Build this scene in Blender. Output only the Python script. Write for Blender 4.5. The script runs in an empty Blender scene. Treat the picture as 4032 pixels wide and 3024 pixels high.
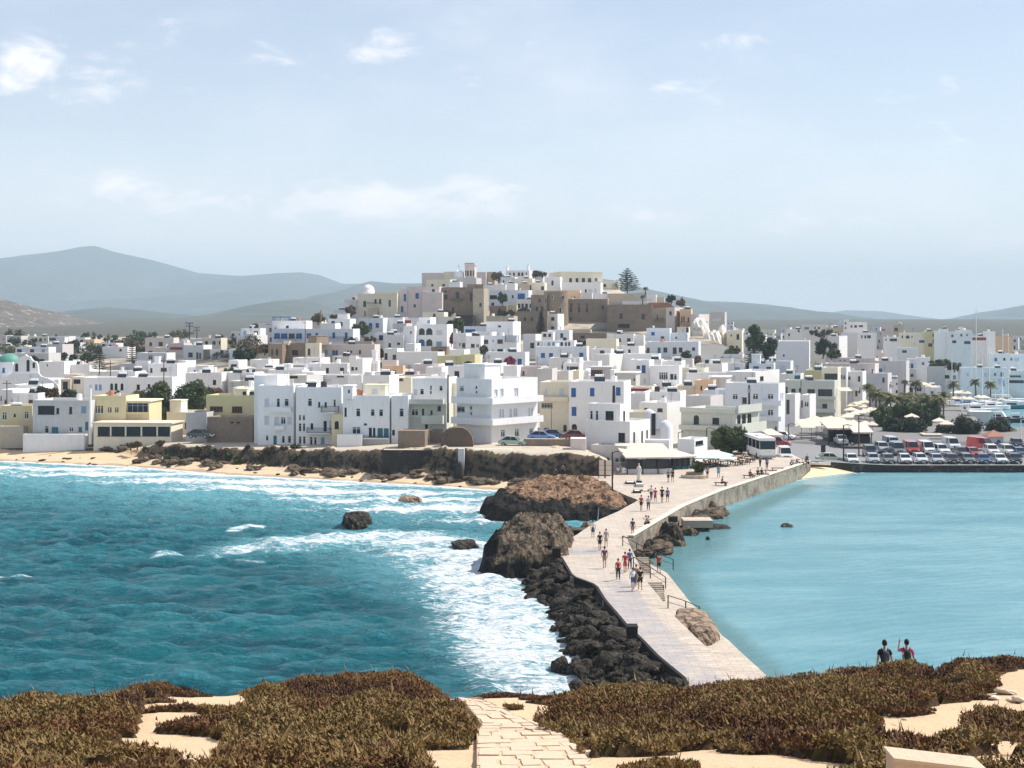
import bpy,math,random
import numpy as np
from mathutils import Vector,noise as mnoise
R=math.radians
rnd=random.Random(7)
F,CX,HY,CH=5800.0,2016.0,1270.0,23.0 # focal length and horizon of the photograph in its own pixels; eye height (m)
scene=bpy.context.scene
C=scene.collection
# ------------------------------------------------------------------ camera
cam=bpy.data.cameras.new('camera');cam_o=bpy.data.objects.new('camera',cam);C.objects.link(cam_o)
cam_o.location=(0,0,CH);cam_o.rotation_euler=(R(90),0,0)
cam.sensor_width=36;cam.lens=36*F/4032;cam.shift_y=-(1512-HY)/4032
cam.clip_start=0.5;cam.clip_end=40000
scene.camera=cam_o
# ------------------------------------------------------------------ sky, sun, exposure
SUN_AZ,SUN_EL=74,52 # azimuth clockwise from straight ahead
w=bpy.data.worlds.new('World');scene.world=w;w.use_nodes=True
nt=w.node_tree;nt.nodes.clear()
def wn(t,**k):
    n=nt.nodes.new(t)
    for a,b in k.items():setattr(n,a,b)
    return n
out=wn('ShaderNodeOutputWorld');bg=wn('ShaderNodeBackground');sky=wn('ShaderNodeTexSky')
sky.sky_type='NISHITA';sky.sun_disc=False;sky.sun_elevation=R(SUN_EL);sky.sun_rotation=R(SUN_AZ)
sky.altitude=50;sky.air_density=1.0;sky.dust_density=0.6;sky.ozone_density=1.6
bg.inputs['Strength'].default_value=0.102
tc=wn('ShaderNodeTexCoord')
def wmath(op,a,b=None,c=None):
    n=wn('ShaderNodeMath',operation=op)
    for i,v in enumerate((a,b,c)):
        if v is None:continue
        if isinstance(v,(int,float)):n.inputs[i].default_value=v
        else:nt.links.new(v,n.inputs[i])
    return n.outputs[0]
sep=wn('ShaderNodeSeparateXYZ');nt.links.new(tc.outputs['Generated'],sep.inputs[0])
ax=wmath('DIVIDE',sep.outputs[0],wmath('MAXIMUM',sep.outputs[1],0.05)) # tangent of azimuth, of elevation
az=wmath('DIVIDE',sep.outputs[2],wmath('MAXIMUM',sep.outputs[1],0.05))
comb=wn('ShaderNodeCombineXYZ');nt.links.new(ax,comb.inputs[0]);nt.links.new(wmath('MULTIPLY',az,2.2),comb.inputs[1])
nz=wn('ShaderNodeTexNoise');nz.inputs['Scale'].default_value=19;nz.inputs['Detail'].default_value=9;nz.inputs['Roughness'].default_value=0.6
nz.inputs['Distortion'].default_value=0.35
nt.links.new(comb.outputs[0],nz.inputs['Vector'])
nz2=wn('ShaderNodeTexNoise');nz2.inputs['Scale'].default_value=4;nz2.inputs['Detail'].default_value=6;nz2.inputs['Roughness'].default_value=0.6
nt.links.new(comb.outputs[0],nz2.inputs['Vector'])
# cumulus banks: (azimuth px, elevation px, half width, half height, weight) in photo pixels -> directions of the real sky
CL=[(200,260,500,130,.72),(1540,230,280,100,.66),(1400,800,620,95,1.0),(1880,790,230,110,.9),(480,730,200,75,.9),(270,800,200,60,.7),
      (3150,880,260,55,.85),(2850,150,130,90,.6),(2650,350,230,60,.6),(3500,370,260,60,.5),(2650,850,230,50,.6),(1000,210,300,70,.5),(3950,480,260,80,.45),(3980,950,260,70,.5)]
tot=None
for(cx,cy,hw,hh,wt)in CL:
    u=wmath('MULTIPLY',wmath('SUBTRACT',ax,(cx-CX)/F),F/hw)
    v=wmath('MULTIPLY',wmath('SUBTRACT',az,(HY-cy)/F),F/hh)
    r2=wmath('ADD',wmath('MULTIPLY',u,u),wmath('MULTIPLY',v,v))
    g=wmath('MULTIPLY',wmath('POWER',2.718,wmath('MULTIPLY',r2,-0.9)),wt)
    tot=g if tot is None else wmath('MAXIMUM',tot,g)
cm=wmath('ADD',wmath('MULTIPLY',tot,0.62),wmath('MULTIPLY',wmath('SUBTRACT',nz.outputs[0],0.5),1.7))
mr=wn('ShaderNodeMapRange',interpolation_type='SMOOTHSTEP');mr.inputs[1].default_value=0.22;mr.inputs[2].default_value=0.74
nt.links.new(cm,mr.inputs[0])
veil=wn('ShaderNodeMapRange',interpolation_type='SMOOTHSTEP');veil.inputs[1].default_value=0.42;veil.inputs[2].default_value=0.75
nt.links.new(nz2.outputs[0],veil.inputs[0])
mask=wmath('MINIMUM',wmath('ADD',wmath('MULTIPLY',mr.outputs[0],0.72),wmath('MULTIPLY_ADD',veil.outputs[0],0.26,0.16)),1.0)
mixc=wn('ShaderNodeMix',data_type='RGBA');nt.links.new(mask,mixc.inputs[0])
hzf=wmath('MULTIPLY',wmath('POWER',2.718,wmath('MULTIPLY',wmath('MAXIMUM',az,0.0),-13.0)),0.85)
mixh=wn('ShaderNodeMix',data_type='RGBA');nt.links.new(hzf,mixh.inputs[0]);nt.links.new(sky.outputs[0],mixh.inputs[6]);mixh.inputs[7].default_value=(11.6,11.3,11.9,1)
nt.links.new(mixh.outputs[2],mixc.inputs[6]);mixc.inputs[7].default_value=(10.4,9.7,9.8,1)
nt.links.new(mixc.outputs[2],bg.inputs[0]);nt.links.new(bg.outputs[0],out.inputs[0])
sl=bpy.data.lights.new('sun','SUN');sl.energy=5.0;sl.angle=R(0.53);sl.color=(1,0.94,0.85)
so=bpy.data.objects.new('sun',sl);C.objects.link(so)
sd=Vector((math.sin(R(SUN_AZ))*math.cos(R(SUN_EL)),math.cos(R(SUN_AZ))*math.cos(R(SUN_EL)),math.sin(R(SUN_EL))))
so.rotation_euler=sd.to_track_quat('Z','Y').to_euler()
vs=scene.view_settings;vs.view_transform='Standard';vs.look='None';vs.gamma=1;vs.exposure=0.45
scene.display_settings.display_device='sRGB'
# ------------------------------------------------------------------ helpers
def tag(o,label=None,cat=None,group=None,kind=None):
    if label:o['label']=label
    if cat:o['category']=cat
    if group:o['group']=group
    if kind:o['kind']=kind
    return o
def empty(name,loc,rz=0.0):
    o=bpy.data.objects.new(name,None);o.empty_display_size=.3;o.location=loc;o.rotation_euler=(0,0,rz);C.objects.link(o);return o
def PT(px,py,Y):return Vector(((px-CX)/F*Y,Y,CH-(py-HY)/F*Y))
def onz(px,py,z):
    Y=(CH-z)*F/(py-HY);return((px-CX)/F*Y,Y)
MATS={}
def mat(name,col,rough=0.85,var=0.0,scale=1.0,bump=0.0,bscale=8.0,col2=None,c2amt=0.5,spec=0.3,metal=0.0,objrand=0.0,thr=None):
    """plain plaster / stone / paint: colour with noise wear, optional second colour in patches, optional bump"""
    m=bpy.data.materials.new(name);m.use_nodes=True;t=m.node_tree;b=t.nodes['Principled BSDF']
    b.inputs['Roughness'].default_value=rough;b.inputs['Metallic'].default_value=metal
    b.inputs['Specular IOR Level'].default_value=spec
    L=t.links.new
    def N(k,**kw):
        n=t.nodes.new(k)
        for a,v in kw.items():setattr(n,a,v)
        return n
    c=N('ShaderNodeTexCoord');src=None
    if var or col2:
        n1=N('ShaderNodeTexNoise');n1.inputs['Scale'].default_value=scale;n1.inputs['Detail'].default_value=8;n1.inputs['Roughness'].default_value=.65
        L(c.outputs['Object'],n1.inputs['Vector'])
        mx=N('ShaderNodeMix',data_type='RGBA');L(n1.outputs[0],mx.inputs[0])
        mx.inputs[6].default_value=[x*(1-var)for x in col[:3]]+[1];mx.inputs[7].default_value=[min(.95,x*(1+var))for x in col[:3]]+[1]
        src=mx.outputs[2]
        if col2:
            n2=N('ShaderNodeTexNoise');n2.inputs['Scale'].default_value=scale*.45;n2.inputs['Detail'].default_value=10;n2.inputs['Roughness'].default_value=.7
            L(c.outputs['Object'],n2.inputs['Vector'])
            rp=N('ShaderNodeMapRange');lo,hi=thr or(.5,.7);rp.inputs[1].default_value=lo;rp.inputs[2].default_value=hi;rp.inputs[4].default_value=c2amt;L(n2.outputs[0],rp.inputs[0])
            mx2=N('ShaderNodeMix',data_type='RGBA');L(rp.outputs[0],mx2.inputs[0]);L(src,mx2.inputs[6]);mx2.inputs[7].default_value=list(col2)+[1];src=mx2.outputs[2]
    if objrand:
        mp=N('ShaderNodeMapping');mp.inputs['Scale'].default_value=(2.2,2.2,.28);L(c.outputs['Object'],mp.inputs[0]);n4=N('ShaderNodeTexNoise');n4.inputs['Scale'].default_value=1.6;n4.inputs['Detail'].default_value=8;n4.inputs['Roughness'].default_value=.7;L(mp.outputs[0],n4.inputs['Vector'])
        r4=N('ShaderNodeMapRange');r4.inputs[1].default_value=.52;r4.inputs[2].default_value=.74;r4.inputs[4].default_value=.55;L(n4.outputs[0],r4.inputs[0]);m4=N('ShaderNodeMix',data_type='RGBA');L(r4.outputs[0],m4.inputs[0])
        if src:L(src,m4.inputs[6])
        else:m4.inputs[6].default_value=list(col[:3])+[1]
        m4.inputs[7].default_value=[x*k for x,k in zip(col[:3],(.66,.62,.56))]+[1];src=m4.outputs[2]
        oi=N('ShaderNodeObjectInfo');hs=N('ShaderNodeHueSaturation')
        mm=N('ShaderNodeMapRange');mm.inputs[3].default_value=1-objrand;mm.inputs[4].default_value=1+objrand*.4;L(oi.outputs['Random'],mm.inputs[0]);L(mm.outputs[0],hs.inputs['Value'])
        if src:L(src,hs.inputs['Color'])
        else:hs.inputs['Color'].default_value=list(col[:3])+[1]
        src=hs.outputs[0]
    if src:L(src,b.inputs['Base Color'])
    else:b.inputs['Base Color'].default_value=list(col[:3])+[1]
    if bump:
        n3=N('ShaderNodeTexNoise');n3.inputs['Scale'].default_value=bscale;n3.inputs['Detail'].default_value=8;L(c.outputs['Object'],n3.inputs['Vector'])
        bp=N('ShaderNodeBump');bp.inputs['Strength'].default_value=min(1,bump);bp.inputs['Distance'].default_value=.15;L(n3.outputs[0],bp.inputs['Height']);L(bp.outputs[0],b.inputs['Normal'])
    MATS[name]=m;return m
W8=(.80,.79,.77)
mat('white_plaster',(.75,.74,.73),var=.05,scale=.5,col2=(.62,.60,.57),c2amt=.45,thr=(.52,.75),objrand=.10)
mat('clean_white',(.80,.80,.80),var=.03,scale=.4,objrand=.04)
mat('cool_white',(.69,.72,.76),var=.05,scale=.5,col2=(.56,.60,.64),c2amt=.4,thr=(.5,.75),objrand=.05)
mat('grey_plaster',(.58,.56,.55),var=.10,scale=.6,col2=(.44,.42,.40),c2amt=.5,objrand=.12)
mat('green_grey_plaster',(.56,.58,.52),var=.08,scale=.5,col2=(.46,.47,.42),c2amt=.4,objrand=.04)
mat('cream_plaster',(.76,.70,.56),var=.08,scale=.5,col2=(.60,.54,.43),c2amt=.4,objrand=.08)
mat('yellow_plaster',(.70,.60,.37),var=.12,scale=.5,col2=(.50,.48,.40),c2amt=.6,objrand=.05)
mat('olive_plaster',(.56,.52,.30),var=.10,scale=.5,col2=(.44,.42,.30),c2amt=.5)
mat('pink_plaster',(.66,.57,.54),var=.08,scale=.5,col2=(.54,.47,.45),c2amt=.5,objrand=.08)
mat('orange_plaster',(.72,.50,.32),var=.1,scale=.5)
mat('castle_stone',(.27,.205,.15),var=.30,scale=1.3,col2=(.20,.16,.125),c2amt=.75,thr=(.45,.6),bump=.8,bscale=2.5)
mat('light_stone',(.48,.41,.32),var=.22,scale=1.2,col2=(.34,.28,.21),c2amt=.6,bump=.6,bscale=2.5)
mat('seawall_stone',(.30,.26,.205),var=.3,scale=1.0,col2=(.12,.10,.085),c2amt=.8,thr=(.46,.58),bump=.9,bscale=3)
mat('gap_block_black',(.012,.011,.010))  # shade of the walkway-edge gap as a colour; also the black blocks
mat('dark_stone',(.035,.031,.027),var=.5,scale=1.5,col2=(.17,.15,.12),c2amt=.6,thr=(.55,.65),bump=1,bscale=3)
mat('roof_white',(.82,.81,.79),var=.06,scale=.4,col2=(.64,.62,.58),c2amt=.5,objrand=.10)
mat('roof_tan',(.62,.55,.46),var=.1,scale=.6,objrand=.1)
mat('roof_tile',(.34,.17,.12),var=.2,scale=2)
mat('glass',(.012,.018,.026),rough=.12,spec=.5)
mat('dark_void',(.03,.03,.035),rough=.9)
mat('white_paint',(.78,.78,.76),rough=.6)
mat('blue_paint',(.03,.13,.36),rough=.5)
mat('pale_blue_paint',(.22,.36,.50),rough=.6)
mat('teal_paint',(.03,.18,.22),rough=.5)
mat('red_paint',(.35,.03,.03),rough=.5)
mat('brown_wood',(.14,.055,.035),rough=.6)
mat('pale_shutter',(.60,.62,.66),rough=.7)
mat('dark_metal',(.025,.027,.03),rough=.5)
mat('grey_metal',(.35,.36,.37),rough=.45,metal=.3)
mat('canvas',(.66,.59,.48),var=.06,scale=2)
mat('canvas_green',(.55,.68,.62),var=.06,scale=2)
mat('asphalt',(.21,.21,.22),var=.08,scale=.4)
mat('terracotta',(.50,.22,.13),rough=.8)
mat('trunk_bark',(.13,.09,.06),var=.3,scale=6)
class MB:
    """collects faces; build() links them as ONE mesh object"""
    def __init__(s):s.v=[];s.f=[];s.m=[]
    def add(s,vs_,fs,mi=0):
        k=len(s.v);s.v+=[tuple(p)for p in vs_];s.f+=[tuple(i+k for i in f)for f in fs];s.m+=[mi]*len(fs);return s
    def box(s,c,u,v,w_,mi=0):
        """centre c and three half-extent vectors"""
        c,u,v,w_=map(Vector,(c,u,v,w_))
        P_=[c+u*i+v*j+w_*k for k in(-1,1)for j in(-1,1)for i in(-1,1)]
        return s.add(P_,[(0,2,3,1),(4,5,7,6),(0,1,5,4),(2,6,7,3),(0,4,6,2),(1,3,7,5)],mi)
    def bx(s,x0,x1,y0,y1,z0,z1,mi=0):
        return s.box(((x0+x1)/2,(y0+y1)/2,(z0+z1)/2),((x1-x0)/2,0,0),(0,(y1-y0)/2,0),(0,0,(z1-z0)/2),mi)
    def tube(s,pts,rad,n=8,mi=0,cap=True):
        pts=[Vector(p)for p in pts]
        if not isinstance(rad,(list,tuple)):rad=[rad]*len(pts)
        k=len(s.v);d0=None
        for i,p in enumerate(pts):
            d=(pts[min(i+1,len(pts)-1)]-pts[max(i-1,0)]).normalized()
            a=Vector((0,0,1))if abs(d.z)<.9 else Vector((1,0,0))
            e1=d.cross(a).normalized();e2=d.cross(e1)
            for j in range(n):
                t=2*math.pi*j/n;s.v.append(tuple(p+(e1*math.cos(t)+e2*math.sin(t))*rad[i]))
        for i in range(len(pts)-1):
            for j in range(n):
                s.f.append((k+i*n+j,k+i*n+(j+1)%n,k+(i+1)*n+(j+1)%n,k+(i+1)*n+j));s.m.append(mi)
        if cap:
            s.f.append(tuple(k+j for j in range(n)));s.m.append(mi)
            s.f.append(tuple(k+(len(pts)-1)*n+j for j in reversed(range(n))));s.m.append(mi)
        return s
    def lathe(s,c,prof,n=16,mi=0,a0=0,a1=360):
        """prof: list of (r, z) about a vertical axis through c"""
        k=len(s.v);full=abs(a1-a0)>=360;cnt=n if full else n+1
        for(r,z)in prof:
            for j in range(cnt):
                t=R(a0+(a1-a0)*j/n);s.v.append((c[0]+r*math.cos(t),c[1]+r*math.sin(t),c[2]+z))
        for i in range(len(prof)-1):
            for j in range(n):
                j2=(j+1)%cnt if full else j+1
                s.f.append((k+i*cnt+j,k+i*cnt+j2,k+(i+1)*cnt+j2,k+(i+1)*cnt+j));s.m.append(mi)
        return s
    def build(s,name,mats,parent=None,smooth=False,loc=None):
        me=bpy.data.meshes.new(name);me.from_pydata(s.v,[],s.f)
        for m_ in(mats if isinstance(mats,(list,tuple))else[mats]):me.materials.append(MATS[m_]if isinstance(m_,str)else m_)
        if any(s.m):me.polygons.foreach_set('material_index',s.m)
        if smooth:me.polygons.foreach_set('use_smooth',[True]*len(me.polygons))
        o=bpy.data.objects.new(name,me);C.objects.link(o)
        if parent:o.parent=parent
        if loc:o.location=loc
        return o
def bigmesh(name,verts,faces,mats,attrs=None,smooth=True,parent=None):
    """numpy arrays -> mesh; faces (n,3) or (n,4)"""
    me=bpy.data.meshes.new(name);nv,nf,k=len(verts),len(faces),faces.shape[1]
    me.vertices.add(nv);me.vertices.foreach_set('co',verts.astype(np.float32).ravel())
    me.loops.add(nf*k);me.loops.foreach_set('vertex_index',faces.astype(np.int32).ravel())
    me.polygons.add(nf);me.polygons.foreach_set('loop_start',np.arange(0,nf*k,k,dtype=np.int32))
    me.polygons.foreach_set('use_smooth',np.full(nf,smooth))
    for n_,a in(attrs or{}).items():
        at=me.attributes.new(n_,'FLOAT','POINT');at.data.foreach_set('value',a.astype(np.float32).ravel())
    me.update(calc_edges=True)
    for m_ in(mats if isinstance(mats,(list,tuple))else[mats]):me.materials.append(MATS[m_]if isinstance(m_,str)else m_)
    o=bpy.data.objects.new(name,me);C.objects.link(o)
    if parent:o.parent=parent
    return o
def gridfaces(nr,nc):
    i=np.arange(nr*nc).reshape(nr,nc)
    return np.stack([i[:-1,:-1],i[:-1,1:],i[1:,1:],i[1:,:-1]],-1).reshape(-1,4)
_rs=np.random.RandomState(3);_tab=_rs.rand(512,512).astype(np.float64)
def vnoise(x,y,sc=1.0,seed=0):
    """smooth value noise 0..1 on numpy arrays"""
    x=np.asarray(x,float)/sc+seed*17.3+1000;y=np.asarray(y,float)/sc+seed*31.7+1000
    xi=np.floor(x).astype(int);yi=np.floor(y).astype(int);fx=x-xi;fy=y-yi
    fx=fx*fx*(3-2*fx);fy=fy*fy*(3-2*fy)
    g=lambda a,b:_tab[a&511,b&511]
    return(g(xi,yi)*(1-fx)+g(xi+1,yi)*fx)*(1-fy)+(g(xi,yi+1)*(1-fx)+g(xi+1,yi+1)*fx)*fy
def fbm(x,y,sc=1.0,oct=4,seed=0,gain=.5):
    t=0;a=1;s_=0
    for o_ in range(oct):t=t+a*vnoise(x,y,sc/2**o_,seed+o_);s_+=a;a*=gain
    return t/s_
def sstep(a,b,x):t=np.clip((np.asarray(x,float)-a)/(b-a),0,1);return t*t*(3-2*t)
# ------------------------------------------------------------------ the lie of the land (world metres, z = 0 is the sea)
SHX=[-400,-150,-85,-60,-43,-11.3,1.2,14,30];SHY=[300,262,245,235,223,208,200,196,196]
def shoreY(x):return np.interp(x,SHX,SHY)
LT=([0,262,300,350,480,700,1000,1500,2400,3500,13000],[2.6,2.6,4.2,6,10.5,15,17.5,19.5,30,34,34])
RT=([0,262,350,600,700,900,1100,1500,2400,3500,13000],[1.6,1.7,2.0,2.6,6.5,13.5,16,19,27,31,31])
HT=([0,250,300,350,400,460,490,505,530,560,590,640,720,850,2000,13000],[4.6,4.6,7,10.5,14,17.5,19,21,28,33,37,38,30,17,19,19])
def hillx(x,Y):
    l0=np.interp(Y,[500,525,590],[-125,-66,-52]);l1=np.interp(Y,[500,525,590],[-70,-54,-38])
    r0=np.interp(Y,[500,525,590],[62,56,40]);r1=np.interp(Y,[500,525,590],[82,66,52])
    return np.clip((x-l0)/(l1-l0),0,1)*(1-np.clip((x-r0)/(r1-r0),0,1))
def T(x,Y):
    x=np.asarray(x,float);Y=np.asarray(Y,float)
    xb=np.interp(Y,[235,300,400,600],[14,42,72,85])
    wr=sstep(-5,6,x-xb)
    zl=np.interp(Y,*LT);mid=sstep(-78,-50,x)*(1-sstep(300,420,Y));zl=zl+mid*np.clip(np.interp(x,[-60,-45,-25,-10],[3,3.2,3.8,4.7])-zl,0,9)*(Y<420)
    z=zl*(1-wr)+np.interp(Y,*RT)*wr
    hx=hillx(x,Y)*sstep(250,300,Y)*(1-wr);z=z+hx*np.maximum(np.interp(Y,*HT)-z,0)
    s=Y-shoreY(x)
    # beach and bank on the left shore
    zb=np.interp(s,[-30,-2,0,4,6],[-1.5,-.5,0,.7,.95])
    bs_=1.0+1.6*(1-sstep(-52,-22,x));bank=.95+(z-.95)*sstep(3.4,6.2,s-bs_+1.2*(fbm(x,Y,3,3,5)-.5))
    soft=np.interp(s,[0,8,16,20],[0,1.2,2.4,2.6])
    ms=sstep(-52,-64,x)if False else 1-sstep(-68,-56,x)
    zs=np.where(s<4,zb,bank)*(1-ms)+np.where(s<20,np.where(s<0,zb,np.minimum(soft,z)),z)*ms
    z=np.where(s<20,zs,z)
    land_r=(x>14)&(Y<262)
    z=np.where(land_r,-1.5,z)
    basin=(x>101+(Y-318)*.23)&(Y>300)&(Y<560)
    z=np.where(basin,-1.5,z)
    return z
def Ts(x,Y):return float(T(np.array([x]),np.array([Y]))[0])
_YS=np.concatenate([np.arange(200,640,.5),np.arange(640,3000,3)])
def hit(px,py):
    """distance at which the sight line through a photo pixel meets the ground"""
    x=(px-CX)/F*_YS;z=CH-(py-HY)/F*_YS;t=T(x,_YS)
    ok=np.nonzero((z<=np.maximum(t,1.5))&(_YS>shoreY(x)+9))[0]
    return float(_YS[ok[0]])if len(ok)else 900.0
# ------------------------------------------------------------------ ground materials with vertex masks
def groundmat(name,base,var,scale,layers,rough=.95,bump=.5,bscale=4,spec=.2,crack=0):
    """base colour plus layers (attribute or None, colour, noise scale, lo, hi)"""
    m=bpy.data.materials.new(name);m.use_nodes=True;t=m.node_tree;b=t.nodes['Principled BSDF'];L=t.links.new
    b.inputs['Roughness'].default_value=rough;b.inputs['Specular IOR Level'].default_value=spec
    c=t.nodes.new('ShaderNodeTexCoord')
    def noise(sc,det=9,sx=1,sy=1):
        n=t.nodes.new('ShaderNodeTexNoise');n.inputs['Scale'].default_value=sc;n.inputs['Detail'].default_value=det;n.inputs['Roughness'].default_value=.65
        mp=t.nodes.new('ShaderNodeMapping');mp.inputs['Scale'].default_value=(sx,sy,1);L(c.outputs['Object'],mp.inputs[0]);L(mp.outputs[0],n.inputs['Vector']);return n.outputs[0]
    mx=t.nodes.new('ShaderNodeMix');mx.data_type='RGBA';L(noise(scale),mx.inputs[0])
    mx.inputs[6].default_value=[x*(1-var)for x in base]+[1];mx.inputs[7].default_value=[x*(1+var)for x in base]+[1];src=mx.outputs[2]
    for(attr,col,sc,lo,hi,sx,sy)in layers:
        n=noise(sc,10,sx,sy)
        if attr:
            a=t.nodes.new('ShaderNodeAttribute');a.attribute_name=attr
            ad=t.nodes.new('ShaderNodeMath');ad.operation='ADD';L(a.outputs['Fac'],ad.inputs[0]);L(n,ad.inputs[1]);n=ad.outputs[0]
        rp=t.nodes.new('ShaderNodeMapRange');rp.interpolation_type='SMOOTHSTEP';rp.inputs[1].default_value=lo;rp.inputs[2].default_value=hi;L(n,rp.inputs[0])
        m2=t.nodes.new('ShaderNodeMix');m2.data_type='RGBA';L(rp.outputs[0],m2.inputs[0]);L(src,m2.inputs[6]);m2.inputs[7].default_value=list(col)+[1];src=m2.outputs[2]
    if crack:
        vo=t.nodes.new('ShaderNodeTexVoronoi');vo.feature='DISTANCE_TO_EDGE';vo.inputs['Scale'].default_value=crack;nv=t.nodes.new('ShaderNodeTexNoise');nv.inputs['Scale'].default_value=crack*1.5;nv.inputs['Detail'].default_value=6;L(c.outputs['Object'],nv.inputs['Vector'])
        av=t.nodes.new('ShaderNodeVectorMath');av.operation='MULTIPLY_ADD';L(nv.outputs['Color'],av.inputs[0]);av.inputs[1].default_value=(1.1/crack,)*3;L(c.outputs['Object'],av.inputs[2]);L(av.outputs[0],vo.inputs['Vector'])
        rc=t.nodes.new('ShaderNodeMapRange');rc.inputs[1].default_value=.02;rc.inputs[2].default_value=.11;rc.inputs[3].default_value=.18;rc.inputs[4].default_value=1;L(vo.outputs['Distance'],rc.inputs[0])
        mc=t.nodes.new('ShaderNodeMix');mc.data_type='RGBA';mc.blend_type='MULTIPLY';mc.inputs[0].default_value=.8;L(src,mc.inputs[6]);L(rc.outputs[0],mc.inputs[7]);src=mc.outputs[2]
    L(src,b.inputs['Base Color'])
    if bump:
        bp=t.nodes.new('ShaderNodeBump');bp.inputs['Strength'].default_value=bump;bp.inputs['Distance'].default_value=.12;L(noise(bscale),bp.inputs['Height']);L(bp.outputs[0],b.inputs['Normal'])
    MATS[name]=m;return m
# land: sand near the shore, dark rock on the bank, dusty lanes, dry fields behind
groundmat('land',(.46,.40,.32),.18,.15,[
    ('field',(.088,.086,.070),.05,.75,1.0,1,1),('road',(.20,.195,.19),.2,1.0,1.4,1,1),('sand',(.62,.46,.29),.3,.9,1.1,1,1),('wet',(.40,.30,.20),.5,.95,1.2,1,1),
    ('rock',(.095,.072,.048),.8,.85,1.05,1,1),('rock',(.022,.019,.016),1.1,1.42,1.55,1,.5),('peb',(.50,.44,.36),2.2,1.02,1.08,1,1),('grn',(.10,.12,.035),.5,1.1,1.2,1,1)],bump=.8,bscale=2)
ys=np.concatenate([np.arange(194,262,.5),np.arange(262,700,4),np.geomspace(700,14000,60)])
xs=np.concatenate([-np.geomspace(6000,140,30),np.arange(-138,150,.75),np.geomspace(150,6000,36)])
XX,YY=np.meshgrid(xs,ys);ZZ=T(XX,YY)
s_=YY-shoreY(XX);sb=s_-1.0-1.6*(1-sstep(-52,-22,XX))
bankm=(sb>2.8)&(sb<6.6)&(XX>-64)&(XX<16)
nn=fbm(XX,YY,2.2,4,2)-.5
ZZ=ZZ+np.where(bankm,nn*2.0*sstep(2.8,4,sb),0)+np.where((s_>0)&(s_<5),(fbm(XX,YY,1.1,3,9)-.5)*.35,0)
YY2=YY+np.where(bankm,(fbm(XX,YY,1.7,3,31)-.5)*1.6,0)
left=1-sstep(-70,-58,XX)
rock=sstep(3.0,3.6,sb)*(1-sstep(5.6,6.6,sb))*sstep(-66,-57,XX)+.75*left*sstep(8,10,s_+6*(fbm(XX,YY,7,2,4)-.5))*(1-sstep(11.5,13,s_+6*(fbm(XX,YY,7,2,4)-.5)))
sand=np.where(sb<4+16*left,1.0,0)
wet=1-sstep(0,2.2,s_+1.5*(fbm(XX,YY,4,2,3)-.5))
peb=sstep(1.,2.5,s_)*(1-sstep(3.5,6,s_))*.55
grn=(sstep(5,6.2,s_)*(1-sstep(7,10,s_)))*.5
field=np.where((YY>300),.42+.5*(fbm(XX,YY,120,3,6)-.5),0)*sstep(300,420,YY)+.6*sstep(700,1000,YY)
road=np.where((XX>46)&(YY<440),1.0,0)
land=bigmesh('ground',np.stack([XX,YY2,ZZ],-1).reshape(-1,3),gridfaces(*XX.shape),'land',
               dict(sand=sand,wet=wet*(s_<3),rock=np.clip(rock,0,1),peb=peb,grn=grn,field=field,road=road))
tag(land,kind='structure')
# ------------------------------------------------------------------ distant hills
groundmat('hillside',(.065,.07,.06),.25,.004,[(None,(.09,.10,.06),.012,.5,.6,1,1),(None,(.22,.20,.18),.02,.60,.70,1,1)],bump=0)
groundmat('rocky_hillside',(.115,.095,.085),.3,.03,[(None,(.08,.075,.05),.05,.52,.6,1,1),(None,(.46,.40,.35),.12,.58,.64,1,1)],bump=0)
def hills(name,pts,Yr,depth,m,rough=1.0,seed=0,n=220,wob=.12):
    pts=[(a*1.8228,b*1.8228)for a,b in pts]
    ax_=np.linspace(pts[0][0],pts[-1][0],n);py=np.interp(ax_,[p[0]for p in pts],[p[1]for p in pts])
    t=np.linspace(-1,1,61);A,TT=np.meshgrid(ax_,t)
    wv=(fbm(A,A*0,300,3,seed)-.5)*wob*Yr
    Yv=Yr+wv+TT*depth
    zr=CH+(HY-np.meshgrid(py,t)[0])/F*(Yr+wv)
    X=(A-CX)/F*(Yr+wv*1)*1.0
    prof=1-np.abs(TT)**1.15
    gul=(fbm(X,Yv,Yr*.05,5,seed+3)-.5)
    Z=14+(zr-14)*prof+gul*(zr-10)*.75*np.clip(1-prof,0,1)*np.clip(prof*3,0,1)*rough
    Z=np.where(np.abs(TT)>.999,5,Z)
    Z=np.minimum(Z,zr+(gul+.5)*.01*Yr*.02)
    o=bigmesh(name,np.stack([X,Yv,Z],-1).reshape(-1,3),gridfaces(*A.shape),m);tag(o,kind='structure');return o
hills('hills',[(-300,640),(-120,590),(0,558),(60,550),(100,546),(140,540),(175,533),(205,531),(225,537),(250,545),(330,562),(430,590),(520,596),(600,590),(650,588),(690,594),(740,613),(800,612),(900,622),(1100,650),(1300,690)],8200,2600,'hillside',seed=1)
hills('hills',[(560,690),(640,655),(700,640),(760,620),(800,607),(850,612),(960,612),(1100,600),(1250,596),(1330,606),(1380,620),(1440,633),(1520,650),(1600,653),(1650,657),(1690,668),(1760,688),(1850,700),(2000,708),(2100,714)],5600,1900,'hillside',seed=2)
hills('hills',[(1650,708),(1760,679),(1830,670),(1900,672),(1930,680),(1960,692),(2010,708)],9300,1500,'hillside',seed=3)
hills('hills',[(1700,712),(1800,696),(1880,690),(1960,694),(2020,695),(2060,694),(2100,687),(2150,682),(2212,666),(2300,640),(2500,600)],6400,1700,'hillside',seed=4)
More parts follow.
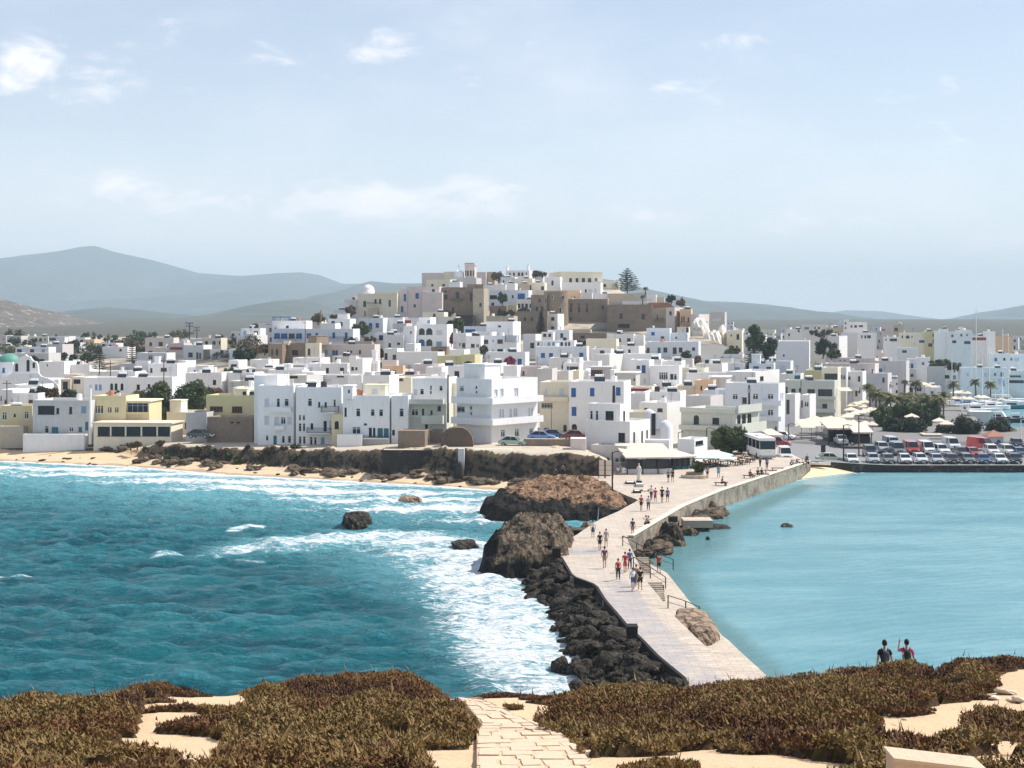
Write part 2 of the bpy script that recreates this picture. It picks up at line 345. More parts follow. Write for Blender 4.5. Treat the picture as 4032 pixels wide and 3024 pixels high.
hills('hills',[(-20,705),(60,698),(100,686),(125,676),(170,672),(230,664),(260,666),(330,672),(400,680),(440,692),(470,684),(520,668),(570,655),(600,650),(640,647),(690,655),(740,672),(820,700),(900,715)],3400,1000,'hillside',seed=5)
hills('hills',[(-300,560),(-100,618),(0,646),(20,652),(35,660),(60,668),(85,680),(110,688),(130,700),(165,712),(200,722),(260,735)],1500,420,'rocky_hillside',seed=6,n=300)
# ------------------------------------------------------------------ causeway, plaza and quay
CWL=[(78,9.6),(87,10.1),(92.6,9.1),(98.5,8.4),(101.7,7.9),(106,7.5),(112,6.9),(118,6.6),(122,4.9),(132,4.3),(143,5.5),(158,9.4),(165,12.0),(175,15),(190,12),(203,9),(215,12),(235,14.5),(262,15)]
CWR=[(78,14.3),(87,13.5),(105.5,11.7),(120,11.0),(143,11.2),(144,11.9),(167,19.4),(183,26.1),(199,34),(214,41.3),(222,45),(262,45)]
def cwL(Y):return np.interp(Y,[p[0]for p in CWL],[p[1]for p in CWL])
def cwR(Y):return np.interp(Y,[p[0]for p in CWR],[p[1]for p in CWR])
groundmat('paving',(.48,.415,.345),.12,.5,[(None,(.40,.34,.29),.8,.50,.60,.5,2.2),(None,(.66,.56,.44),1.1,.56,.64,.5,2.2),('wet',(.36,.335,.34),.55,.86,1.06,.7,1.6)],rough=.55,bump=.5,bscale=3,spec=.6)
# flagstone joints
pm=MATS['paving'];t_=pm.node_tree;b_=t_.nodes['Principled BSDF'];src=b_.inputs['Base Color'].links[0].from_socket
br=t_.nodes.new('ShaderNodeTexBrick');br.inputs['Scale'].default_value=1;br.inputs['Brick Width'].default_value=1.1;br.inputs['Row Height'].default_value=.62;br.inputs['Mortar Size'].default_value=.035
br.inputs['Color1'].default_value=(1,1,1,1);br.inputs['Color2'].default_value=(.80,.78,.76,1);br.inputs['Mortar'].default_value=(.42,.40,.38,1)
tcx=t_.nodes.new('ShaderNodeTexCoord');t_.links.new(tcx.outputs['Object'],br.inputs['Vector'])
mu=t_.nodes.new('ShaderNodeMix');mu.data_type='RGBA';mu.blend_type='MULTIPLY';mu.inputs[0].default_value=.45
t_.links.new(src,mu.inputs[6]);t_.links.new(br.outputs[0],mu.inputs[7]);t_.links.new(mu.outputs[2],b_.inputs['Base Color'])
wa=t_.nodes.new('ShaderNodeAttribute');wa.attribute_name='wet';rr=t_.nodes.new('ShaderNodeMapRange');rr.inputs[1].default_value=.1;rr.inputs[2].default_value=.6;rr.inputs[3].default_value=.8;rr.inputs[4].default_value=.42
t_.links.new(wa.outputs['Fac'],rr.inputs[0]);t_.links.new(rr.outputs[0],b_.inputs['Roughness'])
def pz(x,Y):return 1.9-.8*sstep(41,60,x)
def slab(name,ysta,fl,fr,nc,m_top,m_side,zbot=-1.5,wetf=None):
    X=np.stack([np.linspace(fl(y),fr(y),nc)for y in ysta]);Yv=np.repeat(np.array(ysta)[:,None],nc,1)
    Z=pz(X,Yv)+(fbm(X,Yv,2.5,3,12)-.5)*.10*(Yv<200)
    top=np.stack([X,Yv,Z],-1);nr=len(ysta)
    v=[top.reshape(-1,3)];f=[gridfaces(nr,nc)]
    idx=np.arange(nr*nc).reshape(nr,nc);loop=np.concatenate([idx[0,:],idx[1:,-1],idx[-1,-2::-1],idx[-2:0:-1,0]])
    low=v[0][loop].copy();low[:,2]=zbot;k=nr*nc;L_=len(loop)
    j=np.arange(L_);f.append(np.stack([loop[(j+1)%L_],loop[j],k+j,k+(j+1)%L_],-1))
    wet=wetf(X,Yv).reshape(-1)if wetf else np.zeros(nr*nc)
    o=bigmesh(name,np.concatenate(v+[low]),np.concatenate(f),[m_top,m_side],dict(wet=np.concatenate([wet,np.zeros(L_)])),smooth=False)
    mi=np.zeros(len(o.data.polygons),np.int32);mi[len(f[0]):]=1;o.data.polygons.foreach_set('material_index',mi)
    return tag(o,kind='structure')
slab('causeway',np.arange(78,262.1,1.0),cwL,cwR,22,'paving','seawall_stone',
     wetf=lambda X,Y:(1-sstep(112,150,Y))*.48*(1-.8*sstep(.62,.9,(X-cwL(Y))/(cwR(Y)-cwL(Y))))+.45*(1-sstep(0,4,np.abs(Y-136)))*(X<9))
slab('quay',[226,232,238,244,250,256,262],lambda y:45,lambda y:175,60,'asphalt','dark_stone')
# lower landing along the calm side
LPR=[(80,17.6),(93,16.1),(105,15.0),(118,14.2),(131,13.8),(137,12.6),(142,11.4)]
def lz():pass
def lower(name):
    ysta=np.arange(80,142.1,1.0);nc=8
    X=np.stack([np.linspace(cwR(y)-.02,np.interp(y,[p[0]for p in LPR],[p[1]for p in LPR]),nc)for y in ysta]);Yv=np.repeat(ysta[:,None],nc,1)
    Z=.7+(fbm(X,Yv,2,3,12)-.5)*.12;nr=len(ysta);top=np.stack([X,Yv,Z],-1).reshape(-1,3)
    idx=np.arange(nr*nc).reshape(nr,nc);loop=np.concatenate([idx[0,:],idx[1:,-1],idx[-1,-2::-1],idx[-2:0:-1,0]]);low=top[loop].copy();low[:,2]=-1.5;k=nr*nc;j=np.arange(len(loop))
    f=np.concatenate([gridfaces(nr,nc),np.stack([loop[(j+1)%len(loop)],loop[j],k+j,k+(j+1)%len(loop)],-1)])
    o=bigmesh(name,np.concatenate([top,low]),f,['paving','seawall_stone'],dict(wet=np.zeros(nr*nc+len(loop))),smooth=False);return tag(o,kind='structure')
lower('landing_path')
# small sandy beach by the quay
bx_,by_=np.meshgrid(np.arange(38,73,.5),np.arange(205,226.1,.5))
bz=-.35+1.2*sstep(0,1,(by_-(np.interp(bx_,[38,41,45,50,56,60,73],[212,214.5,218.5,223,228,231,240])))/7+.25)+(fbm(bx_,by_,1.5,3,3)-.5)*.06
groundmat('beach_sand',(.70,.52,.33),.08,.5,[(None,(.55,.41,.26),.8,.6,.7,1,1)],bump=.3,bscale=6)
tag(bigmesh('beach',np.stack([bx_,by_,bz],-1).reshape(-1,3),gridfaces(*bx_.shape),'beach_sand'),kind='structure')
# ------------------------------------------------------------------ the sea
def poly_dist(x,y,pts):
    d=np.full(x.shape,1e9);prm=np.zeros(x.shape)
    for i in range(len(pts)-1):
        (x0,y0),(x1,y1)=pts[i][:2],pts[i+1][:2];dx,dy=x1-x0,y1-y0
        t=np.clip(((x-x0)*dx+(y-y0)*dy)/(dx*dx+dy*dy),0,1);dd=np.hypot(x-x0-t*dx,y-y0-t*dy)
        w_=pts[i][2]+(pts[i+1][2]-pts[i][2])*t if len(pts[i])>2 else 1
        better=dd/w_<d;d=np.where(better,dd/w_,d)
    return d
def SP(lst,z=0):
    """polyline given in photo overview pixels (2212 wide) dropped on the water; third value is a half width in metres"""
    return[onz(a*1.8228,b*1.8228,z)+((w_,))for a,b,w_ in lst]
sx,sy=np.arange(-105,150,.38),np.arange(58,300,.38)
SX,SY=np.meshgrid(sx,sy)
rough_=1-sstep(-1.5,1.5,SX-np.interp(SY,[60,87,112,132,150,175,200,300],[8,11,7.5,6,8,14,20,30]))
dsh=shoreY(SX)-SY
rub=poly_dist(SX,SY,[(9,80,1),(6,87,1),(3.5,98,1),(1.5,110,1),(-1,122,1),(-3,134,1),(-2,146,1),(4,152,1),(9,158,1)])
f1=poly_dist(SX,SY,SP([(520,1187,2.5),(600,1180,4),(700,1172,5),(800,1166,6),(880,1168,6.5),(950,1190,7.5),(1020,1225,7),(1080,1265,6),(1130,1310,5),(1160,1380,4.5),(1200,1440,4)]))
f2=poly_dist(SX,SY,SP([(0,1012,9),(200,1020,10),(400,1030,11),(600,1050,11),(800,1070,13),(900,1085,13),(1000,1095,12),(1080,1110,9)]))
f3=poly_dist(SX,SY,SP([(490,1145,.8),(520,1141,1.6),(560,1134,.9)]))
f4=poly_dist(SX,SY,SP([(330,1208,.7),(380,1205,1.2),(440,1200,.8),(520,1210,1.2),(560,1214,.8)]))
f5=poly_dist(SX,SY,SP([(0,1246,.8),(40,1243,1.1),(80,1240,.6)]))
wx=SX+9*(fbm(SX,SY,16,4,40)-.5);wy=SY+11*(fbm(SX,SY,18,4,41)-.5)
def wave(x,y,ang,lam,ph,sharp=1.6):
    th=(x*math.cos(ang)+y*math.sin(ang))*2*math.pi/lam+ph
    return(.5+.5*np.sin(th))**sharp*2-1
amp=.55+.9*fbm(SX,SY,22,3,50)
H=(.07*wave(wx,wy,1.45,15,0,2.0)+.07*wave(wx,wy,1.15,6.9,1,1.8)+.09*wave(wx,wy,1.9,4.1,2)+.07*wave(wx,wy,.8,2.9,3)+.06*wave(wx,wy,1.6,1.9,5)+.42*(fbm(SX,SY*1.6,3.6,4,60)-.5)+.80*(fbm(SX*.7,SY*1.3,1.5,2,66)-.5))*amp
calm=.05*(fbm(SX,SY,2.5,4,61)-.5)+.012*wave(wx,wy,2.0,1.6,2)
br_=np.exp(-(f1*1.1)**2)*.55*(SY>100)+np.exp(-f3**2)*.35
edge=sstep(58,66,SY)*(1-sstep(285,298,SY))*sstep(-104,-98,SX)*(1-sstep(142,149,SX))
shoal=np.clip(dsh/14,.12,1)*np.where(rough_>.5,1,1)
Hs=(H*rough_*shoal+calm*(1-rough_)+br_*rough_*(.5+.8*(fbm(SX,SY,2,3,70)-.2)))*edge-.05*(1-edge)
beachf=1-sstep(0,5,dsh)
foam=np.maximum.reduce([.64*beachf+.1,.62*np.exp(-(f2*.80)**2)+.20*wave(wx,wy,1.5,9,1)*np.exp(-(f2*.7)**2),.66*np.exp(-(f1*.85)**2)*(.60+.6*fbm(SX,SY,5,3,83))+.10*wave(wx,wy,2.2,5,1)*np.exp(-f1),.64*np.exp(-(np.clip(rub-3.0,0,99)/4.8)**2)*(.70+.48*fbm(SX,SY,5,3,81)),.6*np.exp(-f3**2),.5*np.exp(-f4**2),.52*np.exp(-f5**2)])
foam=foam+.30*sstep(.40,.75,H/amp)*(.4+1.1*(fbm(SX,SY,14,2,77)-.35))*np.clip(foam*2+.25,0,1)
foam=foam*rough_
# thin surf line on the calm side
bd=np.abs(SY-np.interp(SX,[38,41,45,50,56,60,73],[212,214.5,218.5,223,228,231,240])+.6)
foam=foam+(1-rough_)*(.50*np.exp(-(bd/.5)**2)*((SX>40)&(SX<64)))
shal=np.clip(np.maximum.reduce([foam*1.15,.95*np.exp(-(np.clip(dsh,0,99)/52)**2),.85*np.exp(-(f1*.5)**2)]),0,1)*rough_+(1-rough_)*0
calmc=1-rough_
m=bpy.data.materials.new('sea_water');m.use_nodes=True;t=m.node_tree;b=t.nodes['Principled BSDF'];L=t.links.new;MATS['sea_water']=m
def AT(n):
    a=t.nodes.new('ShaderNodeAttribute');a.attribute_name=n;return a.outputs['Fac']
def NO(sc,sx=1,sy=1,det=8,rot=0,dist=0):
    c=t.nodes.new('ShaderNodeTexCoord');mp=t.nodes.new('ShaderNodeMapping');mp.inputs['Scale'].default_value=(sx,sy,1);mp.inputs['Rotation'].default_value=(0,0,rot);L(c.outputs['Object'],mp.inputs[0])
    n=t.nodes.new('ShaderNodeTexNoise');n.inputs['Scale'].default_value=sc;n.inputs['Detail'].default_value=det;n.inputs['Roughness'].default_value=.62;n.inputs['Distortion'].default_value=dist;L(mp.outputs[0],n.inputs['Vector']);return n.outputs[0]
def MA(op,a,b_=None):
    n=t.nodes.new('ShaderNodeMath');n.operation=op
    for i,v in enumerate((a,b_)):
        if v is None:continue
        if isinstance(v,(int,float)):n.inputs[i].default_value=v
        else:L(v,n.inputs[i])
    return n.outputs[0]
def MXC(fac,a,b_):
    n=t.nodes.new('ShaderNodeMix');n.data_type='RGBA';L(fac,n.inputs[0])
    for i,v in((6,a),(7,b_)):
        if isinstance(v,tuple):n.inputs[i].default_value=list(v)+[1]
        else:L(v,n.inputs[i])
    return n.outputs[2]
def SM(v,lo,hi,o0=0,o1=1):
    n=t.nodes.new('ShaderNodeMapRange');n.interpolation_type='SMOOTHSTEP';n.inputs[1].default_value=lo;n.inputs[2].default_value=hi;n.inputs[3].default_value=o0;n.inputs[4].default_value=o1;L(v,n.inputs[0]);return n.outputs[0]
deep=MXC(SM(NO(.06,1,2),.35,.65),(.003,.068,.096),(.010,.130,.160))
deep=MXC(SM(MA('ADD',AT('crest'),MA('MULTIPLY',NO(1.3,1,3.0,10,.1,.6),1.3)),.85,1.55),deep,(.040,.19,.235))
deep=MXC(SM(AT('shallow'),.15,.95),deep,(.13,.36,.42))
calmcol=MXC(SM(NO(.05,1,2.5),.35,.7),(.12,.29,.345),(.20,.375,.42))
calmcol=MXC(SM(NO(.9,1,3.5,8),.50,.72,0,.45),calmcol,(.10,.24,.31))
calmcol=MXC(SM(AT('nearrock'),.2,.9),calmcol,(.10,.22,.24))
col=MXC(AT('calm'),deep,calmcol)
fn=MA('ADD',AT('foam'),MA('SUBTRACT',MA('ADD',MA('MULTIPLY',NO(.62,1,2.6,12,.15,1.0),1.25),MA('MULTIPLY',NO(1.8,1,2.0,10,0,.8),.7)),.975))
fmask=SM(fn,.33,.68)
L(MXC(fmask,col,(.74,.79,.83)),b.inputs['Base Color'])
L(SM(fmask,0,1,.13,.85),b.inputs['Roughness'])
b.inputs['IOR'].default_value=1.33;b.inputs['Specular IOR Level'].default_value=.15
bp=t.nodes.new('ShaderNodeBump');bp.inputs['Distance'].default_value=.25
L(SM(AT('calm'),0,1,.85,.45),bp.inputs['Strength']);L(MA('ADD',MA('MULTIPLY',NO(1.1,1,2.4,12,.15,.6),3.2),MA('MULTIPLY',fmask,.25)),bp.inputs['Height']);L(bp.outputs[0],b.inputs['Normal'])
nearrock=np.clip(1.1-poly_dist(SX,SY,[(17,80,3),(16.5,95,2.5),(14.5,120,2),(14,140,4.5),(19,152,5),(22,165,4),(30,183,2.5),(42,208,2)])*.8,0,1)
sea=bigmesh('sea',np.stack([SX,SY,Hs],-1).reshape(-1,3),gridfaces(*SX.shape),m,dict(foam=foam,shallow=shal,calm=calmc,nearrock=nearrock,crest=np.clip(H/(amp*1.1)+.35,0,1)*rough_))
tag(sea,kind='structure')
ox,oy=np.meshgrid(np.array([-9000,-2000,-500,-105.2,148,400,2000,9000.]),np.array([-300,-60,30,58.3,297,560,3000,12000.]))
oz=np.full(ox.shape,-.06);oc=(ox>20).astype(float)
of=gridfaces(*ox.shape);keep=[i for i in range(len(of))if not(i%7==3 and i//7==3)]
far=bigmesh('sea',np.stack([ox,oy,oz],-1).reshape(-1,3),of[keep],m,dict(foam=oc*0,shallow=oc*0,calm=oc,nearrock=oc*0,crest=oc*0));tag(far,kind='structure')
# ------------------------------------------------------------------ haze
hz=bpy.data.materials.new('haze_air');hz.use_nodes=True;t=hz.node_tree;t.nodes.remove(t.nodes['Principled BSDF'])
pv=t.nodes.new('ShaderNodeVolumePrincipled');pv.inputs['Color'].default_value=(.66,.86,1.0,1);pv.inputs['Density'].default_value=1.6e-4;pv.inputs['Anisotropy'].default_value=0
t.links.new(pv.outputs[0],t.nodes['Material Output'].inputs['Volume']);MATS['haze_air']=hz
hb=MB().bx(-8500,8500,-250,11900,-3,455).build('haze',hz);tag(hb,kind='stuff',label='pale air that fades the far hills to blue')
# ------------------------------------------------------------------ foreground knoll
BR=[(-400,2775),(0,2750),(270,2722),(500,2700),(620,2680),(900,2690),(1276,2665),(1550,2645),(1750,2690),(2000,2682),(2370,2700),(2640,2705),(2900,2675),(3100,2680),(3250,2650),(3400,2625),(3650,2600),(3850,2590),(4032,2570),(4400,2540)]
BA=[(p[0]-CX)/F for p in BR];BZ=[CH-(p[1]-HY)/F*44-.38 for p in BR]
def Zf(x,Y):
    x=np.asarray(x,float);Y=np.asarray(Y,float)
    zb=np.interp(x/np.maximum(Y,18),BA,BZ)
    near=np.where(Y<20,17+(20-Y)*.23,17+(zb-17)*np.clip((Y-20)/24,0,1))
    back=zb-.37*(Y-44)-.006*np.clip(Y-44,0,60)**2*.5
    z=np.where(Y<=44,near,back)+(fbm(x,Y,5,3,21)-.5)*.35*np.clip((Y-16)/10,0,1)+(fbm(x,Y,.9,3,22)-.5)*.10
    side=np.clip((np.abs(x)-30)/20,0,3);z=z-side*side*6
    return np.maximum(z,-1.5)
def Zfs(x,Y):return float(Zf(np.array([x]),np.array([Y]))[0])
groundmat('sandy_earth',(.60,.435,.28),.12,.8,[(None,(.50,.36,.24),1.4,.56,.68,1,1),(None,(.72,.60,.46),7,.63,.68,1,1),(None,(.30,.22,.15),11,.68,.71,1,1)],bump=.6,bscale=7)
gx,gy=np.meshgrid(np.concatenate([np.arange(-60,-20,1.2),np.arange(-20,21,.22),np.arange(21.2,60,1.2)]),np.concatenate([np.arange(-6,16,1),np.arange(16,50,.2),np.arange(50,100,1.2)]))
gz=Zf(gx,gy)
tag(bigmesh('ground',np.stack([gx,gy,gz],-1).reshape(-1,3),gridfaces(*gx.shape),'sandy_earth'),kind='structure')
_fy=np.arange(14,45,.05)
def onf(px,py):
    """overview pixel (2212 wide) -> point on the knoll"""
    px*=1.8228;py*=1.8228;x=(px-CX)/F*_fy;z=CH-(py-HY)/F*_fy;k=np.nonzero(z<=Zf(x,_fy))[0];i=k[0]if len(k)else len(_fy)-1
    return Vector((x[i],_fy[i],float(Zfs(x[i],_fy[i]))))
SANDP=[[(285,1585),(315,1500),(430,1488),(530,1492),(540,1540),(430,1562),(335,1590)],
         [(130,1700),(200,1630),(300,1585),(360,1575),(450,1585),(510,1600),(450,1650),(370,1700)],
         [(935,1512),(960,1492),(1010,1500),(1100,1502),(1240,1498),(1225,1525),(1140,1560),(1110,1590),(1170,1622),(1270,1580),(1290,1600),(1280,1630),(1400,1618),(1500,1605),(1600,1610),(1700,1625),(1800,1640),(1920,1660),(1900,1720),(1000,1720),(900,1640),(915,1615),(1040,1612),(1060,1585),(1030,1545)],
         [(1885,1475),(1990,1460),(2120,1484),(2135,1535),(2060,1560),(1905,1550)],
         [(1800,1575),(1880,1545),(2010,1532),(2110,1545),(2050,1595),(1975,1625),(1850,1618)],
         [(1965,1432),(2045,1426),(2030,1462)],[(2120,1480),(2180,1440),(2280,1420),(2280,1500),(2120,1530)],
         [(1930,1700),(1950,1625),(2050,1600),(2260,1570),(2260,1700)],[(2140,1520),(2260,1480),(2260,1545)],
         [(940,1490),(1005,1486),(1100,1538),(1215,1590),(1310,1730),(1020,1730),(1018,1592),(1035,1578),(1000,1545)]]
def inpoly(px,py,poly):
    r=np.zeros(px.shape,bool);n=len(poly)
    for i in range(n):
        x0,y0=poly[i];x1,y1=poly[(i+1)%n]
        if y0==y1:continue
        c=((y0>py)!=(y1>py))&(px<(x1-x0)*(py-y0)/(y1-y0)+x0);r ^=c
    return r
def cellbump(x,Y,sc,seed):
    """rounded domes on jittered cells: height 0..1 and a random number per dome"""
    x=np.asarray(x,float)/sc;y=np.asarray(Y,float)/sc;xi=np.floor(x).astype(int);yi=np.floor(y).astype(int);best=np.zeros(x.shape);rid=np.zeros(x.shape)
    for dx in(-1,0,1):
        for dy in(-1,0,1):
            a,b=(xi+dx+seed*37)&511,(yi+dy+seed*91)&511;j1,j2,j3=_tab[a,b],_tab[b,a],_tab[(a+7)&511,(b+13)&511]
            d2=((x-xi-dx-.5-.7*(j1-.5))**2+(y-yi-dy-.5-.7*(j2-.5))**2)/(.50+.35*j3)**2;h=np.sqrt(np.clip(1-d2,0,1))*(.55+.45*j3);m=h>best;best=np.where(m,h,best);rid=np.where(m,j3,rid)
    return best,rid
def sandmask(x,Y):
    z=Zf(x,Y);px=(CX+x/Y*F)/1.8228;py=(HY+(CH-z)/Y*F)/1.8228
    qx=px+14*(fbm(x,Y,.8,3,88)-.5)*2;qy=py-9+7*(fbm(x,Y,.8,3,89)-.5)*2
    s=np.zeros(x.shape,bool)
    for p in SANDP:s|=inpoly(qx,qy,p)
    s|=(fbm(x,Y,2.2,3,120)<.345);cb,cr_1=cellbump(x,Y,.8,5)
    return s&~((cb>.35)&(cr_1>.86)&~inpoly(px,py,SANDP[-1]))
# scrub: a low mat of twiggy brown-green bushes, too dense to count
def softsand(x,Y,r=.38):
    t=0
    for k in range(6):
        a=k*math.pi/3;t=t+sandmask(x+r*math.cos(a),Y+1.6*r*math.sin(a)).astype(float)
    return t/6
def scrubh(x,Y):
    e_=1-.8*softsand(x,Y)
    b_=fbm(x,Y,2.6,3,90);c_=np.maximum(cellbump(x,Y,1.7,1)[0],.70*cellbump(x,Y,.9,2)[0])
    return((.17+.50*sstep(.34,.68,b_))*(.04+1.20*c_)+.02)*e_*np.interp(np.asarray(Y,float),[20,32,44],[1,.78,.62])
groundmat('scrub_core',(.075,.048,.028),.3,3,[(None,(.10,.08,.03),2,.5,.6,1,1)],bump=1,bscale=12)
def leafmat():
    m=bpy.data.materials.new('scrub_leaf');m.use_nodes=True;t=m.node_tree;b=t.nodes['Principled BSDF'];b.inputs['Roughness'].default_value=.8;b.inputs['Specular IOR Level'].default_value=.2
    a=t.nodes.new('ShaderNodeAttribute');a.attribute_name='tint';cr=t.nodes.new('ShaderNodeValToRGB');t.links.new(a.outputs['Fac'],cr.inputs[0])
    e=cr.color_ramp.elements;e[0].position=0;e[0].color=(.050,.026,.015,1);e[1].position=1;e[1].color=(.23,.155,.065,1)
    for p,c in((.3,(.155,.072,.034,1)),(.55,(.175,.100,.036,1)),(.80,(.165,.135,.040,1)),(.85,(.19,.115,.055,1))):
        k=e.new(p);k.color=c
    t.links.new(cr.outputs[0],b.inputs['Base Color']);MATS['scrub_leaf']=m
leafmat()
def scrub_leaves(x,Y,h,base,seed,size,tint):
    """one narrow triangle per sprig"""
    rs=np.random.RandomState(seed);n=len(x)
    u=rs.rand(n)**.5;z=base+h*(.30+.76*u)
    a=rs.rand(n)*2*np.pi;el=rs.rand(n)*1.2+.25
    L_=size*(.6+.9*rs.rand(n));d=np.stack([np.cos(a)*np.cos(el),np.sin(a)*np.cos(el),np.sin(el)],-1)*L_[:,None]
    b2=a+np.pi/2;s=np.stack([np.cos(b2),np.sin(b2),rs.rand(n)-.5],-1)*(L_*.33)[:,None]
    p=np.stack([x,Y,z],-1);V=np.stack([p-s,p+s,p+d],1).reshape(-1,3)
    return V,np.arange(3*n).reshape(-1,3),np.repeat(np.clip(tint+(rs.rand(n)-.5)*.55,0,1),3)
rs=np.random.RandomState(5)
NL=1500000
yy=17+32*rs.rand(NL)**.85;xx=(rs.rand(NL)*2-1)*.43*yy
ok=~sandmask(xx,yy);xx,yy=xx[ok],yy[ok]
ed=1.0
hh=scrubh(xx,yy);gap=(vnoise(xx,yy,.42,111)<.25)&(rs.rand(len(xx))<.7);xx,yy,hh=xx[~gap],yy[~gap],hh[~gap];tn=.16+.30*np.clip((40-yy)/18,0,1)+.80*(fbm(xx,yy,2.6,3,97)-.42)+.60*(cellbump(xx,yy,1.7,1)[1]-.5)+.40*(cellbump(xx,yy,1.7,1)[0]-.5)
V,Fc,tint=scrub_leaves(xx,yy,hh,Zf(xx,yy),6,.055,tn)
tw=rs.rand(len(xx))<.006;V2_,_,t2=scrub_leaves(xx[tw],yy[tw],hh[tw]*1.25,Zf(xx[tw],yy[tw]),8,.17,tn[tw]+.35)
tw_s=V2_.reshape(-1,3,3);mid_=(tw_s[:,0]+tw_s[:,1])/2;tw_s[:,0]=mid_+(tw_s[:,0]-mid_)*.25;tw_s[:,1]=mid_+(tw_s[:,1]-mid_)*.25
V=np.concatenate([V,tw_s.reshape(-1,3)]);tint=np.concatenate([tint,t2]);Fc=np.arange(len(V)).reshape(-1,3)
sc=bigmesh('scrub',V,Fc,'scrub_leaf',dict(tint=tint),smooth=False)
tag(sc,kind='stuff',label='low brown and olive heath scrub covering the sandy knoll',cat='scrub')
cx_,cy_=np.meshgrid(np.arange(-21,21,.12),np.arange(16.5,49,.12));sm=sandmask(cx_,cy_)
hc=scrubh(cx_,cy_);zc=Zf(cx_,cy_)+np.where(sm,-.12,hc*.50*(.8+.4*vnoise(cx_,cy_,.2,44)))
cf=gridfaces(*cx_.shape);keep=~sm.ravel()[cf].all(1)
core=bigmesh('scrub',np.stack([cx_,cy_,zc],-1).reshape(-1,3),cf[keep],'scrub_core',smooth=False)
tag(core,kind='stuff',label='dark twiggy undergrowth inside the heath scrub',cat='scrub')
# flagstone path down the knoll
groundmat('path_stone',(.60,.47,.345),.10,1.2,[(None,(.52,.41,.31),3,.6,.7,1,1)],bump=.5,bscale=9)
pl=[(952,1500),(985,1512),(1012,1535),(1042,1575),(1030,1592),(1030,1625),(1030,1659),(1030,1720)]
pr=[(1000,1497),(1045,1518),(1095,1542),(1165,1574),(1205,1592),(1245,1618),(1275,1659),(1310,1720)]
mb=MB();rw=random.Random(4)
def lerpl(pts,t):k=min(int(t*(len(pts)-1)),len(pts)-2);f=t*(len(pts)-1)-k;return(pts[k][0]*(1-f)+pts[k+1][0]*f,pts[k][1]*(1-f)+pts[k+1][1]*f)
NRW=26;Lw=[onf(*lerpl(pl,i/NRW))for i in range(NRW+1)];Rw=[onf(*lerpl(pr,i/NRW))for i in range(NRW+1)]
for i in range(NRW):
    cuts=[0];
    while cuts[-1]<1:cuts.append(cuts[-1]+rw.uniform(.16,.38))
    cuts[-1]=1
    for a,c in zip(cuts[:-1],cuts[1:]):
        g=.018;q=[Lw[i].lerp(Rw[i],a+g),Lw[i].lerp(Rw[i],c-g),Lw[i+1].lerp(Rw[i+1],c-g),Lw[i+1].lerp(Rw[i+1],a+g)]
        q=[q[0].lerp(q[3],.05),q[1].lerp(q[2],.05),q[2].lerp(q[1],.03),q[3].lerp(q[0],.03)]
        dz=.095+rw.uniform(-.008,.012);top=[p+Vector((rw.uniform(-.02,.02),rw.uniform(-.02,.02),dz))for p in q];bot=[p-Vector((0,0,.3))for p in q]
        mb.add(top+bot,[(0,1,2,3),(1,0,4,5),(2,1,5,6),(3,2,6,7),(0,3,7,4)])
for i in range(NRW): # bedding between the flags
    q=[Lw[i],Rw[i],Rw[i+1],Lw[i+1]];mb.add([p+Vector((0,0,.084))for p in q]+[p-Vector((0,0,.35))for p in q],[(0,1,2,3),(1,0,4,5),(2,1,5,6),(3,2,6,7),(0,3,7,4)],1)
tag(mb.build('path',['path_stone','sandy_earth']),kind='structure')
# ------------------------------------------------------------------ house builder
OX=OY=0.0;OS=1.0
CROPS=dict(A=(0,1150,1000/2212),B=(900,1150,800/2212),C=(1300,1000,800/2212),D=(2000,1000,800/2212),E=(2700,1000,800/2212),F=(3232,1200,800/2212),
             G=(900,1400,800/2212),H=(1500,1400,800/2212),I=(2100,1400,800/2212),J=(2700,1400,800/2212),K=(1700,1800,1400/2212),O=(0,0,4032/2212))
def crop(k):
    global OX,OY,OS
    OX,OY,OS=CROPS[k]
def gx_(p):return OX+p*OS
def gy_(p):return OY+p*OS
HOUSES=[] # (root, px0, py0, px1, py1, info) for labels
OCC=np.full((756,1008),1e9);OWN=np.zeros((756,1008),int) # nearest explicit depth per 4x4 block of photo pixels
def occ_rect(x0,y0,x1,y1):return slice(max(0,int(y0/4)),max(1,min(756,int(y1/4)+1))),slice(max(0,int(x0/4)),max(1,min(1008,int(x1/4)+1)))
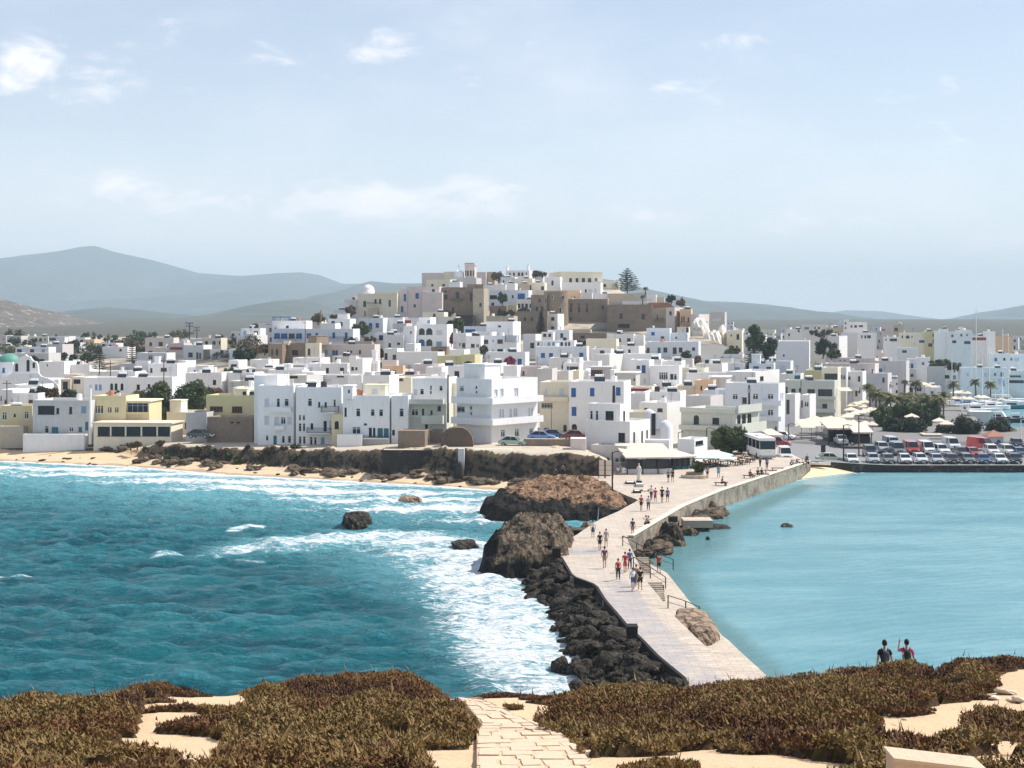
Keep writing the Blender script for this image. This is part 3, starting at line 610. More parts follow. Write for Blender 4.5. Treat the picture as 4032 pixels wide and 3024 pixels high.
def face_poly(mb,O,u,W_,z0,z1,holes,nin,rev=.2,mi=0):
    """upright rectangle O + t*u, z0..z1 with openings cut through and reveals going in along nin"""
    ts=sorted({0,W_,*[min(max(h[i],0),W_)for h in holes for i in(0,1)]});zs=sorted({z0,z1,*[min(max(h[i],z0),z1)for h in holes for i in(2,3)]})
    P=lambda t,z,d=0:(O[0]+u[0]*t+nin[0]*d,O[1]+u[1]*t+nin[1]*d,z)
    for i in range(len(ts)-1):
        for j in range(len(zs)-1):
            tm,zm=(ts[i]+ts[i+1])/2,(zs[j]+zs[j+1])/2
            if any(h[0]<tm<h[1]and h[2]<zm<h[3]for h in holes):continue
            if ts[i+1]-ts[i]<1e-4 or zs[j+1]-zs[j]<1e-4:continue
            mb.add([P(ts[i],zs[j]),P(ts[i+1],zs[j]),P(ts[i+1],zs[j+1]),P(ts[i],zs[j+1])],[(0,1,2,3)],mi)
    for h in holes:
        t0,t1,a0,a1=h[:4]
        mb.add([P(t0,a0),P(t1,a0),P(t1,a1),P(t0,a1),P(t0,a0,rev),P(t1,a0,rev),P(t1,a1,rev),P(t0,a1,rev)],[(0,1,5,4),(1,2,6,5),(2,3,7,6),(3,0,4,7)],mi)
        if len(h)>4 and h[4]: # round head: fill the two corners
            r=(t1-t0)/2;c=(t0+t1)/2;zc=a1-min(r,(a1-a0)*.6);ry=a1-zc
            for sgn in(-1,1):
                pts=[P(c+sgn*r,a1,.01)]+[P(c+sgn*r*math.cos(k*math.pi/10),zc+ry*math.sin(k*math.pi/10),.01)for k in range(6)]
                mb.add(pts,[tuple(range(7))],mi)
KM=dict(w='white_paint',b='blue_paint',r='brown_wood',p='pale_shutter',t='teal_paint',g='grey_metal',l='pale_blue_paint',e='red_paint',k='dark_metal')
def opening(parent,O,u,nin,h,kind,pxw,zb,small=False):
    t0,t1,z0,z1=h[:4];w_=t1-t0;hh=z1-z0;k=kind[0];arch='a' in kind[1:]
    fr=min(.09,w_*.1);U=Vector((u[0],u[1],0));N=Vector((nin[0],nin[1],0));Zv=Vector((0,0,1));O=Vector((O[0],O[1],0))
    c=lambda t,z,d:O+U*t+N*d+Zv*z
    nm='door' if(hh>1.75 and w_<1.7 and hh/w_>1.6)else 'window'
    m1=MB()
    if k=='d':
        m1.box(c((t0+t1)/2,(z0+z1)/2,.19),U*(w_/2),N*.01,Zv*(hh/2));m1.build(nm,'dark_void',parent);return
    fm=KM.get(k,'white_paint');d=.10
    closed=k in 'blpet'
    for a,b_ in((t0+fr/2,0),(t1-fr/2,0)):m1.box(c(a,(z0+z1)/2,d),U*(fr/2),N*.035,Zv*(hh/2))
    for z_ in(z0+fr/2,z1-fr/2):m1.box(c((t0+t1)/2,z_,d),U*(w_/2-fr-.001),N*.035,Zv*(fr/2))
    if w_>.75:m1.box(c((t0+t1)/2,(z0+z1)/2,d),U*(fr*.45),N*.03,Zv*(hh/2-fr-.002))
    if w_>1.7:
        for f in(.25,.75):m1.box(c(t0+w_*f,(z0+z1)/2,d),U*(fr*.45),N*.03,Zv*(hh/2-fr-.002))
    if nm=='window' and hh>.8:m1.box(c((t0+t1)/2,z0+hh*.72,d),U*(w_/2-fr-.003),N*.026,Zv*(fr*.4))
    if nm=='window' and not small:m1.box(c((t0+t1)/2,z0-.04,-.03),U*(w_/2+.06),N*.06,Zv*.04)
    pane=MB();pane.box(c((t0+t1)/2,(z0+z1)/2,d+.045),U*(w_/2-fr*.6),N*.008,Zv*(hh/2-fr*.6))
    pm_=fm if closed else 'glass'
    if pxw<13 or small:
        k0=len(m1.f);m1.add(pane.v,pane.f,1);m1.build(nm,[fm,pm_],parent)
    else:
        o=m1.build(nm,fm,parent);pane.build('shutter' if closed else 'pane',pm_,o)
def balc(parent,O,u,nout,t0,t1,z0,z1,dep,kind,m):
    U=Vector((u[0],u[1],0));N=Vector((nout[0],nout[1],0));Zv=Vector((0,0,1));O=Vector((O[0],O[1],0));c=lambda t,z,d:O+U*t+N*d+Zv*z
    b_=MB();mid=(t0+t1)/2;hw=(t1-t0)/2
    b_.box(c(mid,z0+.08,dep/2),U*hw,N*(dep/2),Zv*.08)
    if kind=='s':
        b_.box(c(mid,(z0+z1)/2+.08,dep-.06),U*(hw-.002),N*.06,Zv*((z1-z0)/2-.08))
        for t_ in(t0+.06,t1-.06):b_.box(c(t_,(z0+z1)/2+.08,dep/2-.06),U*.058,N*(dep/2-.062),Zv*((z1-z0)/2-.082))
        b_.build('balcony',m,parent)
    else:
        o=b_.build('balcony',m,parent);r_=MB();n_=max(3,int((t1-t0)/.16))
        for z_ in(z1-.03,z0+.24):r_.box(c(mid,z_,dep-.05),U*hw,N*.02,Zv*.025)
        for i in range(n_+1):r_.box(c(t0+.02+(t1-t0-.04)*i/n_,(z0+z1)/2+.05,dep-.05),U*.018,N*.014,Zv*((z1-z0)/2-.08))
        for t_ in(t0+.02,t1-.02):
            r_.box(c(t_,z1-.03,dep/2),U*.018,N*(dep/2),Zv*.025)
            for i in range(4):r_.box(c(t_,(z0+z1)/2+.05,dep*(i+.5)/4),U*.014,N*.018,Zv*((z1-z0)/2-.08))
        r_.build('railing','dark_metal' if kind=='r' else 'white_paint',o)
def geom(a,b,c,th,Y):
    """near corner b; th >= 0 shows the right side (b..c), th < 0 the left side (a..b)"""
    t=R(abs(th));A,B_,C_=[(p-CX)/F if p is not None else None for p in(a,b,c)];xk=B_*Y
    if th>=0:
        uf=(-math.cos(t),math.sin(t));us=(math.sin(t),math.cos(t));f_,s_2=A,C_
    else:
        uf=(math.cos(t),math.sin(t));us=(-math.sin(t),math.cos(t));f_,s_2=C_,A
    sol=lambda q,u:(q*Y-xk)/(u[0]-q*u[1])
    wF=sol(f_,uf);wS=sol(s_2,us)if s_2 is not None else None
    return xk,uf,us,wF,wS
def hs(a,b,c,top,base,th=10,m='white_plaster',W=(),S=(),bal=(),cab=(),Y=None,d=None,label=None,cat='house',name='house',roof=None,par=.45,ext=None,group='whitewashed houses of the old town',hidden=True,roofpar=True,dome=None,clutter=True,raw=False,parapet=True):
    if not raw:
        a,b,c=gx_(a),gx_(b),(gx_(c)if c is not None else None);top,base=gy_(top),gy_(base)
        W=[(gx_(q[0]),gy_(q[1]),gx_(q[2]),gy_(q[3]))+tuple(q[4:])for q in W];S=[(gx_(q[0]),gy_(q[1]),gx_(q[2]),gy_(q[3]))+tuple(q[4:])for q in S]
        bal=[(q[0],q[1],gx_(q[2]),gy_(q[3]),gx_(q[4]),gy_(q[5]),q[6])for q in bal]
    if Y is None:Y=hit((a+b)/2,base)
    sc_=F/Y
    if th>=0:xk,uf,us,wF,wS=geom(a,b,c,th,Y)
    else:xk,uf,us,wF,wS=geom(a,b,c,th,Y)
    if d is not None:wS=d
    if wS is None:wS=7.0
    wS=min(max(wS,1.5),26)
    zt=CH-(top-HY)/F*Y;zb=CH-(base-HY)/F*Y
    cor=[(xk,Y),(xk+uf[0]*wF,Y+uf[1]*wF),(xk+uf[0]*wF+us[0]*wS,Y+uf[1]*wF+us[1]*wS),(xk+us[0]*wS,Y+us[1]*wS)]
    tz=T(np.array([p[0]for p in cor]),np.array([p[1]for p in cor]))
    zlow=min(zb,max(float(tz.min()),zb-12))-.3
    root=empty(name,(xk,Y,zlow));off=-Vector(root.location)
    def loc(mb):mb.v=[(p[0]+off[0],p[1]+off[1],p[2]+off[2])for p in mb.v];return mb
    def fproj(q,u):
        r=[]
        for px,py in((q[0],q[1]),(q[2],q[3])):
            A=(px-CX)/F;t=(A*Y-xk)/(u[0]-A*u[1]);yp=Y+t*u[1];r.append((t,CH-(py-HY)/F*yp))
        t0,t1=sorted((r[0][0],r[1][0]));z1=max(r[0][1],r[1][1]);z0=min(r[0][1],r[1][1]);return t0,t1,z0,z1
    def mk(Wl,u,wmax):
        o_=[]
        for q in Wl:
            t0,t1,z0,z1=fproj(q,u);k=q[4]if len(q)>4 else 'w'
            t0,t1=max(t0,.05),min(t1,wmax-.05);z0=max(z0,zlow+.45);z1=min(z1,zt-.15)
            if t1-t0>.12 and z1-z0>.12:o_.append(((t0,t1,z0,z1,'a' in k[1:]),k,q[2]-q[0]))
        return o_
    hF,hS=mk(W,uf,wF),mk(S,us,wS)
    th_=.22 if parapet else .0
    wall=MB();K=(xk,Y)
    nF=us;nS=uf # into the building from the front / from the side
    wall_=wall
    if parapet:zr=zt-par
    else:zr=zt
    face_poly(wall,K,uf,wF,zlow,zt,[h[0]for h in hF],nF)
    face_poly(wall,K,us,wS,zlow,zt,[h[0]for h in hS],nS)
    face_poly(wall,cor[3],uf,wF,zlow,zt,[],nF);face_poly(wall,cor[1],us,wS,zlow,zt,[],nS)
    if parapet:
        def inn(i,e):
            x,y=cor[i];su=(1,-1,-1,1)[i];ss=(1,1,-1,-1)[i];return(x+uf[0]*e*su+us[0]*e*ss,y+uf[1]*e*su+us[1]*e*ss)
        I4=[inn(i,.2)for i in range(4)]
        for i in range(4):
            j=(i+1)%4
            wall.add([(*cor[i],zt),(*cor[j],zt),(*I4[j],zt),(*I4[i],zt)],[(0,1,2,3)]);wall.add([(*I4[i],zt),(*I4[j],zt),(*I4[j],zr-.05),(*I4[i],zr-.05)],[(0,1,2,3)])
        rf=MB();e4=[inn(i,.1)for i in range(4)];rf.add([(*p,zr)for p in I4]+[(*p,zr-.12)for p in I4],[(0,1,2,3),(4,7,6,5),(0,4,5,1),(1,5,6,2),(2,6,7,3),(3,7,4,0)])
    else:
        rf=MB();e4=[(cor[i][0]+uf[0]*.25*(-1,1,1,-1)[i]+us[0]*.25*(-1,-1,1,1)[i],cor[i][1]+uf[1]*.25*(-1,1,1,-1)[i]+us[1]*.25*(-1,-1,1,1)[i])for i in range(4)]
        rf.add([(*p,zt+.22)for p in e4]+[(*p,zt+.002)for p in e4],[(0,1,2,3),(4,7,6,5),(0,4,5,1),(1,5,6,2),(2,6,7,3),(3,7,4,0)])
    loc(wall).build('wall',m,root);loc(rf).build('roof',roof or('roof_white' if parapet else m),root)
    ro=(off[0],off[1])
    Kl=(xk+off[0],Y+off[1])
    def shift(h):return(h[0],h[1],h[2]+off[2],h[3]+off[2])
    for h,k,pw in hF:opening(root,Kl,uf,nF,shift(h),k,pw,zlow)
    for h,k,pw in hS:opening(root,Kl,us,nS,shift(h),k,max(6,pw*1.0),zlow)
    for q in bal:
        face,kind,x0,y0,x1,y1,dep=q;u=uf if face=='F' else us;nn_=(-us[0],-us[1])if face=='F' else(-uf[0],-uf[1])
        t0,t1,z0,z1=fproj((x0,y0,x1,y1),u);balc(root,Kl,u,nn_,t0,t1,z0+off[2],z1+off[2],dep,kind,m)
    for q in cab: # roof cabins: (a, b, c, top, [windows], material, inset)
        ca,cb,cc=[gx_(v)if(v is not None and not raw)else v for v in q[:3]];ctop=q[3]if raw else gy_(q[3]);ins=q[6]if len(q)>6 else 1.5
        Yc=Y+ins;xk2,u2,s2,w2,d2=geom(ca,cb,cc,th,Yc);d2=min(max(d2 or 3,1.2),8);zc1=CH-(ctop-HY)/F*Yc
        cw=MB();hl=[]
        if zc1<zr+.3:continue
        for q2 in q[4]:
            q2=(gx_(q2[0]),gy_(q2[1]),gx_(q2[2]),gy_(q2[3]))+tuple(q2[4:])if not raw else q2
            r=[]
            for px,py in((q2[0],q2[1]),(q2[2],q2[3])):
                A=(px-CX)/F;t=(A*Yc-xk2)/(u2[0]-A*u2[1]);r.append((t,CH-(py-HY)/F*(Yc+t*u2[1])))
            t0,t1=sorted((r[0][0],r[1][0]));kk=q2[4]if len(q2)>4 else 'w';hl.append(((max(t0,.05),min(t1,w2-.05),max(min(r[0][1],r[1][1]),zr+.02),min(max(r[0][1],r[1][1]),zc1-.08),'a' in kk[1:]),kk))
        K2=(xk2,Yc);e=lambda t,s_3:(xk2+u2[0]*t+s2[0]*s_3,Yc+u2[1]*t+s2[1]*s_3)
        face_poly(cw,K2,u2,w2,zr-.1,zc1,[h[0]for h in hl],s2);face_poly(cw,K2,s2,d2,zr-.1,zc1,[],u2);face_poly(cw,e(0,d2),u2,w2,zr-.1,zc1,[],s2);face_poly(cw,e(w2,0),s2,d2,zr-.1,zc1,[],u2)
        cw.add([(*e(-.12,-.12),zc1),(*e(w2+.12,-.12),zc1),(*e(w2+.12,d2+.12),zc1),(*e(-.12,d2+.12),zc1)]+[(*e(-.12,-.12),zc1+.18),(*e(w2+.12,-.12),zc1+.18),(*e(w2+.12,d2+.12),zc1+.18),(*e(-.12,d2+.12),zc1+.18)],[(0,3,2,1),(4,5,6,7),(0,1,5,4),(1,2,6,5),(2,3,7,6),(3,0,4,7)])
        co=loc(cw).build('roof_cabin',q[5]if len(q)>5 and q[5]else m,root)
        for h,kk in hl:opening(co,(xk2+off[0],Yc+off[1]),u2,s2,(h[0],h[1],h[2]+off[2],h[3]+off[2]),kk,5,0,small=True)
    rr_=random.Random(int(a*7+top*13))
    if clutter and wF>3.5 and wS>3 and parapet:
        def on(t,s_3):return(xk+uf[0]*t+us[0]*s_3+off[0],Y+uf[1]*t+us[1]*s_3+off[1])
        if rr_.random()<.55:
            x,y=on(rr_.uniform(.6,wF-.6),rr_.uniform(.6,wS-.6));hgt=rr_.uniform(.7,1.5);g_=MB().bx(x-.25,x+.25,y-.2,y+.2,zr+off[2],zr+off[2]+hgt);g_.bx(x-.33,x+.33,y-.28,y+.28,zr+off[2]+hgt,zr+off[2]+hgt+.1);g_.build('chimney','white_plaster',root)
        if rr_.random()<.5:
            x,y=on(rr_.uniform(1.2,max(1.3,wF-1.2)),rr_.uniform(1,max(1.1,wS-1)));z=zr+off[2];g_=MB()
            g_.box((x,y,z+.55),(.9,0,0),(0,.45,.45),(0,-.03,.03));o_=g_.build('solar_panel','glass',root)
            g_=MB().tube([(x-.75,y+.55,z+1.15),(x+.75,y+.55,z+1.15)],.26,10)
            for q in(-.6,.6):g_.bx(x+q-.03,x+q+.03,y+.5,y+.56,z,z+1.0)
            g_.build('water_tank','white_paint',root)
        if rr_.random()<.6:
            x,y=on(rr_.uniform(.8,wF-.8),rr_.uniform(.8,wS-.8));z=zr+off[2];g_=MB().tube([(x,y,z),(x,y,z+2.4)],.03,5)
            for q in(1.6,1.9,2.2):g_.tube([(x-.5,y,z+q),(x+.5,y,z+q)],.015,4)
            g_.build('antenna','dark_metal',root)
        if rr_.random()<.3:
            x,y=on(rr_.uniform(1,wF-1),rr_.uniform(1,wS-1));z=zr+off[2];MB().lathe((x,y,z),[(.0,1.25),(.45,1.2),(.5,.9),(.5,0)],10).build('water_tank',rr_.choice(['white_paint','dark_metal','white_paint','white_paint','terracotta']),root)
    px0,px1=(min(a,b),max(b,c if c is not None else b))if th>=0 else(min(b,a if a is not None else b),max(b,c))
    r1,r2=occ_rect(px0,top,px1,base);sub=OCC[r1,r2];sub[sub>Y]=Y
    OWN[r1,r2]=1
    if group:root['group']=group
    root['category']=cat
    if label:root['label']=label
    HOUSES.append(dict(o=root,x=(px0+px1)/2,y=(top+base)/2,w=px1-px0,h=base-top,m=m,n=len(hF),st=max(1,round((zt-zb)/3.1)),label=label,cab=len(cab),bal=len(bal),roof=parapet,kinds=[k for _,k,_ in hF],Y=Y))
    return root,dict(K=(xk,Y),uf=uf,us=us,wF=wF,wS=wS,zt=zt,zr=zr,zb=zb,off=off,Y=Y,cor=cor)
def dome(parent,off,c,r,zb,drum=.5,m='clean_white',n=20,nm='dome'):
    g_=MB();c2=(c[0]+off[0],c[1]+off[1],zb+off[2]);prof=[(r*1.03,-.3),(r*1.03,drum),(r,drum)]+[(r*math.cos(t*math.pi/16),drum+r*math.sin(t*math.pi/16))for t in range(9)]
    g_.lathe(c2,prof,n);return g_.build(nm,m,parent,smooth=True)
# ================================================================== the houses, nearest rows first
# --- crop A: left shore
crop('A')
hs(0,280,None,990,1165,4,'yellow_plaster',[(18,1045,60,1115),(212,1040,250,1105),(120,1060,137,1085,'k')],Y=258,label='weathered yellow two-storey house with rust stains at the far left of the shore')
hs(285,790,None,943,1240,4,'grey_plaster',[(330,990,475,1065,'k'),(490,1010,515,1060,'k'),(602,1000,628,1060,'r'),(708,995,750,1050,'l'),(388,1165,425,1230,'w'),(450,1175,508,1228,'t'),(600,1170,640,1217),(683,1175,714,1217,'t'),(742,1130,770,1200,'t')],Y=252,label='pale grey two-storey shore house with a long crack down its wall',d=9)
hs(200,735,None,1240,1290,4,'clean_white',Y=249.5,d=.5,label='low white garden wall in front of the cracked grey house',cat='wall',name='garden_wall',group=None,clutter=False,par=.05)
r_,g=hs(800,1097,None,905,1140,4,'yellow_plaster',[(820,990,845,1057,'w'),(850,990,872,1057),(876,990,898,1057),(937,1003,952,1050),(955,1003,972,1050),(1000,1003,1014,1050),(1017,1003,1032,1050)],Y=254,label='ochre yellow two-storey house with peeling paint above the veranda restaurant',roof='roof_tan')
hs(1099,1300,None,955,1140,4,'yellow_plaster',[(1108,965,1290,1050,'g')],bal=[('F','s',1098,1045,1308,1060,.5)],Y=254.3,parapet=False,roof='cream_plaster',label='yellow wing with a covered upper terrace beside the ochre yellow house',clutter=False)
hs(815,1490,1590,1150,1275,6,'cream_plaster',[(850,1172,957,1255,'k'),(970,1172,1087,1255,'k'),(1100,1172,1224,1255,'k'),(1238,1172,1362,1255,'k'),(1375,1172,1480,1255,'k')],Y=247,d=6,parapet=False,roof='canvas',label='glazed veranda restaurant of five dark bays under a pale flat awning',cat='restaurant',name='veranda',group=None)
hs(1795,2330,None,900,1062,6,'olive_plaster',[(1828,995,1940,1040,'r'),(2020,995,2110,1050,'r'),(2140,1010,2170,1050,'p')],cab=[(2050,2150,2200,850,[(2112,865,2145,900,'r')],'cream_plaster')],Y=251,label='olive yellow house with brown shuttered windows left of the big blue-white block',roof='roof_tan')
hs(1620,1800,None,1050,1242,4,'grey_plaster',Y=247,d=7,label='roofless grey ruin wall above the beach beside the olive yellow house',cat='ruin',name='ruined_house',group=None,clutter=False,par=2,roof='roof_tan')
hs(1803,2200,2255,1092,1250,10,'castle_stone',[(2005,1130,2035,1145,'d'),(2060,1130,2090,1145,'d')],Y=243,d=6,label='low dark stone storehouse behind the parked car by the beach',cat='storehouse',name='stone_storehouse',group=None,clutter=False,roof='grey_plaster')
# church at the left edge
r_,g=hs(-60,510,None,760,860,2,'clean_white',Y=300,d=10,cat='church',name='church',group=None,clutter=False,par=.1,label='white church with a green dome, scalloped gable and arched bell wall')
O=g['off'];K=Vector((0,298.9,0))
def flat(pts,Y,thick,off,m,nm,parent,holes=()):
    """upright outline given in crop pixels at distance Y, with real thickness"""
    P3=[PT(gx_(x),gy_(y),Y)+off for x,y in pts];n=len(P3);mb=MB();Bk=[p+Vector((0,thick,0))for p in P3]
    mb.add(P3+Bk,[tuple(range(n)),tuple(range(2*n-1,n-1,-1))]+[(i,n+i,n+(i+1)%n,(i+1)%n)for i in range(n)]);o=mb.build(nm,m,parent)
    for h in holes:
        x0,y0,x1,y1=h[:4];q=MB();a_,b__=PT(gx_(x0),gy_(y1),Y)+off,PT(gx_(x1),gy_(y0),Y)+off;w_=b__.x-a_.x;hh=b__.z-a_.z-w_/2
        pts_=[(a_.x,a_.z),(b__.x,a_.z)]+[(a_.x+w_/2+w_/2*math.cos(t*math.pi/8),a_.z+hh+w_/2*math.sin(t*math.pi/8))for t in range(9)]
        k_=len(pts_);q.add([(x,a_.y-.02,z)for x,z in pts_]+[(x,a_.y+.03,z)for x,z in pts_],[tuple(range(k_))]+[(i,(i+1)%k_,k_+(i+1)%k_,k_+i)for i in range(k_)]);q.build('opening','dark_void' if len(h)<5 else h[4],o)
    return o
flat([(-60,770),(0,752),(60,735),(100,705),(335,705),(360,735),(420,752),(470,780),(505,815),(512,850),(-60,850)],299.6,.5,O,'clean_white','gable',r_)
flat([(110,704),(112,640),(125,610),(148,605),(160,575),(185,565),(205,555),(222,543),(240,560),(262,562),(275,585),(290,600),(318,608),(330,640),(334,704)],300.4,.7,O,'clean_white','bell_wall',r_,[(132,622,158,692),(182,612,205,692,'white_paint'),(232,590,258,692),(284,612,305,662)])
hs(-40,112,None,612,712,2,'cool_white',[(20,660,42,700,'b')],Y=306,d=8,label='pale blue drum building carrying the green church dome',cat='church',name='church',group=None,clutter=False)
p=PT(gx_(78),gy_(612),310);dr=empty('church_dome',(p.x,p.y,p.z-.3));tag(dr,'green weathered church dome above the pale blue drum','dome')
mat('green_copper',(.10,.27,.22),var=.2,scale=1.2,rough=.6);g_=MB();rD=97*OS/F*310
g_.lathe((0,0,.3),[(rD,0)]+[(rD*math.cos(t*math.pi/20),rD*.82*math.sin(t*math.pi/20))for t in range(11)],24);g_.build('dome_shell','green_copper',dr,smooth=True);MB().lathe((0,0,0),[(rD*1.04,-2.5),(rD*1.04,.3),(0,.3)],24).build('drum','cool_white',dr)
# white rows behind the shore on the left
hs(345,500,None,655,790,6,W=[(442,708,475,770,'k')]);hs(500,780,None,680,760,6,'clean_white')
hs(340,560,None,605,665,6,W=[(405,625,418,650)],Y=330);hs(560,780,None,630,690,6,Y=333,W=[(600,645,612,665)])
hs(730,1115,None,745,900,5,'clean_white',[(778,805,800,850,'p'),(828,805,850,852,'l'),(862,805,886,852,'l'),(960,795,985,852,'ka'),(998,795,1023,852,'ka'),(1050,795,1075,852,'ka')],Y=292,label='white house with three dark arched windows in the left village row')
hs(1116,1500,1590,742,880,8,'clean_white',[(1190,805,1218,850,'r'),(1285,802,1310,838,'r')],Y=290,label='bright white house with two brown windows behind the dark tamarisk trees')
hs(530,612,None,760,860,5,'light_stone',[(545,780,590,850,'d')],Y=293);hs(612,730,None,740,870,5,'cream_plaster',[(640,760,700,800,'d')],Y=294,cab=[])
hs(780,1178,None,692,750,6,'white_plaster',Y=306,d=9);hs(1040,1180,None,622,700,6,'grey_plaster',[(1060,650,1080,690)])
hs(1180,1292,1300,600,742,6,'white_plaster',[(1258,685,1278,732,'ka'),(1182,692,1205,738,'ka')],Y=318);hs(1292,1545,None,622,745,6,'clean_white',[(1308,662,1328,700,'k'),(1400,660,1425,690,'k'),(1428,660,1452,690,'k')],Y=312,cab=[(1345,1385,1400,570,[])])
hs(1620,1872,1880,655,712,6,'clean_white',[(1685,678,1705,700,'wa'),(1750,680,1768,702,'wa'),(1820,680,1838,700,'wa')],Y=318)
hs(1615,1930,None,705,840,6,'white_plaster',[(1738,762,1768,812,'ka'),(1853,765,1882,806,'k')],Y=300);hs(1930,2210,None,700,800,6,'white_plaster',[(1995,755,2012,780,'l'),(2085,725,2150,770,'l')],Y=303,bal=[('F','r',1850,800,1945,838,.8)])
hs(2000,2180,2205,780,900,6,'white_plaster',Y=287);hs(0,110,None,850,985,4,'white_plaster',[(0,905,15,950),(35,935,60,975),(100,935,128,975)],Y=272,d=8)
hs(112,345,None,808,875,4,'clean_white',[(285,828,315,860,'r')],Y=280);hs(110,330,None,880,985,4,'white_plaster',[(150,900,168,960,'p'),(248,938,290,980,'r')],Y=270)
hs(1550,1620,None,600,760,6,'white_plaster',Y=330,W=[(1560,670,1590,720,'k')])
# upper left village
hs(1600,1772,None,462,612,8,'white_plaster',[(1640,527,1678,565,'k'),(1710,525,1728,585,'k'),(1735,530,1750,585,'k')],Y=410);hs(1772,1828,None,500,600,8,'castle_stone',Y=409,clutter=False);hs(1828,2048,2052,502,610,8,'clean_white',[(1978,530,1998,573,'ra'),(1850,535,1870,580,'p')],bal=[('F','r',1825,555,1890,590,.5)],Y=405)
hs(1755,1925,1980,400,500,8,'cream_plaster',[(1785,428,1812,455,'k'),(1850,428,1878,455,'k'),(1905,425,1918,455,'k')],Y=450)
hs(1870,2075,None,600,650,8,'clean_white',Y=395,d=9);hs(1200,1450,None,530,600,8,'white_plaster',[(1290,550,1330,590)],Y=420);hs(1465,1600,None,445,530,8,'pink_plaster',[(1480,480,1590,500,'e')],Y=455)
hs(0,55,None,378,445,5,'pink_plaster',[(20,400,35,420)],Y=620);hs(60,182,None,382,465,5,'grey_plaster',[(80,400,100,425,'ka'),(115,400,130,425,'ka'),(150,395,168,420,'k')],Y=600);hs(182,420,None,386,462,5,'cream_plaster',[(200,405,220,430),(300,400,325,430,'ka'),(340,400,365,430,'ka'),(385,400,400,425)],Y=610)
hs(425,600,None,385,450,5,'white_plaster',[(430,400,535,420,'r')],Y=590);hs(0,210,None,465,535,5,'cream_plaster',[(20,480,40,500),(65,480,85,500),(110,480,125,500),(40,512,60,530,'k'),(100,510,125,530,'k')],Y=540)
hs(722,820,None,412,480,5,'orange_plaster',[(745,430,765,450),(780,430,800,450)],Y=570,label='small ochre house alone among the fields above the left village')
hs(840,1010,None,445,520,8,'white_plaster',[(860,460,880,480,'k'),(950,460,970,480,'k')],Y=560);hs(890,1110,None,478,540,8,'white_plaster',[(1040,495,1060,515,'k')],Y=500)
# --- crop B
crop('B')
hs(475,840,None,312,540,8,'clean_white',[(503,385,521,412,'k'),(625,365,655,390,'k')],Y=428,cab=[(700,722,728,345,[],'clean_white',4)],label='tall white corner house with a pergola frame on its roof')
r_,g=hs(480,1355,1430,400,545,8,'cool_white',[(498,448,560,505,'b'),(570,450,640,505,'b'),(655,450,720,508,'k'),(735,450,800,508,'b'),(850,450,900,500,'b'),(945,445,975,478,'b'),(1130,440,1160,500,'b'),(1265,440,1295,500,'b')],bal=[('F','r',500,490,800,515,.8),('F','r',1100,485,1340,512,.8)],Y=420,d=None,label='long white block with a band of blue doors and balconies below the hill')
hs(85,310,425,470,610,20,'white_plaster',[(105,510,115,555),(122,510,132,555),(160,520,190,570,'k'),(252,525,268,555)],S=[(340,520,350,550)],Y=445)
hs(325,432,None,342,460,6,'white_plaster',Y=480,d=6);hs(438,475,None,330,540,6,'white_plaster',[(442,390,468,430,'r'),(450,495,470,535,'k')],Y=432)
hs(1000,1160,None,340,410,8,'clean_white',Y=462);hs(1085,1320,1385,290,400,12,'clean_white',[(1155,325,1180,368,'pa'),(1210,325,1242,368,'ka')],Y=470,cab=[(1185,1290,1320,240,[(1295,262,1306,285,'k')],'clean_white')])
hs(870,1000,None,302,345,8,'cream_plaster',Y=485)
hs(432,585,None,565,790,14,'castle_stone',[(465,620,480,690,'da'),(515,617,537,690,'da'),(472,755,500,785,'da'),(515,755,545,785,'da')],Y=372,label='brown stone house with four arched openings below the long blue-doored block',d=9,clutter=False)
hs(585,835,None,555,780,14,'castle_stone',[(612,635,640,680,'d'),(690,632,755,690,'d')],Y=374,d=8,label='dark stone ruin with a shadowed doorway joined to the brown stone house',cab=[(600,655,665,540,[],'cream_plaster',.4)],clutter=False)
hs(837,990,1010,555,720,14,'cream_plaster',[(862,615,888,688,'r'),(930,600,942,690,'p')],cab=[(870,958,1120,482,[],'castle_stone',1.5)],Y=370,label='cream house with a tall brown shutter and a stone roof room')
hs(1005,1590,1650,570,705,14,'pink_plaster',[(1047,630,1078,682,'l'),(1128,632,1156,682,'ba'),(1160,632,1190,682,'ba'),(1288,637,1312,662,'r'),(1322,637,1345,662,'k'),(1380,632,1408,672,'p'),(1418,632,1442,672,'r')],Y=376,label='long grey-pink house with a row of small shuttered windows left of the arcaded house')
hs(700,1000,None,715,785,12,'white_plaster',[(910,752,980,770,'k')],Y=350);hs(1130,1320,None,700,770,12,'grey_plaster',Y=352,W=[(1160,710,1180,735,'r')])
hs(1460,1625,1640,745,900,14,'clean_white',[(1480,760,1533,808),(1485,830,1515,865,'p')],Y=322,cab=[(1560,1605,1625,640,[],'clean_white',1)])
hs(1000,1295,None,778,892,10,'white_plaster',[(1060,825,1092,882,'r'),(1212,823,1257,882,'r')],Y=322);hs(1318,1460,None,722,905,12,'clean_white',[(1335,815,1365,852,'r'),(1375,815,1405,855)],Y=316,bal=[('F','s',1318,690,1395,760,.3)])
hs(855,995,None,775,892,12,'clean_white',[(880,812,915,862,'p')],Y=325);hs(560,850,None,785,850,10,'white_plaster',[(650,800,820,825,'r')],Y=335)
hs(660,850,860,905,1040,14,'grey_plaster',[(665,912,752,935,'k')],Y=262,d=8);hs(800,925,None,872,1000,12,'clean_white',[(808,888,850,918,'ka'),(862,895,895,935,'ea'),(855,955,920,985,'k')],Y=285)
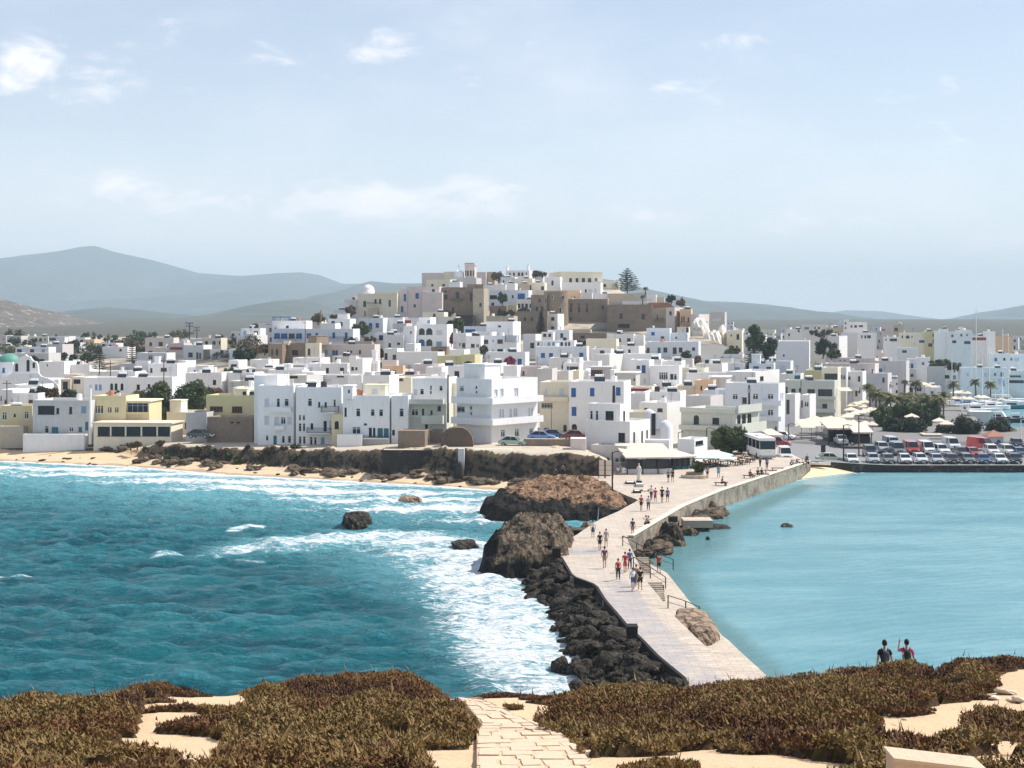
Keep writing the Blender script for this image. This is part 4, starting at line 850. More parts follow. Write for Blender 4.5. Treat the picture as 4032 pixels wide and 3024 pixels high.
hs(235,435,None,735,830,12,'white_plaster',Y=345,cab=[]);hs(0,72,None,620,720,8,'clean_white',[(0,665,10,720,'r')],Y=390);hs(0,105,None,742,815,8,'clean_white',[(25,785,90,812,'k')],Y=360);hs(0,180,None,600,660,8,'white_plaster',Y=430)
hs(0,275,None,882,975,8,'white_plaster',[(135,905,210,960,'p')],Y=300);hs(5,235,None,970,1050,8,'grey_plaster',Y=285);hs(40,270,None,1040,1140,8,'cream_plaster',[(155,1080,192,1130,'r')],Y=262,d=6)
hs(430,800,None,850,905,10,'white_plaster',Y=320,d=9);hs(90,440,None,840,890,8,'pink_plaster',Y=325,d=8)
hs(1300,1450,None,905,1020,10,'clean_white',Y=262,d=6,cab=[]);hs(925,1310,None,905,1035,10,'white_plaster',[(1030,945,1120,965,'p'),(1180,905,1255,925,'k')],Y=270)
hs(1460,1750,None,905,1020,12,'white_plaster',Y=258,d=6,cab=[(1480,1560,1590,880,[],'clean_white',1)])
hs(1690,1900,1915,802,905,14,'orange_plaster',[(1720,840,1765,900,'d'),(1795,850,1825,895,'r')],Y=318,label='small peach coloured flat-roofed house in the middle rows')
hs(1635,1830,1845,745,830,14,'pink_plaster',[(1640,765,1670,820,'r')],Y=335);hs(1800,2000,None,905,1000,12,'pink_plaster',Y=285);hs(1800,1990,None,930,1010,12,'cream_plaster',[(1840,940,1900,965,'r')],Y=272)
# --- crop G: the near shaded row
crop('G')
hs(278,535,None,215,420,5,'clean_white',Y=240,d=8,label='plain upper block rising behind the leftmost blue-white apartment house',clutter=False)
hs(316,708,725,325,985,5,'clean_white',[(393,465,440,555,'p'),(523,468,558,562,'w'),(608,470,655,552),(390,655,442,750,'p'),(500,665,550,750,'p'),(567,668,622,748),(640,665,688,745,'p'),(405,870,432,925),(488,872,525,975,'t'),(580,875,612,952),(645,875,680,952)],
   bal=[('F','s',440,560,695,612,1.1),('F','s',500,760,622,805,.9)],Y=236,d=9,label='leftmost tall white apartment house of the near shaded row',group=None,cab=[])
hs(735,1230,None,345,990,5,'clean_white',[(862,467,908,552),(975,505,997,560,'k'),(1045,508,1069,560,'k'),(1143,478,1166,560),(765,648,787,705),(808,650,832,705),(763,737,792,826),(808,738,834,826),(1030,708,1072,832),(1098,708,1120,792,'p'),(765,880,792,965),(810,878,838,965),(885,885,914,985),(930,890,958,990),(1005,890,1045,960,'l'),(892,735,922,800,'ka')],
   bal=[('F','r',1020,545,1205,628,1.1),('F','r',868,780,1120,850,1.3)],Y=234,d=9,label='white house with black balcony railings in the near shaded row',group=None)
hs(715,800,None,320,560,20,'white_plaster',Y=237,d=6,label='narrow sunlit party wall between the two leftmost near houses',clutter=False)
hs(1125,1250,None,640,915,5,'yellow_plaster',[(1155,712,1200,795,'ka')],Y=230,d=3,label='sunlit cream stair porch with an arched opening between near white houses',clutter=False,par=.1,roof='roof_tan')
r_,g=hs(1245,1752,1770,437,945,5,'clean_white',[(1300,450,1320,480),(1387,575,1435,665),(1547,583,1590,660),(1638,585,1683,662),(1345,775,1438,856),(1527,785,1560,880,'k'),(1572,788,1598,880,'k'),(1622,790,1680,885,'t'),(1690,792,1744,885,'t'),(1262,565,1286,660,'ka'),(1475,738,1505,755,'k')],
   cab=[(1245,1350,None,338,[(1300,372,1320,410,'k')],'clean_white',.05),(1480,1705,1740,328,[(1560,360,1620,420,'p')],'cream_plaster',2.5)],bal=[('F','r',1442,865,1745,905,1.2)],Y=229,d=9,label='white house with teal doors and a sunlit roof room in the near row',group=None)
hs(1180,1450,None,865,960,5,'clean_white',[(1255,845,1285,880)],Y=227.5,d=1.4,label='low white terrace wall below the teal-doored near house',cat='wall',name='terrace_wall',group=None,clutter=False)
hs(1772,1955,None,437,880,5,'clean_white',[(1860,575,1907,667),(1780,810,1810,870,'d')],Y=229,d=9,label='narrow plain white house with a single window in the near row')
crop('H')
hs(340,720,740,247,560,8,'clean_white',[(360,362,398,425,'p'),(425,360,468,425),(535,325,553,375),(533,383,553,418),(635,328,672,385)],Y=232,d=9,label='upper storey of a blue-white house set back behind a long solid balcony',group=None,cab=[])
hs(290,715,None,522,870,8,'green_grey_plaster',[(330,580,408,657),(447,580,470,662,'k'),(540,597,562,640,'k'),(617,550,652,600,'k'),(480,748,512,870,'k'),(545,760,570,800,'p')],bal=[('F','s',290,470,690,527,1.2),('F','s',458,650,688,742,1.3)],Y=230,d=10,label='grey-green lower house with two solid balconies left of the narrow alley',group=None)
hs(742,816,None,300,800,8,'cream_plaster',Y=236,d=6,label='narrow cream house squeezed in the alley left of the big corner block',clutter=False)
r_,g=hs(820,1205,1705,257,992,40,'clean_white',[(855,327,900,393),(1025,330,1048,365),(1028,383,1048,415),(828,550,912,615,'g'),(967,548,990,592),(970,612,990,650)],
   S=[(1235,372,1270,445,'p'),(1300,362,1335,443,'p'),(1450,357,1495,447,'p'),(1290,585,1308,668,'p'),(1320,585,1338,668,'p'),(1398,580,1425,665,'p'),(1443,575,1485,658,'p'),(1607,570,1622,655,'p'),(1637,568,1652,655,'p'),(1307,808,1355,885),(1460,800,1507,878),(1617,790,1660,862)],
   Y=222,label='big three-storey white corner block with wrap-around balconies by the shore',group=None,clutter=True,cab=[(905,1130,1300,105,[],'clean_white',2.2)])
for(f,x0,y0,x1,y1,dp)in(('F',822,457,1204,530,1.2),('F',822,685,1204,757,1.2),('S',1206,457,1700,527,1.2),('S',1206,685,1700,755,1.2)):
    u=g['uf']if f=='F' else g['us'];nn_=(-g['us'][0],-g['us'][1])if f=='F' else(-g['uf'][0],-g['uf'][1])
    Yk=g['Y'];z1=CH-(gy_(y0)-HY)/F*Yk;z0=CH-(gy_(y1)-HY)/F*Yk;Kl=(0,0);wl=g['wF']if f=='F' else g['wS']
    balc(r_,Kl,u,nn_,-1.2 if f=='S' else-.0,wl,z0+g['off'][2],z1+g['off'][2],dp,'s','clean_white')
hs(1728,2045,None,290,870,12,'cream_plaster',[(1785,362,1815,432,'p'),(1942,355,1997,440,'p'),(1745,515,1870,572,'g'),(1775,785,1828,815,'g'),(1895,805,1925,850,'g'),(1985,752,2022,880,'ka')],bal=[('F','s',1728,445,2045,497,.8)],Y=247,d=9,label='cream house with a recessed balcony right of the big corner block',group=None)
crop('I')
hs(385,985,1010,285,870,12,'white_plaster',[(413,353,464,447,'b'),(617,352,665,438,'b'),(900,345,948,430,'b'),(417,558,469,652,'b'),(417,745,475,855,'ka')],Y=243,d=9,label='white house with tall blue shutters facing the shore',group=None,cab=[])
hs(590,945,1040,530,720,30,'white_plaster',[(617,600,645,710),(677,600,705,710),(785,603,874,715,'k')],S=[(978,605,1000,715,'r')],Y=217,label='upper white room with dark windows on the square plaza house',group=None,clutter=False,par=.3)
hs(565,1050,1272,718,1000,30,'white_plaster',[(925,840,998,942,'k')],S=[(1088,835,1108,946,'r'),(1175,822,1194,946,'r'),(1230,812,1248,906,'r')],Y=214,label='square white plaza house with brown side shutters above the stone basement',group=None,clutter=False,par=.3)
hs(630,1020,None,985,1265,28,'grey_plaster',[(722,1107,772,1160),(778,1107,828,1160),(885,1112,932,1165),(938,1112,985,1165)],Y=210,d=4,label='grey stone basement with four dark windows behind the marble statue',cat='building',name='basement_building',group=None,clutter=False)
# barrel-vaulted chapel
r_,g=hs(1265,1500,None,790,980,8,'cool_white',[],Y=232,d=9,label='whitewashed chapel with a barrel vault and rounded apse beside the plaza',cat='chapel',name='chapel',group=None,clutter=False,par=.05)
O=g['off'];px_,pz_=PT(gx_(1325),gy_(800),231.8),0;rv=(1400-1255)*OS/F*232/2*1.05;vm=MB();cxx=px_.x+O[0];zc=px_.z+O[2];hgt=(800-622)*OS/F*232
ring=[(cxx+rv*math.cos(t*math.pi/16),zc+hgt*math.sin(t*math.pi/16))for t in range(17)]
vm.add([(x,231.8+O[1],z)for x,z in ring]+[(x-6.5*.0,231.8+O[1]+11,z)for x,z in ring],[(i,i+1,18+i,17+i)for i in range(16)]+[tuple(range(17)),tuple(range(33,16,-1))]);vm.build('vault','cool_white',r_,smooth=False)
ap=PT(gx_(1445),gy_(800),231.5);ra=62*OS/F*232*1.1;MB().lathe((ap.x+O[0],ap.y+O[1]+.6,g['zb']+O[2]-.4),[(ra,0),(ra,ap.z-g['zb']+.4)]+[(ra*math.cos(t*math.pi/12),ap.z-g['zb']+.4+ra*1.4*math.sin(t*math.pi/12))for t in range(1,7)],18).build('apse','cool_white',r_,smooth=True)
MB().box((PT(gx_(1308),gy_(750),231.7)+O),(.32,0,0),(0,.05,0),(0,0,1.7)).build('window','dark_void',r_)
hs(1045,1265,None,615,720,8,'cream_plaster',Y=238,d=6,label='curved cream vault roof house behind the plaza house',clutter=False,roof='cream_plaster')
hs(1015,1220,None,412,620,14,'white_plaster',Y=262,d=8);hs(1200,1600,None,397,530,14,'white_plaster',[(1405,435,1440,492,'b')],Y=266,d=8,bal=[('F','s',1380,440,1392,470,.2)])
hs(1155,1455,1640,515,690,30,'white_plaster',[(1207,570,1262,610,'k'),(1350,573,1407,612,'k')],Y=255,label='low white house with two wide dark windows behind the vaulted chapel')
hs(1265,1590,1620,112,335,12,'clean_white',[(1367,180,1465,263,'w'),(1490,200,1525,265,'k'),(1530,200,1562,265)],Y=312,label='white two-storey house with one large many-paned window',bal=[('F','s',1485,262,1565,275,.5)])
hs(1115,1262,None,50,330,14,'clean_white',[(1180,105,1222,187,'b'),(1125,110,1160,142,'k'),(1205,250,1222,295,'p')],Y=316,label='narrow white house with a bright blue door and curved stair')
hs(900,1115,None,195,330,12,'grey_plaster',[(1092,248,1108,268,'k')],Y=300,parapet=False,roof='roof_white',clutter=False)
hs(1020,1290,None,345,410,12,'cream_plaster',[(1050,358,1255,405,'e')],Y=278,clutter=False,label='low roof terrace with a rusty red wall behind the blue-shuttered house');hs(1290,1530,None,340,400,12,'pink_plaster',Y=285)
hs(1530,1800,None,330,420,14,'cream_plaster',Y=300);hs(1300,1700,None,322,350,12,'white_plaster',Y=306)
# --- crop J: the plaza and harbour front
crop('J')
hs(-50,545,800,590,965,34,'green_grey_plaster',[(88,648,144,747,'ka'),(290,675,364,748,'k')],S=[(560,650,598,775,'k'),(612,640,655,770,'k'),(672,635,715,755,'k'),(505,655,545,745,'k')],
   bal=[('F','s',-50,748,545,825,.9),('S','s',545,742,810,810,1.2),('F','s',-50,560,545,632,.5),('S','s',545,545,800,600,.5)],Y=246,label='long grey-green taverna with a pillared upper terrace behind the round tree',cat='restaurant',name='taverna',group=None,cab=[])
hs(430,1010,1082,305,880,24,'cool_white',[(508,415,568,480),(728,412,790,480),(890,415,956,476),(618,455,665,520,'r'),(893,590,922,652),(925,590,950,652),(965,770,995,840)],S=[(1030,410,1042,475,'p'),(1050,410,1062,475,'p')],bal=[('F','s',830,483,1055,545,1.3),('F','s',800,655,1055,712,1.3)],Y=272,label='blue-grey three-storey harbour house with two solid balconies',group=None)
hs(190,430,None,375,520,14,'cool_white',Y=278,d=8,cab=[(265,420,None,440,[],'grey_plaster',-.2)])
hs(0,270,None,440,560,30,'grey_plaster',Y=262,d=6);hs(1080,1190,1250,420,700,22,'white_plaster',[(1095,480,1130,640,'r')],Y=300)
hs(1070,1620,1660,275,650,20,'green_grey_plaster',[(1150,360,1196,416,'k'),(1232,355,1255,410,'k'),(1325,365,1405,440,'k'),(1440,365,1596,446,'k'),(1310,510,1418,570,'k'),(1487,525,1540,580,'k'),(1090,340,1110,410,'r')],
   bal=[('F','s',1310,570,1640,620,1.2),('F','s',1440,440,1640,478,1)],Y=318,label='grey-green apartment block with wide dark balcony openings on the waterfront',group=None)
hs(1300,1500,None,160,300,18,'olive_plaster',Y=335,cab=[]);hs(1480,1655,None,130,300,18,'cream_plaster',[(1510,195,1655,292,'k')],Y=326,label='cream top floor with one very wide dark balcony opening on the waterfront')
hs(1255,1350,None,430,650,22,'white_plaster',[(1255,490,1275,560,'r'),(1290,500,1340,560)],Y=305)
hs(1655,1750,None,130,420,20,'white_plaster',[(1675,210,1705,250,'b'),(1715,215,1735,255,'b')],Y=340);hs(1745,1925,1965,175,440,20,'white_plaster',[(1765,228,1795,258,'k'),(1875,225,1900,280,'k'),(1845,380,1870,440,'k'),(1880,345,1900,405,'k')],bal=[('F','s',1650,285,1760,330,1),('F','s',1750,340,1890,380,1.1)],Y=342,label='white waterfront house with stacked white balconies right of the wide-balconied block')
hs(440,760,1020,178,300,25,'white_plaster',[(513,222,543,268,'p'),(640,240,660,262)],S=[(808,228,848,268,'k')],Y=308,label='long low white house with one small dark window under the tiered conifer');hs(1030,1250,None,200,290,18,'white_plaster',[(1185,215,1250,262,'t')],Y=330)
hs(0,460,None,190,275,16,'white_plaster',[(310,170,340,190,'k')],Y=318);hs(115,395,460,88,185,25,'white_plaster',Y=336);hs(260,440,None,240,370,16,'grey_plaster',[(320,285,372,345,'p')],Y=296,roof='roof_white',parapet=False,clutter=False)
hs(100,300,None,270,390,16,'orange_plaster',[(160,330,180,375,'r')],Y=292);hs(2060,2400,None,60,240,22,'grey_plaster',[(2075,140,2140,190,'b')],Y=395)
hs(1500,2060,None,90,185,22,'pink_plaster',[(1910,148,1945,172,'k'),(2025,150,2048,190,'k')],Y=372,label='long pale pink house in the harbour rows with two dark windows');hs(1585,2060,None,30,100,22,'pink_plaster',[(1670,45,1690,65),(1720,45,1740,65),(1860,55,1890,75,'k')],Y=410)
hs(1960,2200,None,195,420,22,'grey_plaster',[(2050,248,2090,290,'p'),(2140,240,2165,290,'k')],Y=368)
# --- crop E
crop('E')
hs(445,612,640,832,1015,10,'cream_plaster',[(553,873,582,930,'k'),(487,870,504,902),(545,998,568,1020,'k')],Y=480,label='cream house standing at the foot of the white rock face')
hs(270,425,446,632,800,10,'grey_plaster',[(285,700,380,730,'p')],Y=530,label='bare grey house at the right end of the castle hill',clutter=False)
hs(985,1345,1380,952,1150,12,'clean_white',[(1055,1090,1080,1120)],Y=430,label='large blank white house wall right of the dark conifers');hs(410,620,None,1090,1215,12,'white_plaster',Y=392,W=[(480,1100,500,1140,'p')])
hs(1270,1525,1560,765,870,10,'grey_plaster',[(1295,795,1315,820,'b'),(1320,795,1340,820,'b'),(1400,795,1415,815,'k'),(1440,795,1460,815,'k')],Y=620,label='grey hotel-like block on the far right ridge',group=None);hs(1095,1270,None,820,930,10,'white_plaster',[(1115,865,1135,890,'k'),(1220,822,1240,850,'k')],Y=600)
hs(1525,1712,None,800,870,10,'light_stone',Y=640);hs(1722,1775,None,712,870,10,'white_plaster',[(1732,742,1748,765,'k'),(1730,795,1746,815,'k')],Y=700,label='slim white tower house on the far right skyline');hs(1775,1975,None,740,830,10,'white_plaster',[(1795,775,1815,800,'k'),(1835,775,1865,800,'k'),(1885,775,1930,795,'k')],Y=710)
hs(1690,1870,1920,855,930,12,'white_plaster',Y=560);hs(1880,2060,None,855,960,12,'white_plaster',[(1910,885,1925,915,'k'),(1945,885,1965,915,'k'),(1975,885,2015,915,'k')],Y=545);hs(1545,1670,1760,895,980,20,'white_plaster',Y=520)
# --- crop F: right-hand town
crop('F')
hs(860,1130,None,305,420,12,'cream_plaster',[(880,335,895,362,'k'),(925,332,965,365,'ka'),(985,340,1000,362),(1070,385,1130,412,'b')],Y=560);hs(1130,1245,None,288,470,12,'olive_plaster',[(1215,315,1235,345,'k'),(1170,420,1215,455,'r'),(1218,380,1238,415,'r')],Y=558)
hs(1240,1372,None,285,480,12,'clean_white',Y=552,clutter=False,label='tall blank white gable wall in the right-hand town');hs(1375,1650,None,295,440,12,'white_plaster',[(1420,325,1445,350,'e'),(1520,318,1540,342,'k'),(1430,388,1475,415,'k'),(1560,395,1630,425,'r'),(1580,315,1605,345)],Y=548)
hs(1780,1900,None,290,360,12,'clean_white',Y=600);hs(1620,1810,None,340,400,12,'white_plaster',[(1640,355,1800,385,'e')],Y=590);hs(1850,2060,None,530,720,10,'clean_white',[(1890,575,1920,612,'ba'),(1985,578,2010,605,'k'),(1895,655,1925,690,'k')],Y=470)
hs(2040,2260,None,540,690,10,'clean_white',[(2060,575,2090,610),(2110,575,2160,610,'p')],Y=480);hs(1520,1840,None,685,870,10,'clean_white',[(1585,740,1610,775,'p'),(1780,740,1805,780,'p'),(1500,755,1517,790,'k')],Y=452,label='pale blue-white harbour house behind the yacht masts');hs(1840,2040,None,690,950,10,'clean_white',[(1955,735,1990,780,'b'),(1885,740,1910,775),(1930,800,1960,870,'p'),(1970,830,2000,880,'b')],Y=450,bal=[('F','s',1860,780,2035,805,.8)])
hs(2040,2260,None,720,940,10,'white_plaster',[(2050,820,2212,850,'k'),(2060,768,2180,790,'g')],Y=452,bal=[('F','s',2035,720,2230,760,1)])
hs(850,1040,None,700,860,14,'grey_plaster',[(975,752,1008,782,'r')],Y=455);hs(940,1040,None,590,710,14,'clean_white',[(945,640,970,690,'b'),(980,640,1008,690,'b')],Y=470,label='small white house with two blue balcony doors in the right-hand town');hs(1040,1190,None,575,740,14,'white_plaster',[(1095,620,1130,660)],Y=478);hs(1165,1350,None,670,870,14,'grey_plaster',Y=458)
hs(1325,1500,None,700,860,12,'clean_white',[(1325,765,1400,800,'k'),(1435,768,1475,810,'l')],Y=462);hs(1140,1310,None,890,1000,10,'clean_white',[(1060,940,1110,980,'k'),(1200,940,1225,965,'k')],Y=420);hs(830,1060,None,470,580,14,'white_plaster',[(885,495,935,520,'k'),(820,500,835,530,'k')],Y=520)
hs(440,610,None,305,400,12,'white_plaster',[(437,335,455,362,'k'),(470,335,495,362,'k'),(505,335,545,362,'k')],Y=556);hs(690,850,None,352,420,12,'white_plaster',[(700,370,720,392),(750,368,830,395,'k')],Y=550);hs(790,905,None,215,290,10,'light_stone',[(800,250,840,285,'k')],Y=760);hs(665,790,None,225,290,10,'pink_plaster',[(665,265,700,280,'e')],Y=750)
hs(1480,1640,None,275,320,10,'clean_white',Y=640,cab=[(1520,1555,None,245,[],None,1)]);hs(1300,1390,None,262,300,10,'clean_white',Y=650);hs(1900,2090,None,340,400,10,'orange_plaster',Y=640,roof='roof_tile')
hs(600,840,None,690,780,16,'white_plaster',[(600,700,670,740,'b')],Y=420);hs(735,840,None,780,1000,12,'white_plaster',[(745,790,830,800,'r'),(820,850,835,870,'k'),(815,930,840,960,'k')],Y=385)
# --- crop C: the castle hill, left and centre
crop('C')
r_,g=hs(302,728,735,430,692,8,'cream_plaster',[(360,512,392,578,'k'),(483,490,505,543,'k'),(533,490,556,543,'k'),(637,502,660,574,'k'),(372,622,386,682,'k'),(643,622,664,682,'p'),(500,590,528,690,'d')],bal=[('F','r',410,525,552,548,.8)],Y=500,d=14,label='big pale mansion with a white dome at the left end of the castle hill',group=None,clutter=False)
for cx_1,rr1 in((560,70),):
    flat([(470,432),(500,408),(530,402),(560,412),(600,420),(650,418),(690,402),(725,402),(733,432)],499.6,.5,g['off'],'cream_plaster','gable',r_)
p=PT(gx_(415),gy_(390),505);dome(r_,g['off'],(p.x,p.y),66*OS/F*505,CH-(gy_(425)-HY)/F*505,.8)
flat([(418,590),(470,585),(500,588),(528,600),(520,640),(500,690),(420,690)],499.3,.3,g['off'],'light_stone','stone_patch',r_)
hs(155,300,None,496,580,8,'grey_plaster',Y=506,d=8);hs(262,305,None,440,500,8,'pink_plaster',Y=512,clutter=False)
hs(715,838,None,388,690,8,'pink_plaster',[(800,437,828,518,'b'),(770,568,798,637,'b')],Y=502,d=10,label='narrow mauve house with two long blue shutters beside the domed mansion',roof='castle_stone')
r_,g=hs(820,1190,1210,355,692,8,'pink_plaster',[(928,425,965,488,'b'),(1110,382,1138,408,'k'),(1090,457,1118,485,'p'),(908,547,932,580,'r')],Y=501,d=12,label='tall mauve-grey castle house with one blue shuttered window',group=None,clutter=False)
hs(1000,1218,None,418,690,8,'pink_plaster',[(1092,457,1116,485,'p')],Y=499.5,d=2,label='lower mauve bastion block in front of the tall castle house',clutter=False)
r_,g=hs(1215,1560,None,362,670,6,'castle_stone',[(1240,397,1268,415,'k'),(1243,440,1276,496,'k'),(1367,412,1406,485,'k'),(1520,420,1546,512,'k'),(1325,582,1350,655,'k')],bal=[('F','r',1320,485,1445,515,.9)],Y=503,d=14,label='tall dark brown stone castle house with a small central balcony',group=None,clutter=False,cab=[(1490,1665,None,335,[],'castle_stone',2)])
hs(1555,1672,1725,375,655,30,'light_stone',[(1625,535,1648,570,'k')],Y=498,label='square light stone castle tower left of the white terrace houses',cat='tower',name='castle_tower',group=None,clutter=False,roof='roof_white')
hs(1180,1560,None,665,745,6,'dark_stone',Y=494,d=5,label='dark retaining wall under the brown stone castle house',cat='wall',name='retaining_wall',group=None,clutter=False,par=.1)
# church and bell tower on top
r_,g=hs(998,1235,1450,205,345,8,'pink_plaster',Y=590,d=14,label='pale church block on the castle hilltop with a dome beside the bell tower',cat='church',name='church',group=None,clutter=False)
hs(1235,1460,None,192,300,8,'cream_plaster',Y=588,d=12,label='cream church nave between the hilltop block and the bell tower',cat='church',name='church',group=None,clutter=False,par=.1)
p=PT(gx_(1400),gy_(230),584);dm=empty('church_dome',(p.x,p.y,p.z-.5));tag(dm,'small white church dome with a cross just left of the bell tower','dome');rD=55*OS/F*584
MB().lathe((0,0,0),[(rD,-.6),(rD,.6)]+[(rD*math.cos(t*math.pi/16),.6+rD*math.sin(t*math.pi/16))for t in range(1,9)],20).build('dome_shell','clean_white',dm,smooth=True)
MB().bx(-.07,.07,-.07,.07,rD+.4,rD+2.9).bx(-.6,.6,-.06,.06,rD+1.9,rD+2.05).build('cross','grey_metal',dm)
r_,g=hs(1466,1572,1578,125,245,10,'pink_plaster',[(1470,180,1482,238,'da'),(1490,178,1508,238,'da'),(1522,178,1540,238,'da'),(1553,180,1566,238,'da')],Y=582,d=4.2,label='square bell tower with arched openings on the very top of the castle hill',cat='bell tower',name='bell_tower',group=None,clutter=False,parapet=False)
g_=MB();a_=PT(gx_(1519),gy_(105),584)+g['off'];hw=46*OS/F*584
g_.bx(a_.x-hw-.4,a_.x+hw+.4,a_.y-hw-.4,a_.y+hw+.4,g['zt']+g['off'][2]+.23,g['zt']+g['off'][2]+.6);g_.bx(a_.x-hw,a_.x+hw,a_.y-hw,a_.y+hw,g['zt']+g['off'][2]+.61,a_.z);g_.bx(a_.x-hw-.3,a_.x+hw+.3,a_.y-hw-.3,a_.y+hw+.3,a_.z+.002,a_.z+.3);g_.build('cornice','pink_plaster',r_)
hs(1045,1310,None,278,360,8,'cream_plaster',[(1100,330,1125,350,'k'),(1220,328,1250,350,'k')],Y=565,d=8,label='cream annex with two slit windows below the hilltop church');hs(1290,1412,None,302,362,8,'clean_white',Y=560,d=6);hs(1330,1590,1662,258,345,14,'grey_plaster',Y=570,d=8,clutter=False)
hs(1580,1695,None,197,330,8,'grey_plaster',Y=592,d=10,clutter=False);hs(1690,1790,None,195,320,8,'light_stone',Y=594,d=8,clutter=False)
hs(1918,2170,None,178,250,8,'clean_white',[(1948,205,1966,226,'ka'),(1990,200,2010,237,'ka'),(2042,200,2068,237,'ka'),(2080,200,2104,237,'ka'),(2130,200,2143,222,'k')],Y=590,d=9,label='white hilltop house with a row of dark arched windows and two tall chimneys',clutter=False,cab=[(1918,1932,None,140,[],'white_plaster',1),(2146,2160,None,118,[],'white_plaster',1)])
hs(1855,2012,None,252,325,10,'white_plaster',[(1880,285,1896,310,'k'),(1968,285,1990,310,'k')],Y=572,cab=[]);hs(2010,2200,None,265,330,10,'cream_plaster',[(2080,285,2125,310,'p')],Y=570)
hs(1672,1910,None,335,420,10,'white_plaster',Y=548);hs(1905,2012,None,318,395,10,'white_plaster',Y=550);hs(2010,2170,None,320,400,10,'light_stone',Y=556)
hs(1728,2160,2175,393,560,10,'cool_white',[(1737,449,1816,490,'k'),(1978,449,1997,480,'k'),(2040,430,2120,492,'b'),(1755,530,1785,560,'k')],Y=528,d=8,label='white terrace house with a broad blue-framed window left of the round tower',group=None)
hs(2030,2200,None,493,590,10,'clean_white',[(2043,542,2070,588,'k'),(2082,542,2108,588,'k'),(2123,542,2153,588,'k'),(2170,542,2190,585,'k')],Y=520,d=5,label='low white annex with four dark square openings beside the round tower')
hs(1735,1920,None,565,640,8,'castle_stone',Y=512,d=4,label='grey stone retaining wall beneath the white terrace house',cat='wall',name='retaining_wall',group=None,clutter=False,par=.1);hs(1910,2030,None,555,610,8,'yellow_plaster',Y=515,d=3,clutter=False,label='bright yellow low wall on the hillside terrace',cat='wall',name='terrace_wall',group=None)
# middle rows
hs(965,1090,1152,690,765,20,'clean_white',[(1058,720,1092,752,'l')],Y=405,label='small white roof room above the arcaded house',clutter=False)
r_,g=hs(920,1272,1296,765,1018,8,'clean_white',[(965,808,1030,878,'ka'),(1045,808,1113,878,'ka'),(1157,830,1216,878,'p'),(965,928,1030,998,'ba'),(1045,928,1113,998,'ka'),(1157,952,1216,1004,'l'),(928,810,946,870,'k'),(928,930,946,1000,'k')],Y=398,d=9,label='white arcaded house with two storeys of paired arches in the middle of town',group=None)
hs(800,920,None,785,1005,8,'clean_white',[(872,840,887,865,'k')],Y=396,d=8,label='blank white stair tower at the left of the arcaded house',clutter=False)
hs(1100,1262,None,1010,1110,8,'castle_stone',[(1168,1040,1232,1105,'da')],Y=391,d=5,label='brown stone arch under the arcaded house',cat='wall',name='stone_archway',group=None,clutter=False)
hs(310,575,None,697,830,10,'cool_white',[(420,752,458,822,'b'),(495,752,530,800,'b')],Y=445,d=7,label='white house with a blue door just below the domed mansion');hs(575,790,None,692,780,10,'clean_white',Y=450,cab=[]);hs(690,965,None,695,770,8,'white_plaster',[(700,722,880,750,'e')],Y=452)
hs(680,830,None,755,880,10,'grey_plaster',[(745,800,765,845,'p')],Y=425);hs(580,800,None,880,1030,10,'white_plaster',[(635,970,662,1012,'k'),(728,965,762,987,'k')],Y=395);hs(820,920,None,975,1040,10,'clean_white',[],Y=388)
hs(585,730,None,1030,1150,10,'white_plaster',[(592,1080,625,1148,'k'),(680,1097,717,1147,'k')],Y=370);hs(725,1170,None,1068,1210,10,'white_plaster',Y=366,d=8,label='long blank white wall house left of the olive arched house',S=[])
hs(1005,1240,None,632,692,8,'cream_plaster',[(1118,648,1148,682,'ra')],Y=470);hs(1155,1370,1420,682,760,16,'green_grey_plaster',Y=458)
hs(1700,2000,2018,675,760,10,'light_stone',Y=470,d=7,roof='cream_plaster',label='long tan stone house with a cream roof below the castle tower')
hs(1338,1480,None,862,1080,10,'white_plaster',[(1403,965,1420,1002),(1437,970,1470,1017,'r')],Y=382);hs(1478,1640,None,893,1085,10,'clean_white',[(1532,978,1573,1018,'r'),(1588,978,1622,1018)],Y=378);hs(1295,1460,None,1042,1110,10,'white_plaster',[(1505,1075,1530,1090)],Y=362)
hs(1640,2030,2065,890,1075,16,'cool_white',[(1660,933,1722,976,'r'),(1766,933,1779,960),(1820,930,1880,974,'r'),(1765,1038,1778,1062),(1820,1035,1880,1070,'k'),(1935,1035,1993,1070,'k'),(1700,1038,1722,1070,'k')],bal=[('F','r',1915,885,2060,965,1.2)],Y=380,label='white house with brown shutters and a black iron roof terrace',group=None)
hs(1455,1700,None,787,860,10,'cool_white',[(1470,820,1580,850,'b')],Y=412,d=7);hs(1700,1990,2075,735,880,20,'clean_white',[(1828,778,1860,795,'k')],Y=405,cab=[]);hs(1540,1760,None,848,900,10,'clean_white',Y=398)
hs(1168,1425,None,1108,1260,8,'olive_plaster',Y=342,d=8,clutter=False);hs(1425,1575,1640,1095,1260,14,'olive_plaster',[(1452,1165,1556,1230,'ka')],Y=340,label='pale olive house with one large fan-shaped arched window',group=None)
hs(1700,2125,2168,1068,1225,12,'cool_white',[(2040,1140,2086,1206,'b'),(1710,1105,1735,1130,'p')],Y=345,label='blue-white house behind the magenta flowering tree')
hs(900,1180,None,1200,1320,8,'pink_plaster',Y=305);hs(1040,1215,None,1232,1330,8,'white_plaster',Y=298);hs(700,1100,None,1318,1400,8,'pink_plaster',Y=282);hs(2030,2300,None,1225,1340,10,'pink_plaster',[(2095,1275,2115,1320,'r')],Y=290)
hs(1885,2035,None,1215,1340,12,'clean_white',Y=287,d=5);hs(1640,1860,None,1190,1270,10,'white_plaster',Y=330)
